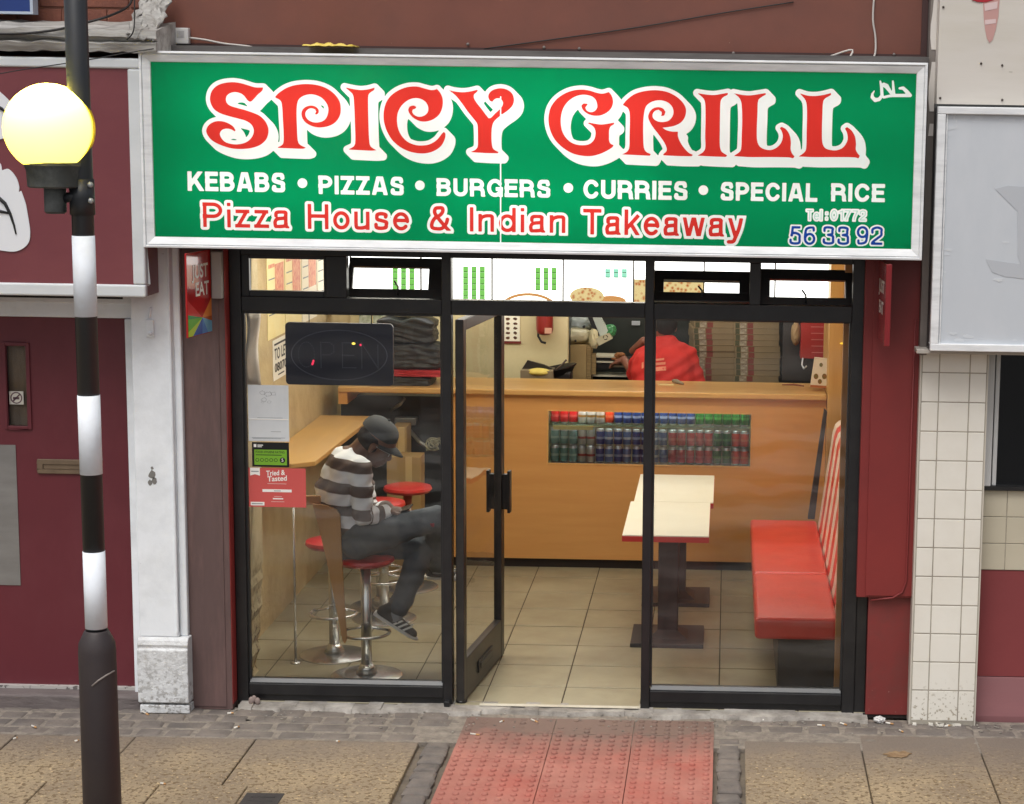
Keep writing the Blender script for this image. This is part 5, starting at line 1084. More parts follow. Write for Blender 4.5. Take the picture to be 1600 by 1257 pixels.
WORD = {'teal': 'grey green', 'silver': 'silver', 'navy': 'dark navy', 'blue': 'slate blue', 'red': 'red', 'green': 'dark green', 'orange': 'orange red', 'white': 'white'}
for i, k in enumerate(kinds):
    x = wx0+.008+pit*(i+.5)
    for lev in (0, 1):
        if wz0+lev*CH+CH > sz-.01: continue
        can(x+random.uniform(-.002, .002), CY+.075+random.uniform(-.006, .006), wz0-.0035+lev*(CH+.001), k, '%s drink can in the %s layer below the fridge shelf' % (WORD[k], ('lower', 'upper')[lev]), 'drink cans in the counter fridge')
for i, k in enumerate(topk):
    x = wx0+.008+pit*(i+.5)
    can(x, CY+.085+random.uniform(-.006, .006), sz+.0005, k, '%s drink can standing on the glass shelf of the fridge' % WORD[k], 'drink cans in the counter fridge')

# tables
TOP = mat('cream_laminate', S(238, 234, 214), .4, col2=S(232, 226, 204), nscale=2); EDG = mat('red_edge_band', S(196, 52, 46), .4); CAST = mat('black_cast_iron', S(46, 42, 42), .5, col2=S(38, 36, 36), nscale=6)
def table(x0, x1, y0, y1, cx, cy, label):
    t = thing('cafe_table', ((x0+x1)/2, (y0+y1)/2, .02), label, 'table', 'cafe tables in the middle of the shop')
    m = MB(); m.box(x0, x1, y0, y1, .744, .75); m.build('tabletop', TOP, t)
    m = MB(); m.box(x0-.002, x1+.002, y0-.003, y1, .712, .7435); m.build('edge', EDG, t, bevel=.002)
    m = MB(); m.box(cx-.06, cx+.06, cy-.05, cy+.05, .06, .711); m.build('column', CAST, t, bevel=.006)
    m = MB(); m.hexa([(cx-.215, cy-.22, .02), (cx+.215, cy-.22, .02), (cx+.215, cy+.22, .02), (cx-.215, cy+.22, .02)], [(cx-.213, cy-.218, .044), (cx+.213, cy-.218, .044), (cx+.213, cy+.218, .044), (cx-.213, cy+.218, .044)])
    m.hexa([(cx-.12, cy-.12, .044), (cx+.12, cy-.12, .044), (cx+.12, cy+.12, .044), (cx-.12, cy+.12, .044)], [(cx-.055, cy-.05, .085), (cx+.055, cy-.05, .085), (cx+.055, cy+.05, .085), (cx-.055, cy+.05, .085)]); m.build('base', CAST, t, bevel=.003); return t
table(.525, 1.012, .895, 1.845, .775, 1.385, 'nearer cream topped cafe table with red edge and black pedestal')
table(.545, 1.03, 1.849, 2.74, .80, 2.335, 'further cream topped cafe table, butted against the nearer one')
# bench
BR = mat('red_vinyl', S(226, 70, 58), .35, col2=S(216, 60, 50), nscale=2, bump=.35, bscale=7, coat=.15, stain=S(196, 50, 44), sscale=5, samt=.5); BRW = mat('cream_vinyl', S(226, 206, 186), .4)
bn = thing('bench_seat', (1.5, 1.5, .02), 'red vinyl bench with red and cream striped back along right wall', 'bench')
for a, b in ((.27, 1.30), (1.304, 2.80)):
    m = MB(); m.box(1.272, 1.712, a, b, .33, .45); m.build('seat_cushion', BR, bn, bevel=.022, seg=4)
MB().box(1.40, 1.74, .36, 2.75, .02, .33).build('bench_base', mat('bench_black', S(58, 52, 48), .6), bn)
ns = 14; m = MB(); y = .27; wdt = (2.78-.27)/ns
for k in range(ns):
    ya = .27+k*wdt; yb = ya+wdt
    prf = [(1.70, .36), (1.725, .46), (1.80, 1.05), (1.815, 1.10), (1.84, 1.125), (1.866, 1.13), (1.868, .36)]
    m.prism([(x, ya+.003, z) for x, z in prf], (0, wdt-.006, 0), k % 2)
m.build('striped_back', [BR, BRW], bn, bevel=.006)
m = MB(); m.prism([(1.655, 2.83, .45), (1.70, 2.83, .45), (1.765, 2.83, 1.17), (1.745, 2.83, 1.19)], (0, .06, 0)); tag(m.build('dark_end_panel', mat('end_panel_black', S(46, 44, 44), .6), loc=(1.7, 2.85, .45)), 'slanted dark panel between bench end and counter', 'panel')
a = oY(1305, 1000, .17).x; b = oY(1317, 1000, .17).x
m = MB(); m.box(a, b+.02, .17, .20, .02, 2.79); tag(m.build('wood_end_panel', mat('wood_edge', S(204, 148, 84), .45, col2=S(190, 132, 70), nscale=4, stretch=(4, 4, .3)), loc=(a, .17, .02), bevel=.002), 'tall orange wood edge panel just inside right window by bench end', 'panel')
# wall bar
BAR = mat('bar_plywood', S(206, 164, 98), .4, col2=S(188, 144, 80), nscale=3, stretch=(5, .5, 5), stain=S(216, 182, 124), sscale=3, samt=.4); PLY = mat('bracket_plywood', S(196, 146, 88), .5, col2=S(184, 134, 78), nscale=3, stretch=(4, 4, .6))
BZ = 1.06
wb_ = thing('wall_bar', (-1.45, 2.0, .02), 'long plywood eating bar fixed along the left wall', 'bar counter')
q = [oZ(603, 641, BZ), oZ(521, 641, BZ), oZ(392, 722, BZ), oZ(455, 724.5, BZ), oZ(491, 721.5, BZ)]
y1_ = 3.02; m = MB(); m.prism([(-1.262, y1_, BZ), (-1.618, y1_, BZ), (-1.618, q[3].y, BZ), (q[3].x, q[3].y, BZ), (q[4].x, q[4].y+.02, BZ)], (0, 0, -.03)); m.build('bar_top', BAR, wb_, bevel=.004)
BY2 = .33; Pb = [(488, 787), (510, 790), (525, 796), (531, 804), (533, 850), (537, 930), (541.5, 1000), (539, 1006), (535, 1001), (524, 945), (511, 880), (498, 825)]
m = MB(); m.prism([oY(x, y, BY2) for x, y in Pb], (0, .02, 0)); m.build('tapered_bracket', PLY, wb_, bevel=.002)
a_, b_ = oY(470, 776, BY2), oY(496, 790, BY2); m = MB(); m.box(-1.42, b_.x+.01, BY2+.021, BY2+.045, b_.z, a_.z); m.build('batten', PLY, wb_, bevel=.002)
lg = oZ(462, 1036, .02); m = MB(); m.cyl((lg.x, lg.y, .02), (lg.x-.0, lg.y, BZ-.0), .0075, n=12); m.lathe([(.03, .02), (.028, .028), (.008, .03)], (lg.x, lg.y, 0), 16); m.sweep([(lg.x, lg.y, BZ-.008), (q[3].x-.02, q[3].y+.03, BZ-.034)], .008, 8); m.build('steel_leg', mat('chrome', S(214, 214, 212), .26, .9, col2=S(186, 186, 184), nscale=8), wb_)
# bar stools
CHR = MATS['chrome']; SEATM = mat('stool_red', S(206, 52, 46), .32, col2=S(196, 46, 42), nscale=3, coat=.2); SEATD = mat('stool_red_deep', S(190, 34, 44), .3, coat=.2)
def stool(x, y, h, label, sm_=None):
    t = thing('bar_stool', (x, y, .02), label, 'bar stool', 'red topped bar stools by the wall bar')
    m = MB(); m.lathe([(.10, h-.052), (.145, h-.045), (.157, h-.028), (.152, h-.012), (.12, h-.003), (.05, h+.001)], (x, y, 0), 36); m.build('seat', sm_ or SEATM, t, smooth=True, auto=50)
    m = MB(); m.cyl((x, y, .045), (x, y, h-.052), .029, n=20); m.lathe([(.031, .045), (.06, .04), (.033, .09)], (x, y, 0), 20); m.build('column', CHR, t)
    m = MB(); m.lathe([(.195, .02), (.195, .0245), (.188, .028), (.10, .033), (.035, .040)], (x, y, 0), 40); m.build('base', CHR, t, smooth=True, auto=60)
    m = MB(); rr_ = .13; m.sweep([(x+rr_*math.sin(a), y-.02-rr_*math.cos(a), .27) for a in np.linspace(-2.0, 2.0, 17)], .009, 8); m.sweep([(x+rr_*math.sin(2.0), y-.02-rr_*math.cos(2.0), .27), (x, y, .30)], .008, 8); m.sweep([(x-rr_*math.sin(2.0), y-.02-rr_*math.cos(2.0), .27), (x, y, .30)], .008, 8); m.build('footrest', CHR, t)
    return t
s0 = oZ(571, 1057, .02); stool(s0.x+.004, .50, .70, 'chrome bar stool with deep red seat under the seated person', SEATD)
s1 = oZ(520, 1031, .02); sa, sb = oZ(594, 781, .70), oZ(637, 757, .70)
stool(s1.x-.01, s1.y+.10, .70, 'red bar stool half hidden behind plywood bracket at left wall', SEATD)
stool(sa.x, sa.y, .70, 'red bar stool in front of furthest stool, behind seated person')
stool(sb.x, sb.y, .70, 'furthest red bar stool, beside the brown cardboard boxes')
stool(oZ(612, 796, .70).x-.05, oZ(612, 796, .70).y, .69, 'red bar stool mostly hidden behind the seated knee')

# menu boards (backlit) under the ceiling
MBW = emis('menu_light', (1, .985, .94, 1), 2.6); MG = emis('menu_green', (.22, .62, .12, 1), .9); MG2 = emis('menu_mint', (.35, .85, .6, 1), .9); MP = None
def _pizza(n):
    e = n.nodes.new('ShaderNodeEmission'); tc = n.nodes.new('ShaderNodeTexCoord'); t = n.nodes.new('ShaderNodeTexVoronoi'); t.inputs['Scale'].default_value = 38
    n.links.new(tc.outputs['Object'], t.inputs['Vector']); r = n.nodes.new('ShaderNodeValToRGB'); cr = r.color_ramp
    cr.elements[0].color = (.62, .16, .04, 1); cr.elements[1].color = (1, .78, .36, 1); cr.elements[0].position = .12; cr.elements[1].position = .55
    n.links.new(t.outputs['Distance'], r.inputs[0]); n.links.new(r.outputs[0], e.inputs[0]); e.inputs[1].default_value = .72; return e.outputs[0]
PIZ = shader_mat('menu_pizza_print', _pizza); CRUST = emis('menu_crust', (.8, .38, .12, 1), .75); MLINE = mat('menu_divider', S(60, 58, 54), .6); MTXT = emis('menu_price_ink', (.08, .22, .04, 1), .5)
MY = 3.3; mzb = oY(850, 487, MY).z; mzt = 2.42
bound = [438, 548, 658, 769, 880, 990, 1100, 1211, 1299]
MLAB = ['leftmost plain white', 'white with one faint upright line', 'white left half with green price columns', 'white with low round pizza and green prices', 'white with topped pizza and short mint prices', 'orange food picture', 'plain white right of the food picture', 'rightmost cream white']
for k in range(8):
    xa, xb = oY(bound[k], 440, MY).x, oY(bound[k+1], 440, MY).x
    t = thing('menu_board', ((xa+xb)/2, MY, mzb), 'backlit menu board above counter, %s' % MLAB[k], 'menu board', 'backlit menu boards over the counter')
    MB().box(xa+.002, xb-.002, MY+.002, MY+.09, mzb, mzt).build('lightbox', MBW, t)
    m = MB(); m.box(xa-.005, xa+.005, MY-.012, MY+.09, mzb, mzt); m.box(xa+.002, xb-.002, MY-.01, MY+.09, mzb-.02, mzb); m.build('frame', MLINE, t)
    def prices(px0, px1, py0, py1, rows, mm):
        g = MB(); tx = MB(); w3 = (px1-px0)/3
        for c in range(3):
            for r_ in range(rows):
                h_ = (py1-py0)/rows; a, b = oY(px0+c*w3+w3*.12, py0+r_*h_, MY), oY(px0+c*w3+w3*.74, py0+(r_+1)*h_, MY)
                g.box(a.x, b.x, MY-.003, MY+.001, b.z, a.z); tx.box(a.x+(b.x-a.x)*.15, b.x-(b.x-a.x)*.15, MY-.0042, MY-.0032, b.z+.002, b.z+.007)
        g.build('price_column', mm, t, split=False); tx.build('prices', MTXT, t, split=False)
    if k == 2: prices(722, 761, 416, 482, 7, MG)
    if k == 1: prices(612, 651, 416, 486, 7, MG)
    if k == 3: prices(835, 873, 418, 454, 4, MG)
    if k == 4: prices(944, 983, 420, 434, 2, MG2)
    def ell(px, py, rx, ry, mm, nm, d=.0):
        c = oY(px, py, MY); g = MB(); g.prism([(c.x+rx*math.cos(q), MY-.003-d, c.z+ry*math.sin(q)*(1 if True else 1)) for q in np.linspace(0, 2*math.pi, 60, endpoint=False) if c.z+ry*math.sin(q) > mzb], (0, .0025, 0)); g.build(nm, mm, t)
    if k == 3: ell(826, 484, .20, .115, CRUST, 'pizza_rim'); ell(826, 486, .185, .105, MBW, 'pizza_face', .003)
    if k == 4: ell(917, 463, .115, .062, PIZ, 'topped_pizza'); ell(955, 470, .10, .035, CRUST, 'pizza_slice', -.001)
    if k == 5: MB().box(xa+.004, xb-.004, MY-.003, MY+.001, mzb, oY(1045, 437, MY).z).build('food_picture', PIZ, t)

# left wall menus and notices (on the wall, seen along it)
def wall_sheet(name, y0, y1, z0, z1, mat_, label, cat, blocks=(), x=-1.618):
    t = MB().box(x-.001, x+.002, y0, y1, z0, z1).build(name, mat_, loc=(x, (y0+y1)/2, z0)); tag(t, label, cat, None)
    for nm, mm, u0, u1, v0, v1 in blocks: MB().box(x+.002, x+.003, y0+u0*(y1-y0), y0+u1*(y1-y0), z0+v0*(z1-z0), z0+v1*(z1-z0)).build(nm, mm, t)
    return t
YEL = mat('menu_yellow', S(244, 232, 176), .6, col2=S(240, 222, 150), nscale=5); MRED = mat('menu_red', S(206, 104, 72), .6, col2=S(230, 170, 120), nscale=26, sharp=.3); MCR = mat('menu_cream', S(240, 234, 210), .7)
for k, y in enumerate((1.56, 2.03, 2.50, 2.97, 3.44)):
    bl2 = [('heading', MRED, .08, .9, .86, .93), ('food_print', MRED, .45, .95, .30, .62), ('menu_lines', INK, .08, .42, .2, .21), ('menu_lines', INK, .08, .42, .3, .31), ('menu_lines', INK, .08, .42, .4, .41), ('menu_lines', INK, .08, .42, .5, .51), ('menu_lines', MRED, .08, .42, .6, .63)]
    wall_sheet('wall_menu', y, y+.45, 1.735+.008*(k % 2), 2.44, (YEL, YEL, MCR, MCR, YEL)[k], '%s wall menu sheet high on the left wall' % ('nearest yellow', 'second yellow', 'first cream', 'second cream', 'furthest yellow')[k], 'menu', bl2)
tl_ = thing('to_let_sign', (-1.617, 1.87, 1.49), 'white TO LET notice with black capitals on the left wall', 'notice')
z0 = 1.475
MB().box(-1.619, -1.616, 1.68, 2.08, z0, z0+.245).build('sheet', mat('notice_paper', S(236, 232, 218), .8), tl_)
m = MB(); text(m, 'TO LET', (-1.6145, 1.71, z0+.125), Vector((0, 1, 0)), UZ, .065, .34, .02); text(m, '08070', (-1.6145, 1.71, z0+.05), Vector((0, 1, 0)), UZ, .05, .32, .02); m.box(-1.6155, -1.6145, 1.80, 1.96, z0+.022, z0+.03); m.box(-1.6155, -1.6145, 1.71, 2.04, z0+.21, z0+.222); m.build('lettering', BLKINK, tl_, split=False)
# curled leaflet on the plaster nib
m = MB(); vs = []; fs = []
for i in range(9):
    for j in range(5): a, = [oY(384+j*5.2+2.5*math.sin(i*.8+j*.4), 487+i*14.6, .10+.022*j+.012*math.sin(i*.9+j))]; vs.append(a)
for i in range(8):
    for j in range(4): fs.append((i*5+j, i*5+j+1, (i+1)*5+j+1, (i+1)*5+j))
m._faces(vs, fs); lf_ = m.build('curled_leaflet', mat('leaflet', S(238, 234, 226), .6, col2=S(224, 208, 190), nscale=5), smooth=True, auto=60, loc=tuple(vs[20])); q_ = lf_.modifiers.new('t', 'SOLIDIFY'); q_.thickness = .003; tag(lf_, 'curled white and red leaflet pinned at left edge of left window', 'leaflet')

# delivery bags on the counter's left end
BAGM = mat('black_nylon', S(30, 32, 35), .5, col2=S(42, 44, 48), nscale=6, bump=.5, bscale=20); BAGR = mat('red_nylon', S(176, 34, 44), .55, bump=.4, bscale=20)
def bag(x0, x1, y0, y1, z0, z1, m_, label, lumps=.02):
    mb = MB(); bm = mb.bm
    bmesh.ops.create_cube(bm, size=1); bmesh.ops.subdivide_edges(bm, edges=bm.edges, cuts=22, use_grid_fill=True)
    rs_ = random.Random(label); W_ = [(Vector((rs_.uniform(-1, 1), rs_.uniform(-1, 1), rs_.uniform(-1, 1)*1.4))*rs_.uniform(3, 9), rs_.uniform(0, 6)) for _ in range(8)]
    for v in bm.verts:
        p_ = v.co*2; k = (abs(p_.x)**9+abs(p_.y)**9+abs(p_.z)**9)**(1/9); p_ = p_/k; sag = 1-.22*max(0, p_.z)*(abs(p_.x)**3)
        d = (sum(abs(math.sin(p_.dot(w_)+f_)) for w_, f_ in W_)/8-.62)*lumps*3.2
        v.co = Vector(((x0+x1)/2+p_.x*(x1-x0)/2, (y0+y1)/2+p_.y*(y1-y0)/2, (z0+z1)/2+p_.z*sag*(z1-z0)/2))+p_.normalized()*d*(.25 if p_.z < -.8 else 1)
    o = mb.build('delivery_bag', m_, smooth=True, auto=50, loc=((x0+x1)/2, (y0+y1)/2, z0)); tag(o, label, 'delivery bag', 'delivery bags piled on the counter'); return o
def px_bag(l, t, r, b, y0, y1, m_, label, l2=.018): a, c = oY(l, t, y0), oY(r, b, y0); return bag(a.x, c.x, y0, y1, c.z, a.z, m_, label, l2)
px_bag(575, 588, 672, 606, 3.14, 3.46, BAGM, 'flat black delivery bag at the bottom of the pile', .006)
px_bag(585, 577, 700, 590.5, 3.15, 3.46, BAGR, 'red delivery bag squashed near the bottom of the pile', .006)
px_bag(580, 537, 687, 578.5, 3.15, 3.48, BAGM, 'big black delivery bag in middle of the pile')
px_bag(585, 497, 677, 539, 3.18, 3.46, BAGM, 'crumpled black delivery bag on top of the pile')
# little green plant pictures on the wall above
for k, (l, r) in enumerate(((561, 580), (583, 622))):
    a, b = oY(l, 490, 4.09), oY(r, 507, 4.09); t = MB().box(a.x, b.x, 4.092, 4.099, b.z, a.z+.06).build('leaf_print', mat('print_paper', S(206, 208, 190), .7, col2=S(120, 132, 96), nscale=22, sharp=.3), loc=((a.x+b.x)/2, 4.095, b.z)); tag(t, '%s pale leaf print on the wall above the OPEN sign' % ('narrow', 'wide')[k], 'picture')
# dark equipment under the counter end
eq = thing('under_counter_unit', (-1.1, 3.4, .02), 'dark catering unit with pipes under the counter left end', 'catering unit')
m = MB(); m.box(-1.56, cx0-.01, 3.42, 3.62, .02, 1.14); m.build('cabinet', mat('unit_black', S(40, 40, 40), .4, .2, col2=S(58, 58, 56), nscale=4), eq)
m = MB(); m.sweep([oY(612, 640, 3.3), oY(625, 632, 3.28), oY(632, 622, 3.28)], .012, 10); m.sweep([oY(640, 672, 3.3), oY(655, 690, 3.25), oY(670, 700, 3.22)], .014, 10); m.build('pipe', mat('pipe_steel', S(150, 150, 142), .3, .7), eq)
m = MB(); c = oY(677, 694, 3.2); 
for k in range(6): a = k*.9; m.sweep([c+Vector((.05*math.cos(t_)*(1-.08*k), .02*math.sin(3*t_+k), .045*math.sin(t_+a)*(1-.06*k))) for t_ in np.linspace(0, 5.6, 14)], .006, 6)
m.build('coiled_hose', mat('hose_clear', S(150, 148, 120), .4), eq)
m = MB(); a = oY(617, 652, 3.3); b = oY(651, 664, 3.3); m.box(a.x, b.x, 3.28, 3.36, b.z, a.z); m.build('bracket_plate', mat('plate_grey', S(112, 114, 112), .4, .4), eq, bevel=.006)
# cardboard boxes on the floor behind the seated person
CARD = mat('cardboard', S(172, 146, 98), .8, col2=S(158, 132, 86), nscale=3); CARDT = mat('box_tape', S(196, 172, 122), .4)
def carton(l, t, r, yb_z, Y, dp, label, zb=.02):
    a, b = oY(l, t, Y), oY(r, t, Y); bxo = thing('cardboard_box', ((a.x+b.x)/2, Y+dp/2, zb), label, 'box', 'cardboard boxes by the counter')
    m = MB(); m.box(a.x, b.x, Y, Y+dp, zb, a.z); m.build('carton', CARD, bxo, bevel=.004)
    m = MB(); m.obox(((a.x*.35+b.x*.65), Y-.001, (a.z-.10)), (.0, 0, .10), (0, .0008, 0), (-.022, 0, .0)); m.build('tape', CARDT, bxo)
carton(604, 713, 657, 0, 2.88, .18, 'nearer cardboard box on the floor behind the red stools')
carton(612, 667, 635, 0, 3.08, .2, 'taller narrow cardboard box behind the nearer one')

# things along the kitchen bench behind the counter
kb_ = thing('kitchen_bench', (.9, 4.6, .02), 'steel kitchen work bench behind the counter', 'work bench')
m = MB(); m.box(-.04, 1.86, 4.35, 4.95, 1.02, 1.06); m.build('bench_top', mat('bench_steel', S(150, 150, 142), .3, .7, col2=S(132, 132, 126), nscale=4), kb_); m = MB()
for x in (-.02, 1.82): m.box(x, x+.04, 4.37, 4.41, .02, 1.02); m.box(x, x+.04, 4.89, 4.93, .02, 1.02)
m.build('bench_legs', mat('bench_steel', 0), kb_)
hood = thing('extractor_hood', (.6, 5.6, 1.2), 'dark grey steel cooking range and hood at the back', 'cooker hood')
MB().box(.0, 1.2, 5.4, 6.1, 1.02, 2.2).build('hood_body', mat('hood_grey', S(70, 74, 68), .4, .5, col2=S(58, 62, 58), nscale=2), hood)
m = MB(); m.box(.02, 1.1, 5.34, 5.4, oY(960, 570, 5.34).z, oY(960, 563, 5.34).z); m.build('rail', mat('bench_steel', 0), hood)
m = MB(); m.box(oY(987, 505, 5.3).x, oY(1000, 505, 5.3).x, 5.3, 5.33, oY(990, 508, 5.3).z, oY(990, 502, 5.3).z); m.build('tag', PAPER, hood)
def px_box(mb, l, t, r, b, y0, y1, mi=0): a, c = oY(l, t, y0), oY(r, b, y0); mb.box(a.x, c.x, y0, y1, c.z, a.z, mi); return a, c
bb = thing('cardboard_box', (.05, 4.4, 1.06), 'plain brown box standing upright behind the counter, left of cook', 'box')
m = MB(); a, c = px_box(m, 854, 538, 916, 600, 4.36, 4.40); m.build('front_flap', CARD, bb); 
m = MB(); m.box(a.x, c.x+.03, 4.402, 4.62, 1.06, a.z-.006); m.build('body', CARD, bb, bevel=.003)
m = MB(); px_box(m, 917, 541, 923, 600, 4.37, 4.40); px_box(m, 924, 552, 931, 585, 4.39, 4.42); m.build('side_ridge', mat('corrugated', S(160, 136, 92), .9, col2=S(120, 98, 62), nscale=40, stretch=(.2, 1, 3)), bb)
# crumpled carrier bags on the box
def crumple(name, l, t, r, b, y0, y1, m_, label, cat, seed, amp=.03):
    rs_ = random.Random(seed); mb = MB(); bm = mb.bm; a, c = oY(l, t, y0), oY(r, b, y0)
    bmesh.ops.create_icosphere(bm, subdivisions=4, radius=1)
    ph = [(Vector((rs_.uniform(-1, 1), rs_.uniform(-1, 1), rs_.uniform(-1, 1)))*6, rs_.uniform(0, 6)) for _ in range(7)]
    for v in bm.verts:
        p_ = v.co.copy(); d = sum(abs(math.sin(p_.dot(w_)+f_)) for w_, f_ in ph)/7-.5
        s_ = 1+d*amp*10
        v.co = Vector(((a.x+c.x)/2+p_.x*s_*(c.x-a.x)/2, (y0+y1)/2+p_.y*s_*(y1-y0)/2, (a.z+c.z)/2+p_.z*s_*(a.z-c.z)/2))
    o = mb.build(name, m_, smooth=True, auto=35, loc=((a.x+c.x)/2, (y0+y1)/2, c.z)); tag(o, label, cat); return o
CBAG = mat('carrier_white', S(206, 198, 164), .4, col2=S(186, 176, 140), nscale=5, bump=.3, bscale=16)
cb1 = crumple('carrier_bag', 858, 512, 925, 540, 4.38, 4.6, CBAG, 'lower crumpled cream carrier bag lying on the brown box', 'carrier bag', 2)
cb2 = crumple('carrier_bag', 872, 494, 925, 520, 4.44, 4.62, mat('carrier_grey', S(170, 176, 170), .4, col2=S(140, 150, 146), nscale=5, bump=.3, bscale=16), 'upper grey white carrier bag crumpled on the other', 'carrier bag', 5)
m = MB()
for px, py, r_ in ((868, 522, .012), (874, 526, .006), (912, 511, .010), (899, 533, .007)): c = oY(px, py, 4.335); m.prism([(c.x+r_*math.cos(q), 4.335, c.z+r_*.9*math.sin(q)) for q in np.linspace(0, 2*math.pi, 9, endpoint=False)], (0, .05, 0))
m.build('bag_print', BLKINK, cb1)
hb = thing('paper_bag', (.45, 4.45, 1.06), 'white paper bag with black diagonal band leaning right of the brown box', 'paper bag')
def strip3(pts, Y, th): mb = MB(); mb.prism([oY(x, y, Y) for x, y in pts], (0, th, 0)); return mb
strip3([(922, 494), (938, 494), (952, 520), (943, 530), (935, 526)], 4.40, .05).build('sheet', mat('bag_paper', S(196, 202, 188), .6, col2=S(176, 184, 172), nscale=6), hb)
strip3([(918, 494), (925, 494), (937, 524), (931, 527)], 4.39, .012).build('band', BLKINK, hb)
rcb = thing('recycling_box', (.5, 4.42, 1.3), 'small cream carton with black recycling mark, tilted beside green wrap', 'carton')
strip3([(930, 529), (952, 520), (957, 529), (936, 540)], 4.37, .06).build('carton', CBAG, rcb)
m = MB(); c = oY(946, 527, 4.368)
for k in range(3): t0 = k*2.094; m.sweep([c+Vector((.016*math.cos(t0+q), 0, .016*math.sin(t0+q))) for q in np.linspace(0, 1.5, 5)], .003, 6)
m.build('recycling_mark', BLKINK, rcb)
crumple('green_wrap', 944, 508, 962, 528, 4.40, 4.5, mat('green_film', S(52, 120, 70), .3, col2=S(80, 150, 96), nscale=12), 'crumpled green plastic film beside the paper bag', 'plastic film', 9, .05)
crumple('paper_roll', 920, 513, 936, 545, 4.37, 4.46, mat('cream_paper', S(220, 208, 164), .7), 'bunched cream paper hanging at the brown box corner', 'paper', 12, .04)
# pan and trays on the counter's back edge
pn = thing('frying_pan', (.0, 3.75, 1.1), 'black round pan with a ladle in it behind the counter', 'pan')
c = oY(870, 576, 3.95); m = MB(); tilt = Matrix.Rotation(R(-12), 3, 'Y')
prf = [(.02, -.045), (.10, -.045), (.135, .0), (.145, .004), (.145, .012), (.132, .008), (.10, -.03), (.02, -.032)]
vs = []; fs = []; n = 36
for r_, z in prf:
    for k in range(n): vs.append(c+tilt @ Vector((r_*math.cos(2*math.pi*k/n), r_*math.sin(2*math.pi*k/n), z)))
for i in range(len(prf)-1):
    for k in range(n): b = (k+1) % n; fs.append((i*n+k, i*n+b, (i+1)*n+b, (i+1)*n+k))
fs += [tuple(range(n-1, -1, -1)), tuple(range((len(prf)-1)*n, len(prf)*n))]
m._faces(vs, fs, 0, True); m.build('pan_body', mat('pan_black', S(28, 24, 24), .4), pn, smooth=True, auto=40)
m = MB(); m.sweep([oY(864, 582, 3.93), oY(876, 572, 3.92), oY(885, 562, 3.92)], .007, 8); m.build('ladle', mat('ladle_brown', S(84, 68, 56), .5), pn)
tk = thing('pan_support', (.0, 3.95, .02), 'dark worktop unit holding the pan and trays behind counter', 'work bench'); MB().box(-.3, .32, 3.66, 4.09, .02, 1.13).build('unit', mat('dark_bench', S(44, 42, 40), .6), tk)
m = MB(); px_box(m, 864, 580, 893, 604, 3.86, 4.0); m.build('pot', mat('pan_black', 0), pn, bevel=.02, seg=4)
ty = thing('food_tray', (-.15, 3.7, 1.1), 'grey box of yellow wraps with black lid behind counter', 'food tray')
strip3([(813, 579), (863, 580), (863, 600), (813, 600)], 3.72, .2).build('tray', mat('tray_grey', S(126, 112, 88), .7), ty)
m = MB(); m.ball(oY(842, 581, 3.76), .085, (1, .8, .32)); m.build('wraps', mat('yellow_wraps', S(222, 204, 110), .6, col2=S(206, 184, 88), nscale=10), ty)
strip3([(815, 577), (824, 563), (850, 570), (866, 577), (862, 583), (840, 578)], 3.82, .03).build('lid', mat('pan_black', 0), ty)
# food chart and extinguisher on the cream wall
fc = thing('food_chart', (-.4, 4.09, 1.5), 'cream chart of small food pictures with red foot on cream wall', 'poster')
a, b = oY(775, 485, 4.085), oY(812, 537, 4.085); MB().box(a.x, b.x, 4.088, 4.098, b.z, a.z+.1).build('sheet', MCR, fc); m = MB(); m.box(a.x, b.x+.01, 4.085, 4.0878, b.z, b.z+.018); m.build('foot_band', mat('dark_red_print', S(110, 34, 28), .6), fc)
m = MB()
for i in range(3):
    for j in range(5):
        c = oY(782+i*11.5, 498+j*7.4, 4.086); r_ = .016
        m.prism([(c.x+r_*math.cos(q)*random.uniform(.75, 1.1), 4.0855, c.z+r_*.75*math.sin(q)*random.uniform(.6, 1.1)) for q in np.linspace(0, 2*math.pi, 9, endpoint=False)], (0, .002, 0))
m.build('food_pictures', mat('food_print', S(110, 72, 44), .7, col2=S(60, 40, 30), nscale=60), fc)
ex = thing('fire_extinguisher', (-.05, 4.05, 1.4), 'dark red fire extinguisher hanging at the cream wall edge', 'fire extinguisher')
c = oY(851, 523, 4.02); m = MB(); m.lathe([(.03, 0), (.055, .012), (.062, .04), (.062, .26), (.05, .31), (.02, .34)], (c.x, 4.02, c.z), 24); m.build('cylinder', mat('extinguisher_red', S(138, 40, 36), .35, coat=.3), ex)
m = MB(); a, b = oY(851, 512, 3.955), oY(862, 521, 3.955); m.box(a.x, b.x, 3.952, 3.958, b.z, a.z); m.build('label', mat('ext_label', S(200, 150, 124), .6), ex)
m = MB(); m.sweep([oY(842, 505, 4.0), oY(841, 525, 4.0), oY(846, 534, 4.0), oY(853, 536, 4.0)], .009, 8); m.build('hose', BLK, ex)
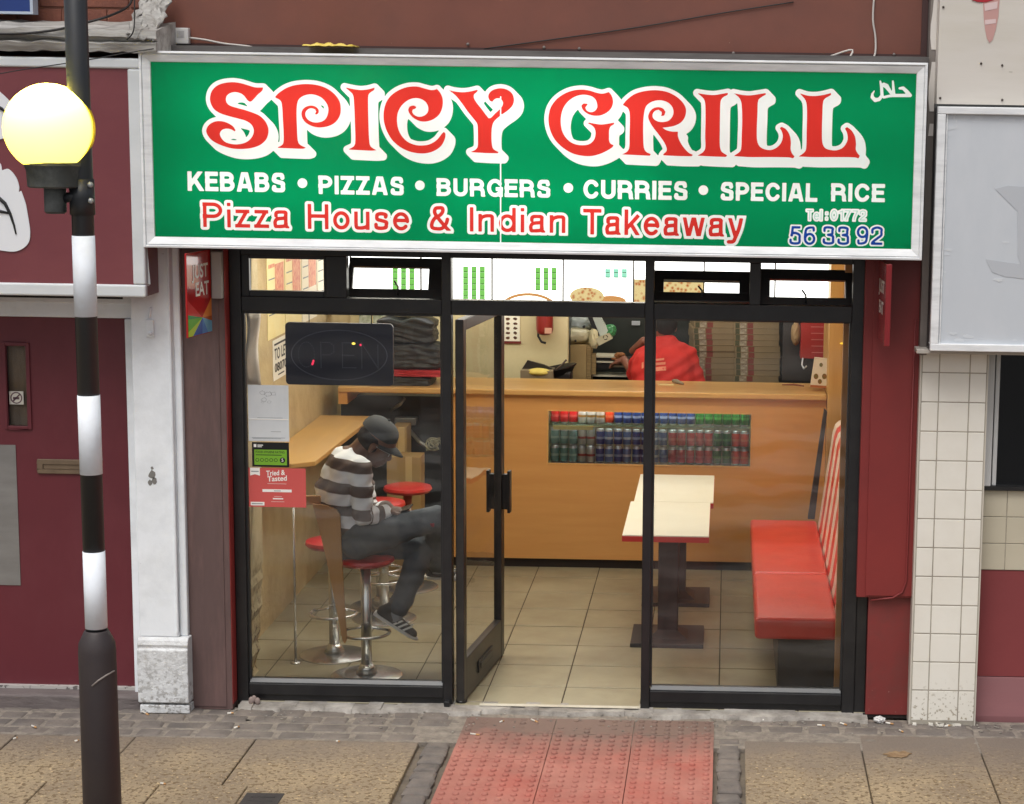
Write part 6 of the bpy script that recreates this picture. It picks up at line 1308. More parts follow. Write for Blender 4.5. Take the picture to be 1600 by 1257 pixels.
# pizza boxes, one thing each
PBX = mat('pizza_box_brown', S(150, 130, 96), .8, col2=S(136, 116, 84), nscale=4); PGR = mat('box_green_print', S(74, 74, 44), .7); PWH = mat('box_white_print', S(186, 176, 150), .7, col2=S(130, 110, 90), nscale=50, sharp=.4); PRD = mat('box_red_print', S(126, 56, 44), .7)
def pbox():
    m = MB(); h = .043; w2 = .165
    m.box(-w2, w2, -w2, w2, 0, h, 0)
    for x0, x1, mi in ((-.155, -.125, 1), (-.120, -.075, 2), (-.068, -.025, 3)): m.box(x0, x1, -w2-.0012, -w2, .002, h-.003, mi)
    m.box(-w2, w2, -w2-.002, -w2, h-.0025, h-.0005, 0)
    return m.build('pizza_box', [PBX, PGR, PWH, PRD], bevel=.0015, seg=1, keep_local=True)
pp = None; ORD = ['bottom', 'second', 'third', 'fourth', 'fifth', 'sixth', 'seventh', 'eighth', 'ninth', 'tenth', 'eleventh', 'twelfth', 'thirteenth', 'fourteenth', 'fifteenth', 'sixteenth']
for si, (px, Y, nm) in enumerate(((1114, 4.55, 'left'), (1180, 4.55, 'right'))):
    cx = oY(px, 550, Y-.165).x
    for k in range(15):
        if pp is None: pp = o = pbox()
        else: o = pp.copy(); COL.objects.link(o)
        sh_ = .012 if (si == 1 and k < 8) else 0
        o.location = (cx+sh_+random.uniform(-.006, .006), Y-sh_+random.uniform(-.006, .006), 1.06+k*.0436); o.rotation_euler = (0, 0, random.uniform(-.025, .025)+(.12 if si == 0 else .03))
        tag(o, 'flat brown pizza box, %s from the bottom of %s stack' % (ORD[k], nm) if k else 'flat brown pizza box at the bottom of %s stack' % nm, 'pizza box', 'pizza boxes stacked behind the counter')
# red holder and hook at right, carton card, bits on counter
rh = thing('red_dispenser', (1.6, 4.0, 1.4), 'red wall dispenser with slotted front right of the pizza boxes', 'dispenser')
m = MB(); a, c = px_box(m, 1252, 490, 1296, 561, 3.95, 4.1); m.build('casing', mat('dispenser_red', S(164, 40, 34), .4), rh, bevel=.006)
m = MB()
for k in range(5): px_box(m, 1267+.3*k, 510+k*10, 1290, 511.6+k*10, 3.947, 3.952)
m.build('slots', mat('slot_pink', S(196, 110, 100), .5), rh)
m = MB(); m.sweep([oY(1255, 557, 3.96), oY(1253, 570, 3.93), oY(1256, 576, 3.9), oY(1260, 572, 3.88)], .006, 8); m.build('hook', PAPER, rh)
m = MB(); m.box(1.5, 1.874, 4.1, 4.14, 1.2, 1.75); m.build('back_board', mat('dispenser_board', S(54, 50, 48), .6), rh)
crumple('brown_sack', 1237, 505, 1251, 540, 3.95, 4.08, mat('sack_brown', S(158, 130, 92), .8), 'brown paper sack hanging left of the red dispenser', 'sack', 21, .03)
crumple('film_bundle', 1216, 563, 1262, 596, 4.3, 4.7, mat('dark_film', S(70, 72, 74), .3, col2=S(44, 46, 48), nscale=8), 'dark plastic wrapped bundle beside the pizza boxes', 'bundle', 33, .05)
kc = thing('menu_card', (1.7, 3.3, CT), 'white tent card with round food pictures on counter right end', 'menu card')
a = [oY(x, y, 3.22) for x, y in ((1273, 559), (1294, 561), (1293, 607), (1266, 605))]; m = MB(); m.prism(a, (0, .05, 0)); m.build('card', mat('card_white', S(226, 216, 196), .6), kc)
m = MB(); m.prism([oY(x, y, 3.218) for x, y in ((1266, 601), (1293, 603), (1293, 607), (1266, 605))], (0, .0015, 0)); m.build('foot_band', mat('card_brown', S(176, 104, 56), .6), kc)
m = MB()
for px, py, r_ in ((1275, 588, .016), (1288, 588, .016), (1281, 596, .014), (1283, 570, .012)):
    c = oY(px, py, 3.217); m.prism([(c.x+r_*math.cos(q), 3.217, c.z+r_*1.2*math.sin(q)) for q in np.linspace(0, 2*math.pi, 12, endpoint=False)], (0, .0018, 0))
m.build('food_circle', mat('card_food', S(150, 84, 48), .6, col2=S(94, 110, 50), nscale=50), kc)
wd = oZ(1040, 600, CT); wr = thing('wrapped_cutlery', (wd.x, wd.y, CT), 'small cream wrapper and grey twist lying on the counter', 'wrapper')
m = MB(); a, b = oZ(1028, 601, CT), oZ(1053, 601.5, CT); m.box(a.x, b.x, a.y-.012, a.y+.012, CT+.0005, CT+.005); m.build('strip', mat('strip_paper', S(232, 216, 164), .6), wr)
m = MB(); m.sweep([oZ(1052, 598, CT)+Vector((0, 0, .014)), oZ(1058, 600, CT)+Vector((0, 0, .018)), oZ(1068, 601.5, CT)+Vector((0, 0, .008))], [.012, .016, .006], 8); m.build('twist', mat('twist_grey', S(150, 138, 120), .6), wr)
a = oZ(1238, 603, CT); m = MB(); m.sweep([oZ(1222, 602, CT)+Vector((0, 0, .004)), oZ(1240, 602, CT)+Vector((0, 0, .005)), oZ(1256, 604, CT)+Vector((0, 0, .004))], [.004, .009, .004], 8); tag(m.build('paper_scrap', mat('scrap_brown', S(130, 74, 50), .7), loc=tuple(a)), 'thin brown scrap lying on the counter near the tent card', 'scrap')
yl = thing('yellow_light', (1.8, 2.97, 1.8), 'small yellow round fitting on the pale wood pier', 'wall fitting'); c = oY(1318, 536.5, 2.96); m = MB(); m.ball(c, .025, (1, .6, .28)); m.build('fitting', emis('amber_spot', (1, .62, .05, 1), 1.0), yl)

# ================================================================== PEOPLE
def capsule(bm, p0, r0, p1, r1, n=16):
    p0, p1 = Vector(p0), Vector(p1); d = p1-p0; L = d.length
    ax = d.normalized() if L > 1e-6 else Vector((0, 0, 1)); u = ax.orthogonal().normalized(); v = ax.cross(u)
    rings = []; k = 6
    for i in range(k+1): t = -math.pi/2+math.pi/2*i/k; rings.append((p0+ax*(r0*math.sin(t)), max(r0*math.cos(t), 1e-4)))
    for i in range(k+1): t = math.pi/2*i/k; rings.append((p1+ax*(r1*math.sin(t)), max(r1*math.cos(t), 1e-4)))
    V = [[bm.verts.new(c+u*(r*math.cos(2*math.pi*a/n))+v*(r*math.sin(2*math.pi*a/n))) for a in range(n)] for c, r in rings]
    for i in range(len(V)-1):
        for a in range(n): b = (a+1) % n; bm.faces.new([V[i][a], V[i][b], V[i+1][b], V[i+1][a]])
    bm.faces.new(V[0][::-1]); bm.faces.new(V[-1])
def blob(name, caps, vox, mats, parent=None, smooth=6, wrinkle=None, loc=None, extra=None):
    """one continuous skin grown round tapered limbs"""
    bm = bmesh.new()
    for c in caps: capsule(bm, *c)
    if extra: extra(bm)
    bmesh.ops.recalc_face_normals(bm, faces=bm.faces)
    me = bpy.data.meshes.new('tmp'); bm.to_mesh(me); bm.free(); o = bpy.data.objects.new('tmp', me); COL.objects.link(o)
    q = o.modifiers.new('r', 'REMESH'); q.mode = 'VOXEL'; q.voxel_size = vox; q = o.modifiers.new('s', 'SMOOTH'); q.factor = .5; q.iterations = smooth
    dg = bpy.context.evaluated_depsgraph_get(); me2 = bpy.data.meshes.new_from_object(o.evaluated_get(dg)); bpy.data.objects.remove(o); bpy.data.meshes.remove(me)
    if wrinkle:
        co = np.array([v.co[:] for v in me2.vertices]); no = np.array([v.normal[:] for v in me2.vertices]); co = co+no*wrinkle(co)[:, None]
        me2.vertices.foreach_set('co', co.ravel())
    for p in me2.polygons: p.use_smooth = True
    me2.name = name
    org = Vector((0, 0, 0))
    if parent is not None:
        q = parent
        while q is not None: org += q.location; q = q.parent
    elif loc is not None: org = Vector(loc)
    me2.transform(Matrix.Translation(-org))
    for x in mats: me2.materials.append(x)
    o = bpy.data.objects.new(name, me2); COL.objects.link(o)
    if parent is not None: o.parent = parent
    elif loc is not None: o.location = loc
    o['org'] = tuple(org); return o
def stripes_mat(name, a, b, duty):
    m = mat(name, a, .8, bump=.15, bscale=120)
    n = m.node_tree; L = n.links.new; p = n.nodes['Principled BSDF']; at = n.nodes.new('ShaderNodeAttribute'); at.attribute_name = 'stripe'
    g = n.nodes.new('ShaderNodeMath'); g.operation = 'FRACT'; L(at.outputs['Fac'], g.inputs[0]); r = n.nodes.new('ShaderNodeMapRange'); r.inputs['From Min'].default_value = duty-.02; r.inputs['From Max'].default_value = duty+.02; L(g.outputs[0], r.inputs[0])
    x = n.nodes.new('ShaderNodeMix'); x.data_type = 'RGBA'; L(r.outputs[0], x.inputs[0]); x.inputs[6].default_value = a; x.inputs[7].default_value = b; L(x.outputs[2], p.inputs['Base Color']); return m
SKIN = mat('dark_skin', S(112, 76, 58), .45, col2=S(96, 64, 48), nscale=14); JEAN = mat('dark_denim', S(84, 90, 98), .8, col2=S(66, 72, 80), nscale=7, bump=.25, bscale=90, stain=S(104, 110, 116), sscale=4, samt=.5)
# --- seated customer
C = lambda x, y, Y: oY(x, y, Y)
hip = C(556, 848, .50); hipR, hipL = C(560, 846, .41), C(566, 856, .58)
kneeR, ankR = C(681, 808, .47), C(684, 884, .80); kneeL, ankL = C(664, 848, .64), C(621, 956, .55)
chest, upb, waist = C(531, 765, .50), C(543, 722, .50), C(540, 815, .50)
shR, shL = C(563, 733, .355), C(560, 730, .65); elR, elL = C(567, 806, .34), C(577, 800, .69); wrR, wrL = C(602, 800, .45), C(604, 796, .56)
head = C(590, 688, .52)
fing = []
def hand(w_, d, side, up):
    """palm, four bent fingers of unequal length, and a thumb from the side of the palm"""
    d = d.normalized(); s_ = side.normalized(); u_ = up.normalized(); L_ = [(w_, .022, w_+d*.055, .024), (w_+s_*.016, .018, w_+d*.06+s_*.02, .017), (w_-s_*.016, .018, w_+d*.058-s_*.02, .017)]
    for k, ln in enumerate((.062, .072, .068, .052)):
        b = w_+d*.066+s_*((k-1.5)*.0195); m_ = b+d*ln*.5-u_*.004; e = m_+d*ln*.30-u_*ln*.42; L_ += [(b, .0095, m_, .0088), (m_, .0088, e, .0075)]
    b = w_+d*.018+s_*(.032); m_ = b+s_*.02+d*.026-u_*.006; e = m_+d*.026-s_*.012-u_*.008; L_ += [(b, .0115, m_, .010), (m_, .010, e, .0085)]; return L_
fwd_ = Vector((1, .12, 0)).normalized()
dR = (wrL-wrR); dR = Vector((.075, .02, .0))
hcaps = hand(wrR+Vector((.012, .01, .0)), Vector((1, .25, -.02)), Vector((.2, -1, .1)), Vector((0, .1, 1)))+hand(wrL+Vector((.012, -.01, .0)), Vector((1, -.2, -.02)), Vector((.2, 1, .1)), Vector((0, -.1, 1)))
HT = Matrix.Rotation(R(28), 3, 'Y'); HP = lambda x, y, z: head+HT @ Vector((x, y, z))
bcaps = [(HP(-.012, 0, .02), .088, HP(.018, 0, .01), .084), (HP(.03, 0, -.05), .060, HP(.018, 0, -.095), .042), (HP(.092, 0, -.03), .012, HP(.098, 0, -.058), .017), (HP(.072, 0, -.095), .022, HP(.05, 0, -.115), .026), (HP(.08, 0, -.075), .018, HP(.08, 0, -.088), .014),
         (HP(.0, -.086, -.02), .018, HP(-.004, -.088, -.052), .012), (HP(.0, .086, -.02), .018, HP(-.004, .088, -.052), .012),
         (upb+Vector((.01, 0, .0)), .062, HP(-.045, 0, -.04), .057),
         (hip, .10, waist, .10), (waist, .10, chest, .105), (chest, .105, upb, .09), (upb, .07, shR, .045), (upb, .07, shL, .045), (shR, .045, elR, .038), (elR, .038, wrR, .027), (shL, .045, elL, .038), (elL, .038, wrL, .027),
         (hip, .09, hipR, .08), (hip, .09, hipL, .08), (hipR, .075, kneeR, .052), (kneeR, .05, ankR, .034), (hipL, .075, kneeL, .052), (kneeL, .05, ankL, .034)]+hcaps
per = blob('person', bcaps, .006, [SKIN], smooth=4, loc=(hip.x, hip.y, hip.z)); tag(per, 'seated person in striped brown and white jumper, dark cap and jeans, bent over phone', 'person')
def shirt_w(co): return .004*np.sin(co[:, 2]*55+co[:, 0]*30+co[:, 1]*9)*np.sin(co[:, 1]*22+co[:, 2]*17)+.003*np.sin(co[:, 2]*90-co[:, 0]*60)
torso = [(C(560, 838, .50), .125, C(541, 808, .50), .128), (C(541, 808, .50), .128, C(530, 765, .5), .132), (C(530, 765, .5), .132, C(540, 727, .50), .106), (C(540, 727, .5), .106, C(555, 708, .51), .058)]
slR = [(shR, .066, elR, .056), (elR, .056, wrR, .044)]; slL = [(shL, .066, elL, .056), (elL, .056, wrL, .044)]
yoke = [(C(541, 730, .43), .092, shR, .066), (C(541, 730, .58), .092, shL, .066), (C(532, 775, .42), .09, C(545, 735, .40), .078), (C(532, 775, .6), .09, C(545, 735, .6), .078)]
shirt = blob('jumper', torso+slR+slL+yoke, .007, [stripes_mat('striped_knit', S(246, 248, 252), S(104, 88, 82), .52)], per, smooth=5, wrinkle=shirt_w)
co = np.array([v.co[:] for v in shirt.data.vertices])+np.array(shirt['org'])
def seg_t(a, b): a, b = np.array(a), np.array(b); d = b-a; t = np.clip(((co-a) @ d)/(d @ d), 0, 1); return t, np.linalg.norm(co-a-t[:, None]*d, axis=1)
ax_ = np.array(C(556, 700, .5)-C(545, 850, .5)); axn = ax_/np.linalg.norm(ax_); sv = ((co-np.array(C(545, 850, .5))) @ axn)/.127+.10
for a, b, off, rr_ in ((shR, elR, 0, .064), (elR, wrR, 0, .056), (shL, elL, 0, .064), (elL, wrL, 0, .056)):
    t, d = seg_t(a, b); Ld = np.array(b-a); Ll = np.linalg.norm(Ld)
    if a in (elR, elL): use = (d < rr_+.012) & (t > .12); sv = np.where(use, (t*Ll)/.085+.62, sv)
at = shirt.data.attributes.new('stripe', 'FLOAT', 'POINT'); at.data.foreach_set('value', sv.astype(np.float32))
def jean_w(co): return .0035*np.sin(co[:, 0]*70+co[:, 2]*40)*np.sin(co[:, 2]*26)+.003*np.sin(co[:, 2]*60+co[:, 1]*45)
tr_ = blob('jeans', [(C(552, 858, .5), .105, C(556, 850, .5), .10), (hipR, .098, kneeR, .068), (kneeR, .068, ankR, .052), (hipL, .098, kneeL, .068), (kneeL, .072, kneeL+(ankL-kneeL)*.55, .066), (kneeL+(ankL-kneeL)*.5, .066, ankL+(kneeL-ankL)*.08, .058), (hip, .10, hipR, .098), (hip, .10, hipL, .098)], .007, [JEAN], per, smooth=5, wrinkle=jean_w)
m = MB(); m.sweep([kneeR+Vector((-.01, -.070, -.02)), kneeR+(ankR-kneeR)*.3+Vector((.015, -.062, 0)), kneeR+(ankR-kneeR)*.6+Vector((.018, -.055, 0)), kneeR+(ankR-kneeR)*.92+Vector((.01, -.05, 0))], [.012, .014, .01, .008], 8); m.build('red_piping', mat('piping_red', S(150, 34, 50), .6), tr_)
# cap
ct = HP(-.006, 0, .064); tiltm = Matrix.Rotation(R(36), 3, 'Y')
m = MB(); vs = []; fs = []; n = 32; prof = [(1, 0), (1.0, .25), (.93, .52), (.78, .76), (.52, .93), (.24, 1.0), (.02, 1.02)]
for r_, z in prof:
    for k in range(n): a = 2*math.pi*k/n; vs.append(ct+tiltm @ Vector((.106*r_*math.cos(a), .096*r_*math.sin(a), .090*z-.030)))
for i in range(len(prof)-1):
    for k in range(n): b = (k+1) % n; fs.append((i*n+k, i*n+b, (i+1)*n+b, (i+1)*n+k))
fs.append(tuple(range((len(prof)-1)*n, len(prof)*n))); m._faces(vs, fs, 0, True)
CAPM = mat('cap_black', S(44, 47, 50), .75, col2=S(56, 60, 62), nscale=6, bump=.1, bscale=60); cap = m.build('cap', CAPM, per, smooth=True, auto=50)
m = MB(); vs = []; fs = []; na, nb2 = 14, 6
for j in range(nb2):
    for i in range(na): a = R(-72+144*i/(na-1)); ext = .098+.078*j/(nb2-1)*max(.12, math.cos(a*.98)); vs.append(ct+tiltm @ Vector((ext*math.cos(a)+.004, .094*math.sin(a)*(1+.0*j), -.036-.022*(math.sin(a)**2)-.018*(j/(nb2-1))**2)))
for j in range(nb2-1):
    for i in range(na-1): fs.append((j*na+i, j*na+i+1, (j+1)*na+i+1, (j+1)*na+i))
m._faces(vs, fs, 0, True); pk = m.build('peak', CAPM, cap, smooth=True, auto=60); q_ = pk.modifiers.new('t', 'SOLIDIFY'); q_.thickness = .005
m = MB(); m.ball(ct+tiltm @ Vector((0, 0, .066)), .008); m.build('button', CAPM, cap)
# hair under the cap, eyes, spectacles
m = MB(); m.ball(HP(-.020, 0, .0), .094, (1, .98, .84), n=24, rot=HT); m.build('hair', mat('short_hair', S(34, 28, 26), .9, bump=.5, bscale=150), per)
m = MB()
for s_ in (-1, 1): m.ball(HP(.076, s_*.032, -.02), .012)
m.build('eyes', mat('eye_white', S(206, 200, 190), .3), per)
m = MB(); 
for s_ in (-1, 1): m.sweep([HP(.0, s_*.088, -.012), HP(.05, s_*.078, -.018), HP(.092, s_*.055, -.022)], .003, 6); m.sweep([HP(.094, s_*.034+.022*math.cos(t_), -.024+.018*math.sin(t_)) for t_ in np.linspace(0, 2*math.pi, 15)], .0022, 6)
m.build('spectacles', mat('wire_frame', S(170, 168, 164), .3, .6), per)
# phone held in both hands
ph = MB(); pc = (wrR+wrL)/2+Vector((.10, 0, .012)); ph.obox(pc, (.038, 0, .012), (0, .07, 0), (-.0015, 0, .0045)); tag(ph.build('phone', mat('phone_black', S(24, 24, 28), .2), bevel=.003, loc=tuple(pc)), 'dark mobile phone held low in hands of seated person', 'phone')
# shoes
def shoe(heel, toe, up, label, visible=True):
    d = (toe-heel).normalized(); s_ = d.cross(up).normalized(); u_ = s_.cross(d).normalized(); L_ = (toe-heel).length
    sh = blob('shoe', [(heel+u_*.042+d*.02, .036, heel+d*L_*.45+u_*.036, .036), (heel+d*L_*.45+u_*.034, .036, toe-d*.03+u_*.022, .028), (heel+u_*.06+d*.03, .034, heel+u_*.085+d*.045, .034)], .006, [mat('shoe_grey', S(54, 54, 56), .7, col2=S(44, 44, 46), nscale=8)], per, smooth=4)
    m = MB(); prof = [(-.02, .034), (.04, .040), (.12, .037), (.2, .042), (L_-.01, .030), (L_+.012, .010)]
    top = [heel+d*a+s_*b for a, b in prof]+[heel+d*a-s_*b for a, b in prof[::-1]]
    m.prism([p_+u_*.004 for p_ in top], u_*.016); m.build('sole', mat('sole_white', S(220, 218, 212), .6), sh, bevel=.004)
    m = MB()
    for sd_ in (1, -1):
        for k in range(3):
            a = heel+d*(L_*.40+.030*k); w_ = .0095
            m.prism([a+s_*sd_*.0375+u_*.024, a+d*w_*1.3+s_*sd_*.0375+u_*.024, a+d*(.03+w_*1.3)+s_*sd_*.023+u_*.064, a+d*.03+s_*sd_*.023+u_*.064], s_*sd_*.003)
    m.build('stripes', mat('stripe_white', S(224, 222, 216), .6), sh); return sh
shoe(C(588, 962, .55), C(648, 1000, .55), Vector((.35, 0, 1)), '')
shoe(C(668, 905, .80), C(718, 907, .90), Vector((0, 0, 1)), '')
m = MB(); m.cyl(ankL+Vector((0, 0, .03)), ankL+Vector((-.012, 0, -.05)), .040, .036); m.cyl(ankR+Vector((0, 0, .02)), ankR+Vector((0, 0, -.04)), .038, .034); m.build('socks', mat('sock_grey', S(150, 154, 160), .9, bump=.3, bscale=90), per)
# --- cook in red shirt behind the counter
K = lambda x, y, Y=4.02: oY(x, y, Y)
kh = K(1036, 508, 4.12); khip = Vector((K(1036, 600).x, 3.98, .98)); kch = K(1036, 572, 4.02); kshR, kshL = K(1072, 556, 4.06), K(1003, 560, 4.08); kelR, kelL = K(1086, 596, 4.02), K(992, 584, 4.16); kwR = Vector((kelR.x-.12, 4.3, 1.14)); kwL = K(975, 562, 4.36)
kfeetR, kfeetL = Vector((khip.x+.12, 4.0, .06)), Vector((khip.x-.12, 4.0, .06))
kb = [(kh, .088, kh+Vector((-.02, .03, -.015)), .084), (kh+Vector((-.02, .07, -.06)), .05, kh+Vector((-.02, .075, -.085)), .04), (kh+Vector((-.03, .105, -.035)), .014, kh+Vector((-.03, .115, -.05)), .016), (kh+Vector((-.088, .0, -.01)), .017, kh+Vector((-.09, .0, -.04)), .011), (kh+Vector((.086, .01, -.01)), .017, kh+Vector((.088, .01, -.04)), .011),
      (kch+Vector((0, .10, .11)), .05, kh+Vector((0, 0, -.05)), .06), (khip, .12, kch, .10), (kch, .10, kch+Vector((0, .05, .10)), .065), (kch+Vector((0, .05, .10)), .05, kshR, .04), (kch+Vector((0, .05, .10)), .05, kshL, .04), (kshR, .05, kelR, .042), (kelR, .042, kwR, .03), (kshL, .05, kelL, .042), (kelL, .04, kwL, .03),
      (K(1006, 532, 4.22), .03, K(988, 548, 4.32), .026),
      (khip+Vector((.09, 0, -.05)), .09, Vector((kfeetR.x, 4.0, .5)), .06), (Vector((kfeetR.x, 4.0, .5)), .06, kfeetR, .045), (khip+Vector((-.09, 0, -.05)), .09, Vector((kfeetL.x, 4.0, .5)), .06), (Vector((kfeetL.x, 4.0, .5)), .06, kfeetL, .045), (kfeetR, .04, kfeetR+Vector((0, .14, -.01)), .035), (kfeetL, .04, kfeetL+Vector((0, .14, -.01)), .035)]
kb += hand(kwL, Vector((-.7, .3, -.25)), Vector((.2, .8, 0)), Vector((0, 0, 1)))+hand(kwR, Vector((-.6, .6, -.2)), Vector((-.6, -.6, 0)), Vector((0, 0, 1)))
ck = blob('person', kb, .008, [mat('warm_skin', S(150, 98, 76), .5, col2=S(132, 84, 66), nscale=12)], smooth=4, loc=(khip.x, khip.y, .02)); tag(ck, 'cook in bright red t-shirt bent over the bench, seen from behind the counter', 'person')
def tee_w(co): return .006*np.sin(co[:, 2]*38+co[:, 0]*22)*np.sin(co[:, 0]*17+1)+.004*np.sin(co[:, 2]*70-co[:, 0]*40)
tee = blob('tshirt', [(khip+Vector((.07, 0, .06)), .165, kch+Vector((.07, .0, -.02)), .165), (khip+Vector((-.09, 0, .06)), .155, kch+Vector((-.08, .0, -.02)), .15), (kch+Vector((.06, 0, -.02)), .165, kch+Vector((.03, .04, .11)), .115), (kch+Vector((-.06, 0, -.02)), .155, kch+Vector((-.02, .04, .11)), .11),
    (kch+Vector((.04, .03, .10)), .11, kshR, .085), (kch+Vector((-.03, .03, .10)), .10, kshL, .078), (kch+Vector((0, .06, .12)), .105, kch+Vector((0, .07, .135)), .085), (kshR, .085, kelR+Vector((.0, 0, -.01)), .074), (kshL, .078, kelL, .066)], .009, [mat('red_cotton', S(206, 48, 38), .8, col2=S(190, 38, 34), nscale=4, bump=.15, bscale=60)], ck, smooth=6, wrinkle=tee_w)
m = MB(); m.ball(kh+Vector((.012, -.012, .016)), .094, (1, .98, 1), n=24); m.build('hair', mat('dark_hair', S(26, 23, 22), .85, bump=.4, bscale=140), ck)
m = MB()
for s_ in (-1, 1): m.ball(kh+Vector((-.02+s_*.032, .098, -.012)), .011)
m.build('eyes', mat('eye_white', 0), ck)
from mathutils.bvhtree import BVHTree
tv = [v.co+Vector(tee['org']) for v in tee.data.vertices]; tt = BVHTree.FromPolygons(tv, [p.vertices[:] for p in tee.data.polygons])
m = MB()
def onshirt(px, py): h = tt.ray_cast(CAM, _ray(px, py).normalized()); return (h[0]+h[1]*.003) if h[0] else None
for x0, x1, y0, y1 in ((1024, 1038, 561, 563), (1022, 1040, 567, 570), (1022, 1041, 574, 579), (1003, 1006, 567, 575)):
    nx = 6; A_ = [onshirt(x0+(x1-x0)*i/nx, y0-(1.6*i/nx)) for i in range(nx+1)]; B_ = [onshirt(x0+(x1-x0)*i/nx, y1-(1.6*i/nx)+1.2) for i in range(nx+1)]
    for i in range(nx):
        if all(v is not None for v in (A_[i], A_[i+1], B_[i], B_[i+1])): m.quad([A_[i], A_[i+1], B_[i+1], B_[i]])
if len(m.bm.faces): m.build('back_print', mat('print_cream', S(222, 130, 100), .7), ck)
fd = thing('food_plate', (K(965, 560, 4.45).x, 4.45, 1.06), 'food and white trays on bench by hands of cook', 'food tray')
m = MB()
for l, t, r, b in ((930, 556, 972, 559), (928, 564, 962, 567), (955, 570, 990, 574), (925, 586, 985, 589)): px_box(m, l, t, r, b, 4.42, 4.6)
m.build('trays', mat('tray_white', S(206, 200, 176), .5), fd)
m = MB(); px_box(m, 930, 559.5, 985, 563.5, 4.44, 4.6); px_box(m, 930, 567.5, 990, 577, 4.44, 4.6); m.build('dark_pans', mat('pan_black', 0), fd)
m = MB()
for k in range(9): m.ball(oY(966+random.uniform(-9, 9), 557+random.uniform(-4, 4), 4.42+random.uniform(-.02, .03)), random.uniform(.014, .026), (1.3, 1, .7))
m.build('food', mat('fried_food', S(176, 120, 70), .7, col2=S(140, 84, 46), nscale=30), fd)

# ================================================================== LITTER AND STREET DETAILS
BUTT = mat('cigarette_paper', S(226, 222, 212), .8); FILT = mat('filter_tan', S(196, 150, 100), .8)
def butt(px, py, dx, dy, label, r=.0042, z=.004):
    a, b = oZ(px-dx, py-dy, z+r), oZ(px+dx, py+dy, z+r); c = a.lerp(b, .62)
    m = MB(); m.cyl(a, c, r, n=10, m=0); m.cyl(c, b, r, n=10, m=1); tag(m.build('cigarette_butt', [BUTT, FILT], loc=tuple(a)), label, 'cigarette butt', 'litter along the shop front')
for args in ((53, 1135, 3.5, 1.6, 'cigarette butt on the setts left of the beacon post'), (24, 1153, 3, -1, 'cigarette butt at the top of the far left slab joint'), (120, 1157, 3, -.8, 'cigarette butt on the slab against the beacon post'), (227, 1114, 5, 2.5, 'long white cigarette end at the foot of white pilaster'),
             (360, 1114, 5, -.3, 'white cigarette end in front of the brown pier foot'), (370, 1136, 4, -1, 'cigarette butt on the setts below brown pier'), (835, 1126, 5, 2.2, 'white cigarette end on the tactile paving below the doorway'), (784, 1127, 3, -1, 'short cigarette butt by the left doorway edge'),
             (742, 1147, 7, 1, 'thin straw like scrap on grimy tactile paving'), (1113, 1110, 7, -2, 'white cigarette end on step under the right window'), (1195, 1124, 3.5, -.6, 'cigarette butt near the right end of tactile paving'), (1283, 1133, 6, .5, 'white cigarette end on setts below right jamb'), (1318, 1131, 5, 1.5, 'pale cigarette end beside dark scrap near right jamb'),
             (1390, 1130, 6, 1, 'white cigarette end at the foot of red pier'), (1408, 1142, 3, 1.5, 'short white butt in front of tiled pillar'), (255, 1224, 4, .6, 'cigarette butt on the slab joint right of beacon post'), (528, 1158, 2.5, .4, 'small butt at the slab edge below left window'), (1480, 1134, 4, -.6, 'pale fragment before the tiled pillar')):
    butt(*args)
m = MB(); c = oZ(1374, 1124, .02); rs_ = random.Random(4); bmesh.ops.create_icosphere(m.bm, subdivisions=3, radius=1)
for v in m.bm.verts: p_ = v.co.copy(); k = 1+.3*math.sin(p_.x*5+p_.y*7)*math.sin(p_.z*6+p_.x*3); v.co = c+Vector((p_.x*.028*k, p_.y*.02*k, p_.z*.016*k))
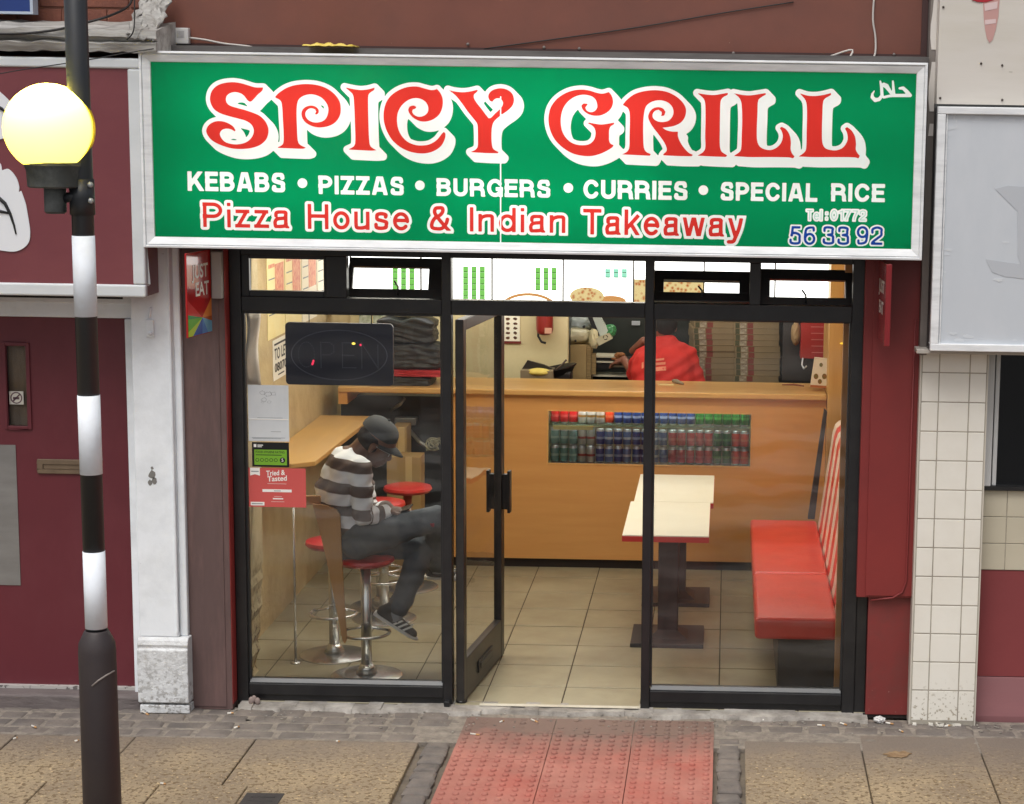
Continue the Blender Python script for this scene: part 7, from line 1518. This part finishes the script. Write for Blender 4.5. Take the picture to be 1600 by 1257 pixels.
tag(m.build('crumpled_paper', mat('tissue', S(206, 204, 202), .8), smooth=True, auto=30, loc=tuple(c)), 'crumpled white tissue at the foot of red pier', 'litter')
m = MB(); c = oZ(400, 1098, .02)
for k in range(5): m.ball(c+Vector((random.uniform(-.02, .02), random.uniform(-.02, .02), random.uniform(.0, .03))), random.uniform(.008, .016), (1, .7, 1.4))
tag(m.build('rag_scrap', mat('scrap_grey', S(140, 124, 118), .8), loc=tuple(c)), 'grey scrap stuffed under left window sill by the pier', 'litter')
dcn = MB(); a, b = oZ(386, 1240, 0), oZ(444, 1242, 0); dcn.box(a.x, b.x, a.y-.30, a.y, -.02, .006)
for k in range(5): dcn.box(a.x+.03, b.x-.03, a.y-.06-.05*k, a.y-.045-.05*k, .006, .009)
tag(dcn.build('drain_cover', mat('drain_iron', S(66, 62, 60), .7, col2=S(54, 50, 48), nscale=12, bump=.4), bevel=.002, loc=((a.x+b.x)/2, a.y, 0)), 'small dark iron cover set in the slabs near bottom edge', 'drain cover')
m = MB()
for px, py, w_, h_, sd_ in ((1404, 1178, 24, 6, 1),):
    c = oZ(px, py, .0045); rr_ = random.Random(sd_); m.prism([tuple(c+Vector((w_*.0031*math.cos(q)*rr_.uniform(.5, 1.1), h_*.011*math.sin(q)*rr_.uniform(.5, 1.1), .0))) for q in np.linspace(0, 2*math.pi, 18, endpoint=False)], (0, 0, -.004))
tag(m.build('rust_stain', mat('rust_brown', S(126, 98, 68), .85, col2=S(152, 128, 98), nscale=22, sharp=.4)), kind='structure')
m = MB(); rr_ = random.Random(11)
for k in range(260):   # grit and crumbs caught along the shop front
    px = rr_.uniform(-1.5, 2.6); py = -.06-abs(rr_.gauss(0, .13)); r_ = rr_.uniform(.002, .006); m.ball((px, py, .006), r_, (1.4, 1, .6), 0, 6)
tag(m.build('grit', mat('grit_pale', S(176, 170, 160), .9, col2=S(90, 84, 78), nscale=40), loc=(0, -.2, 0)), 'fine pale grit scattered along the shop front', 'grit', kind='stuff')
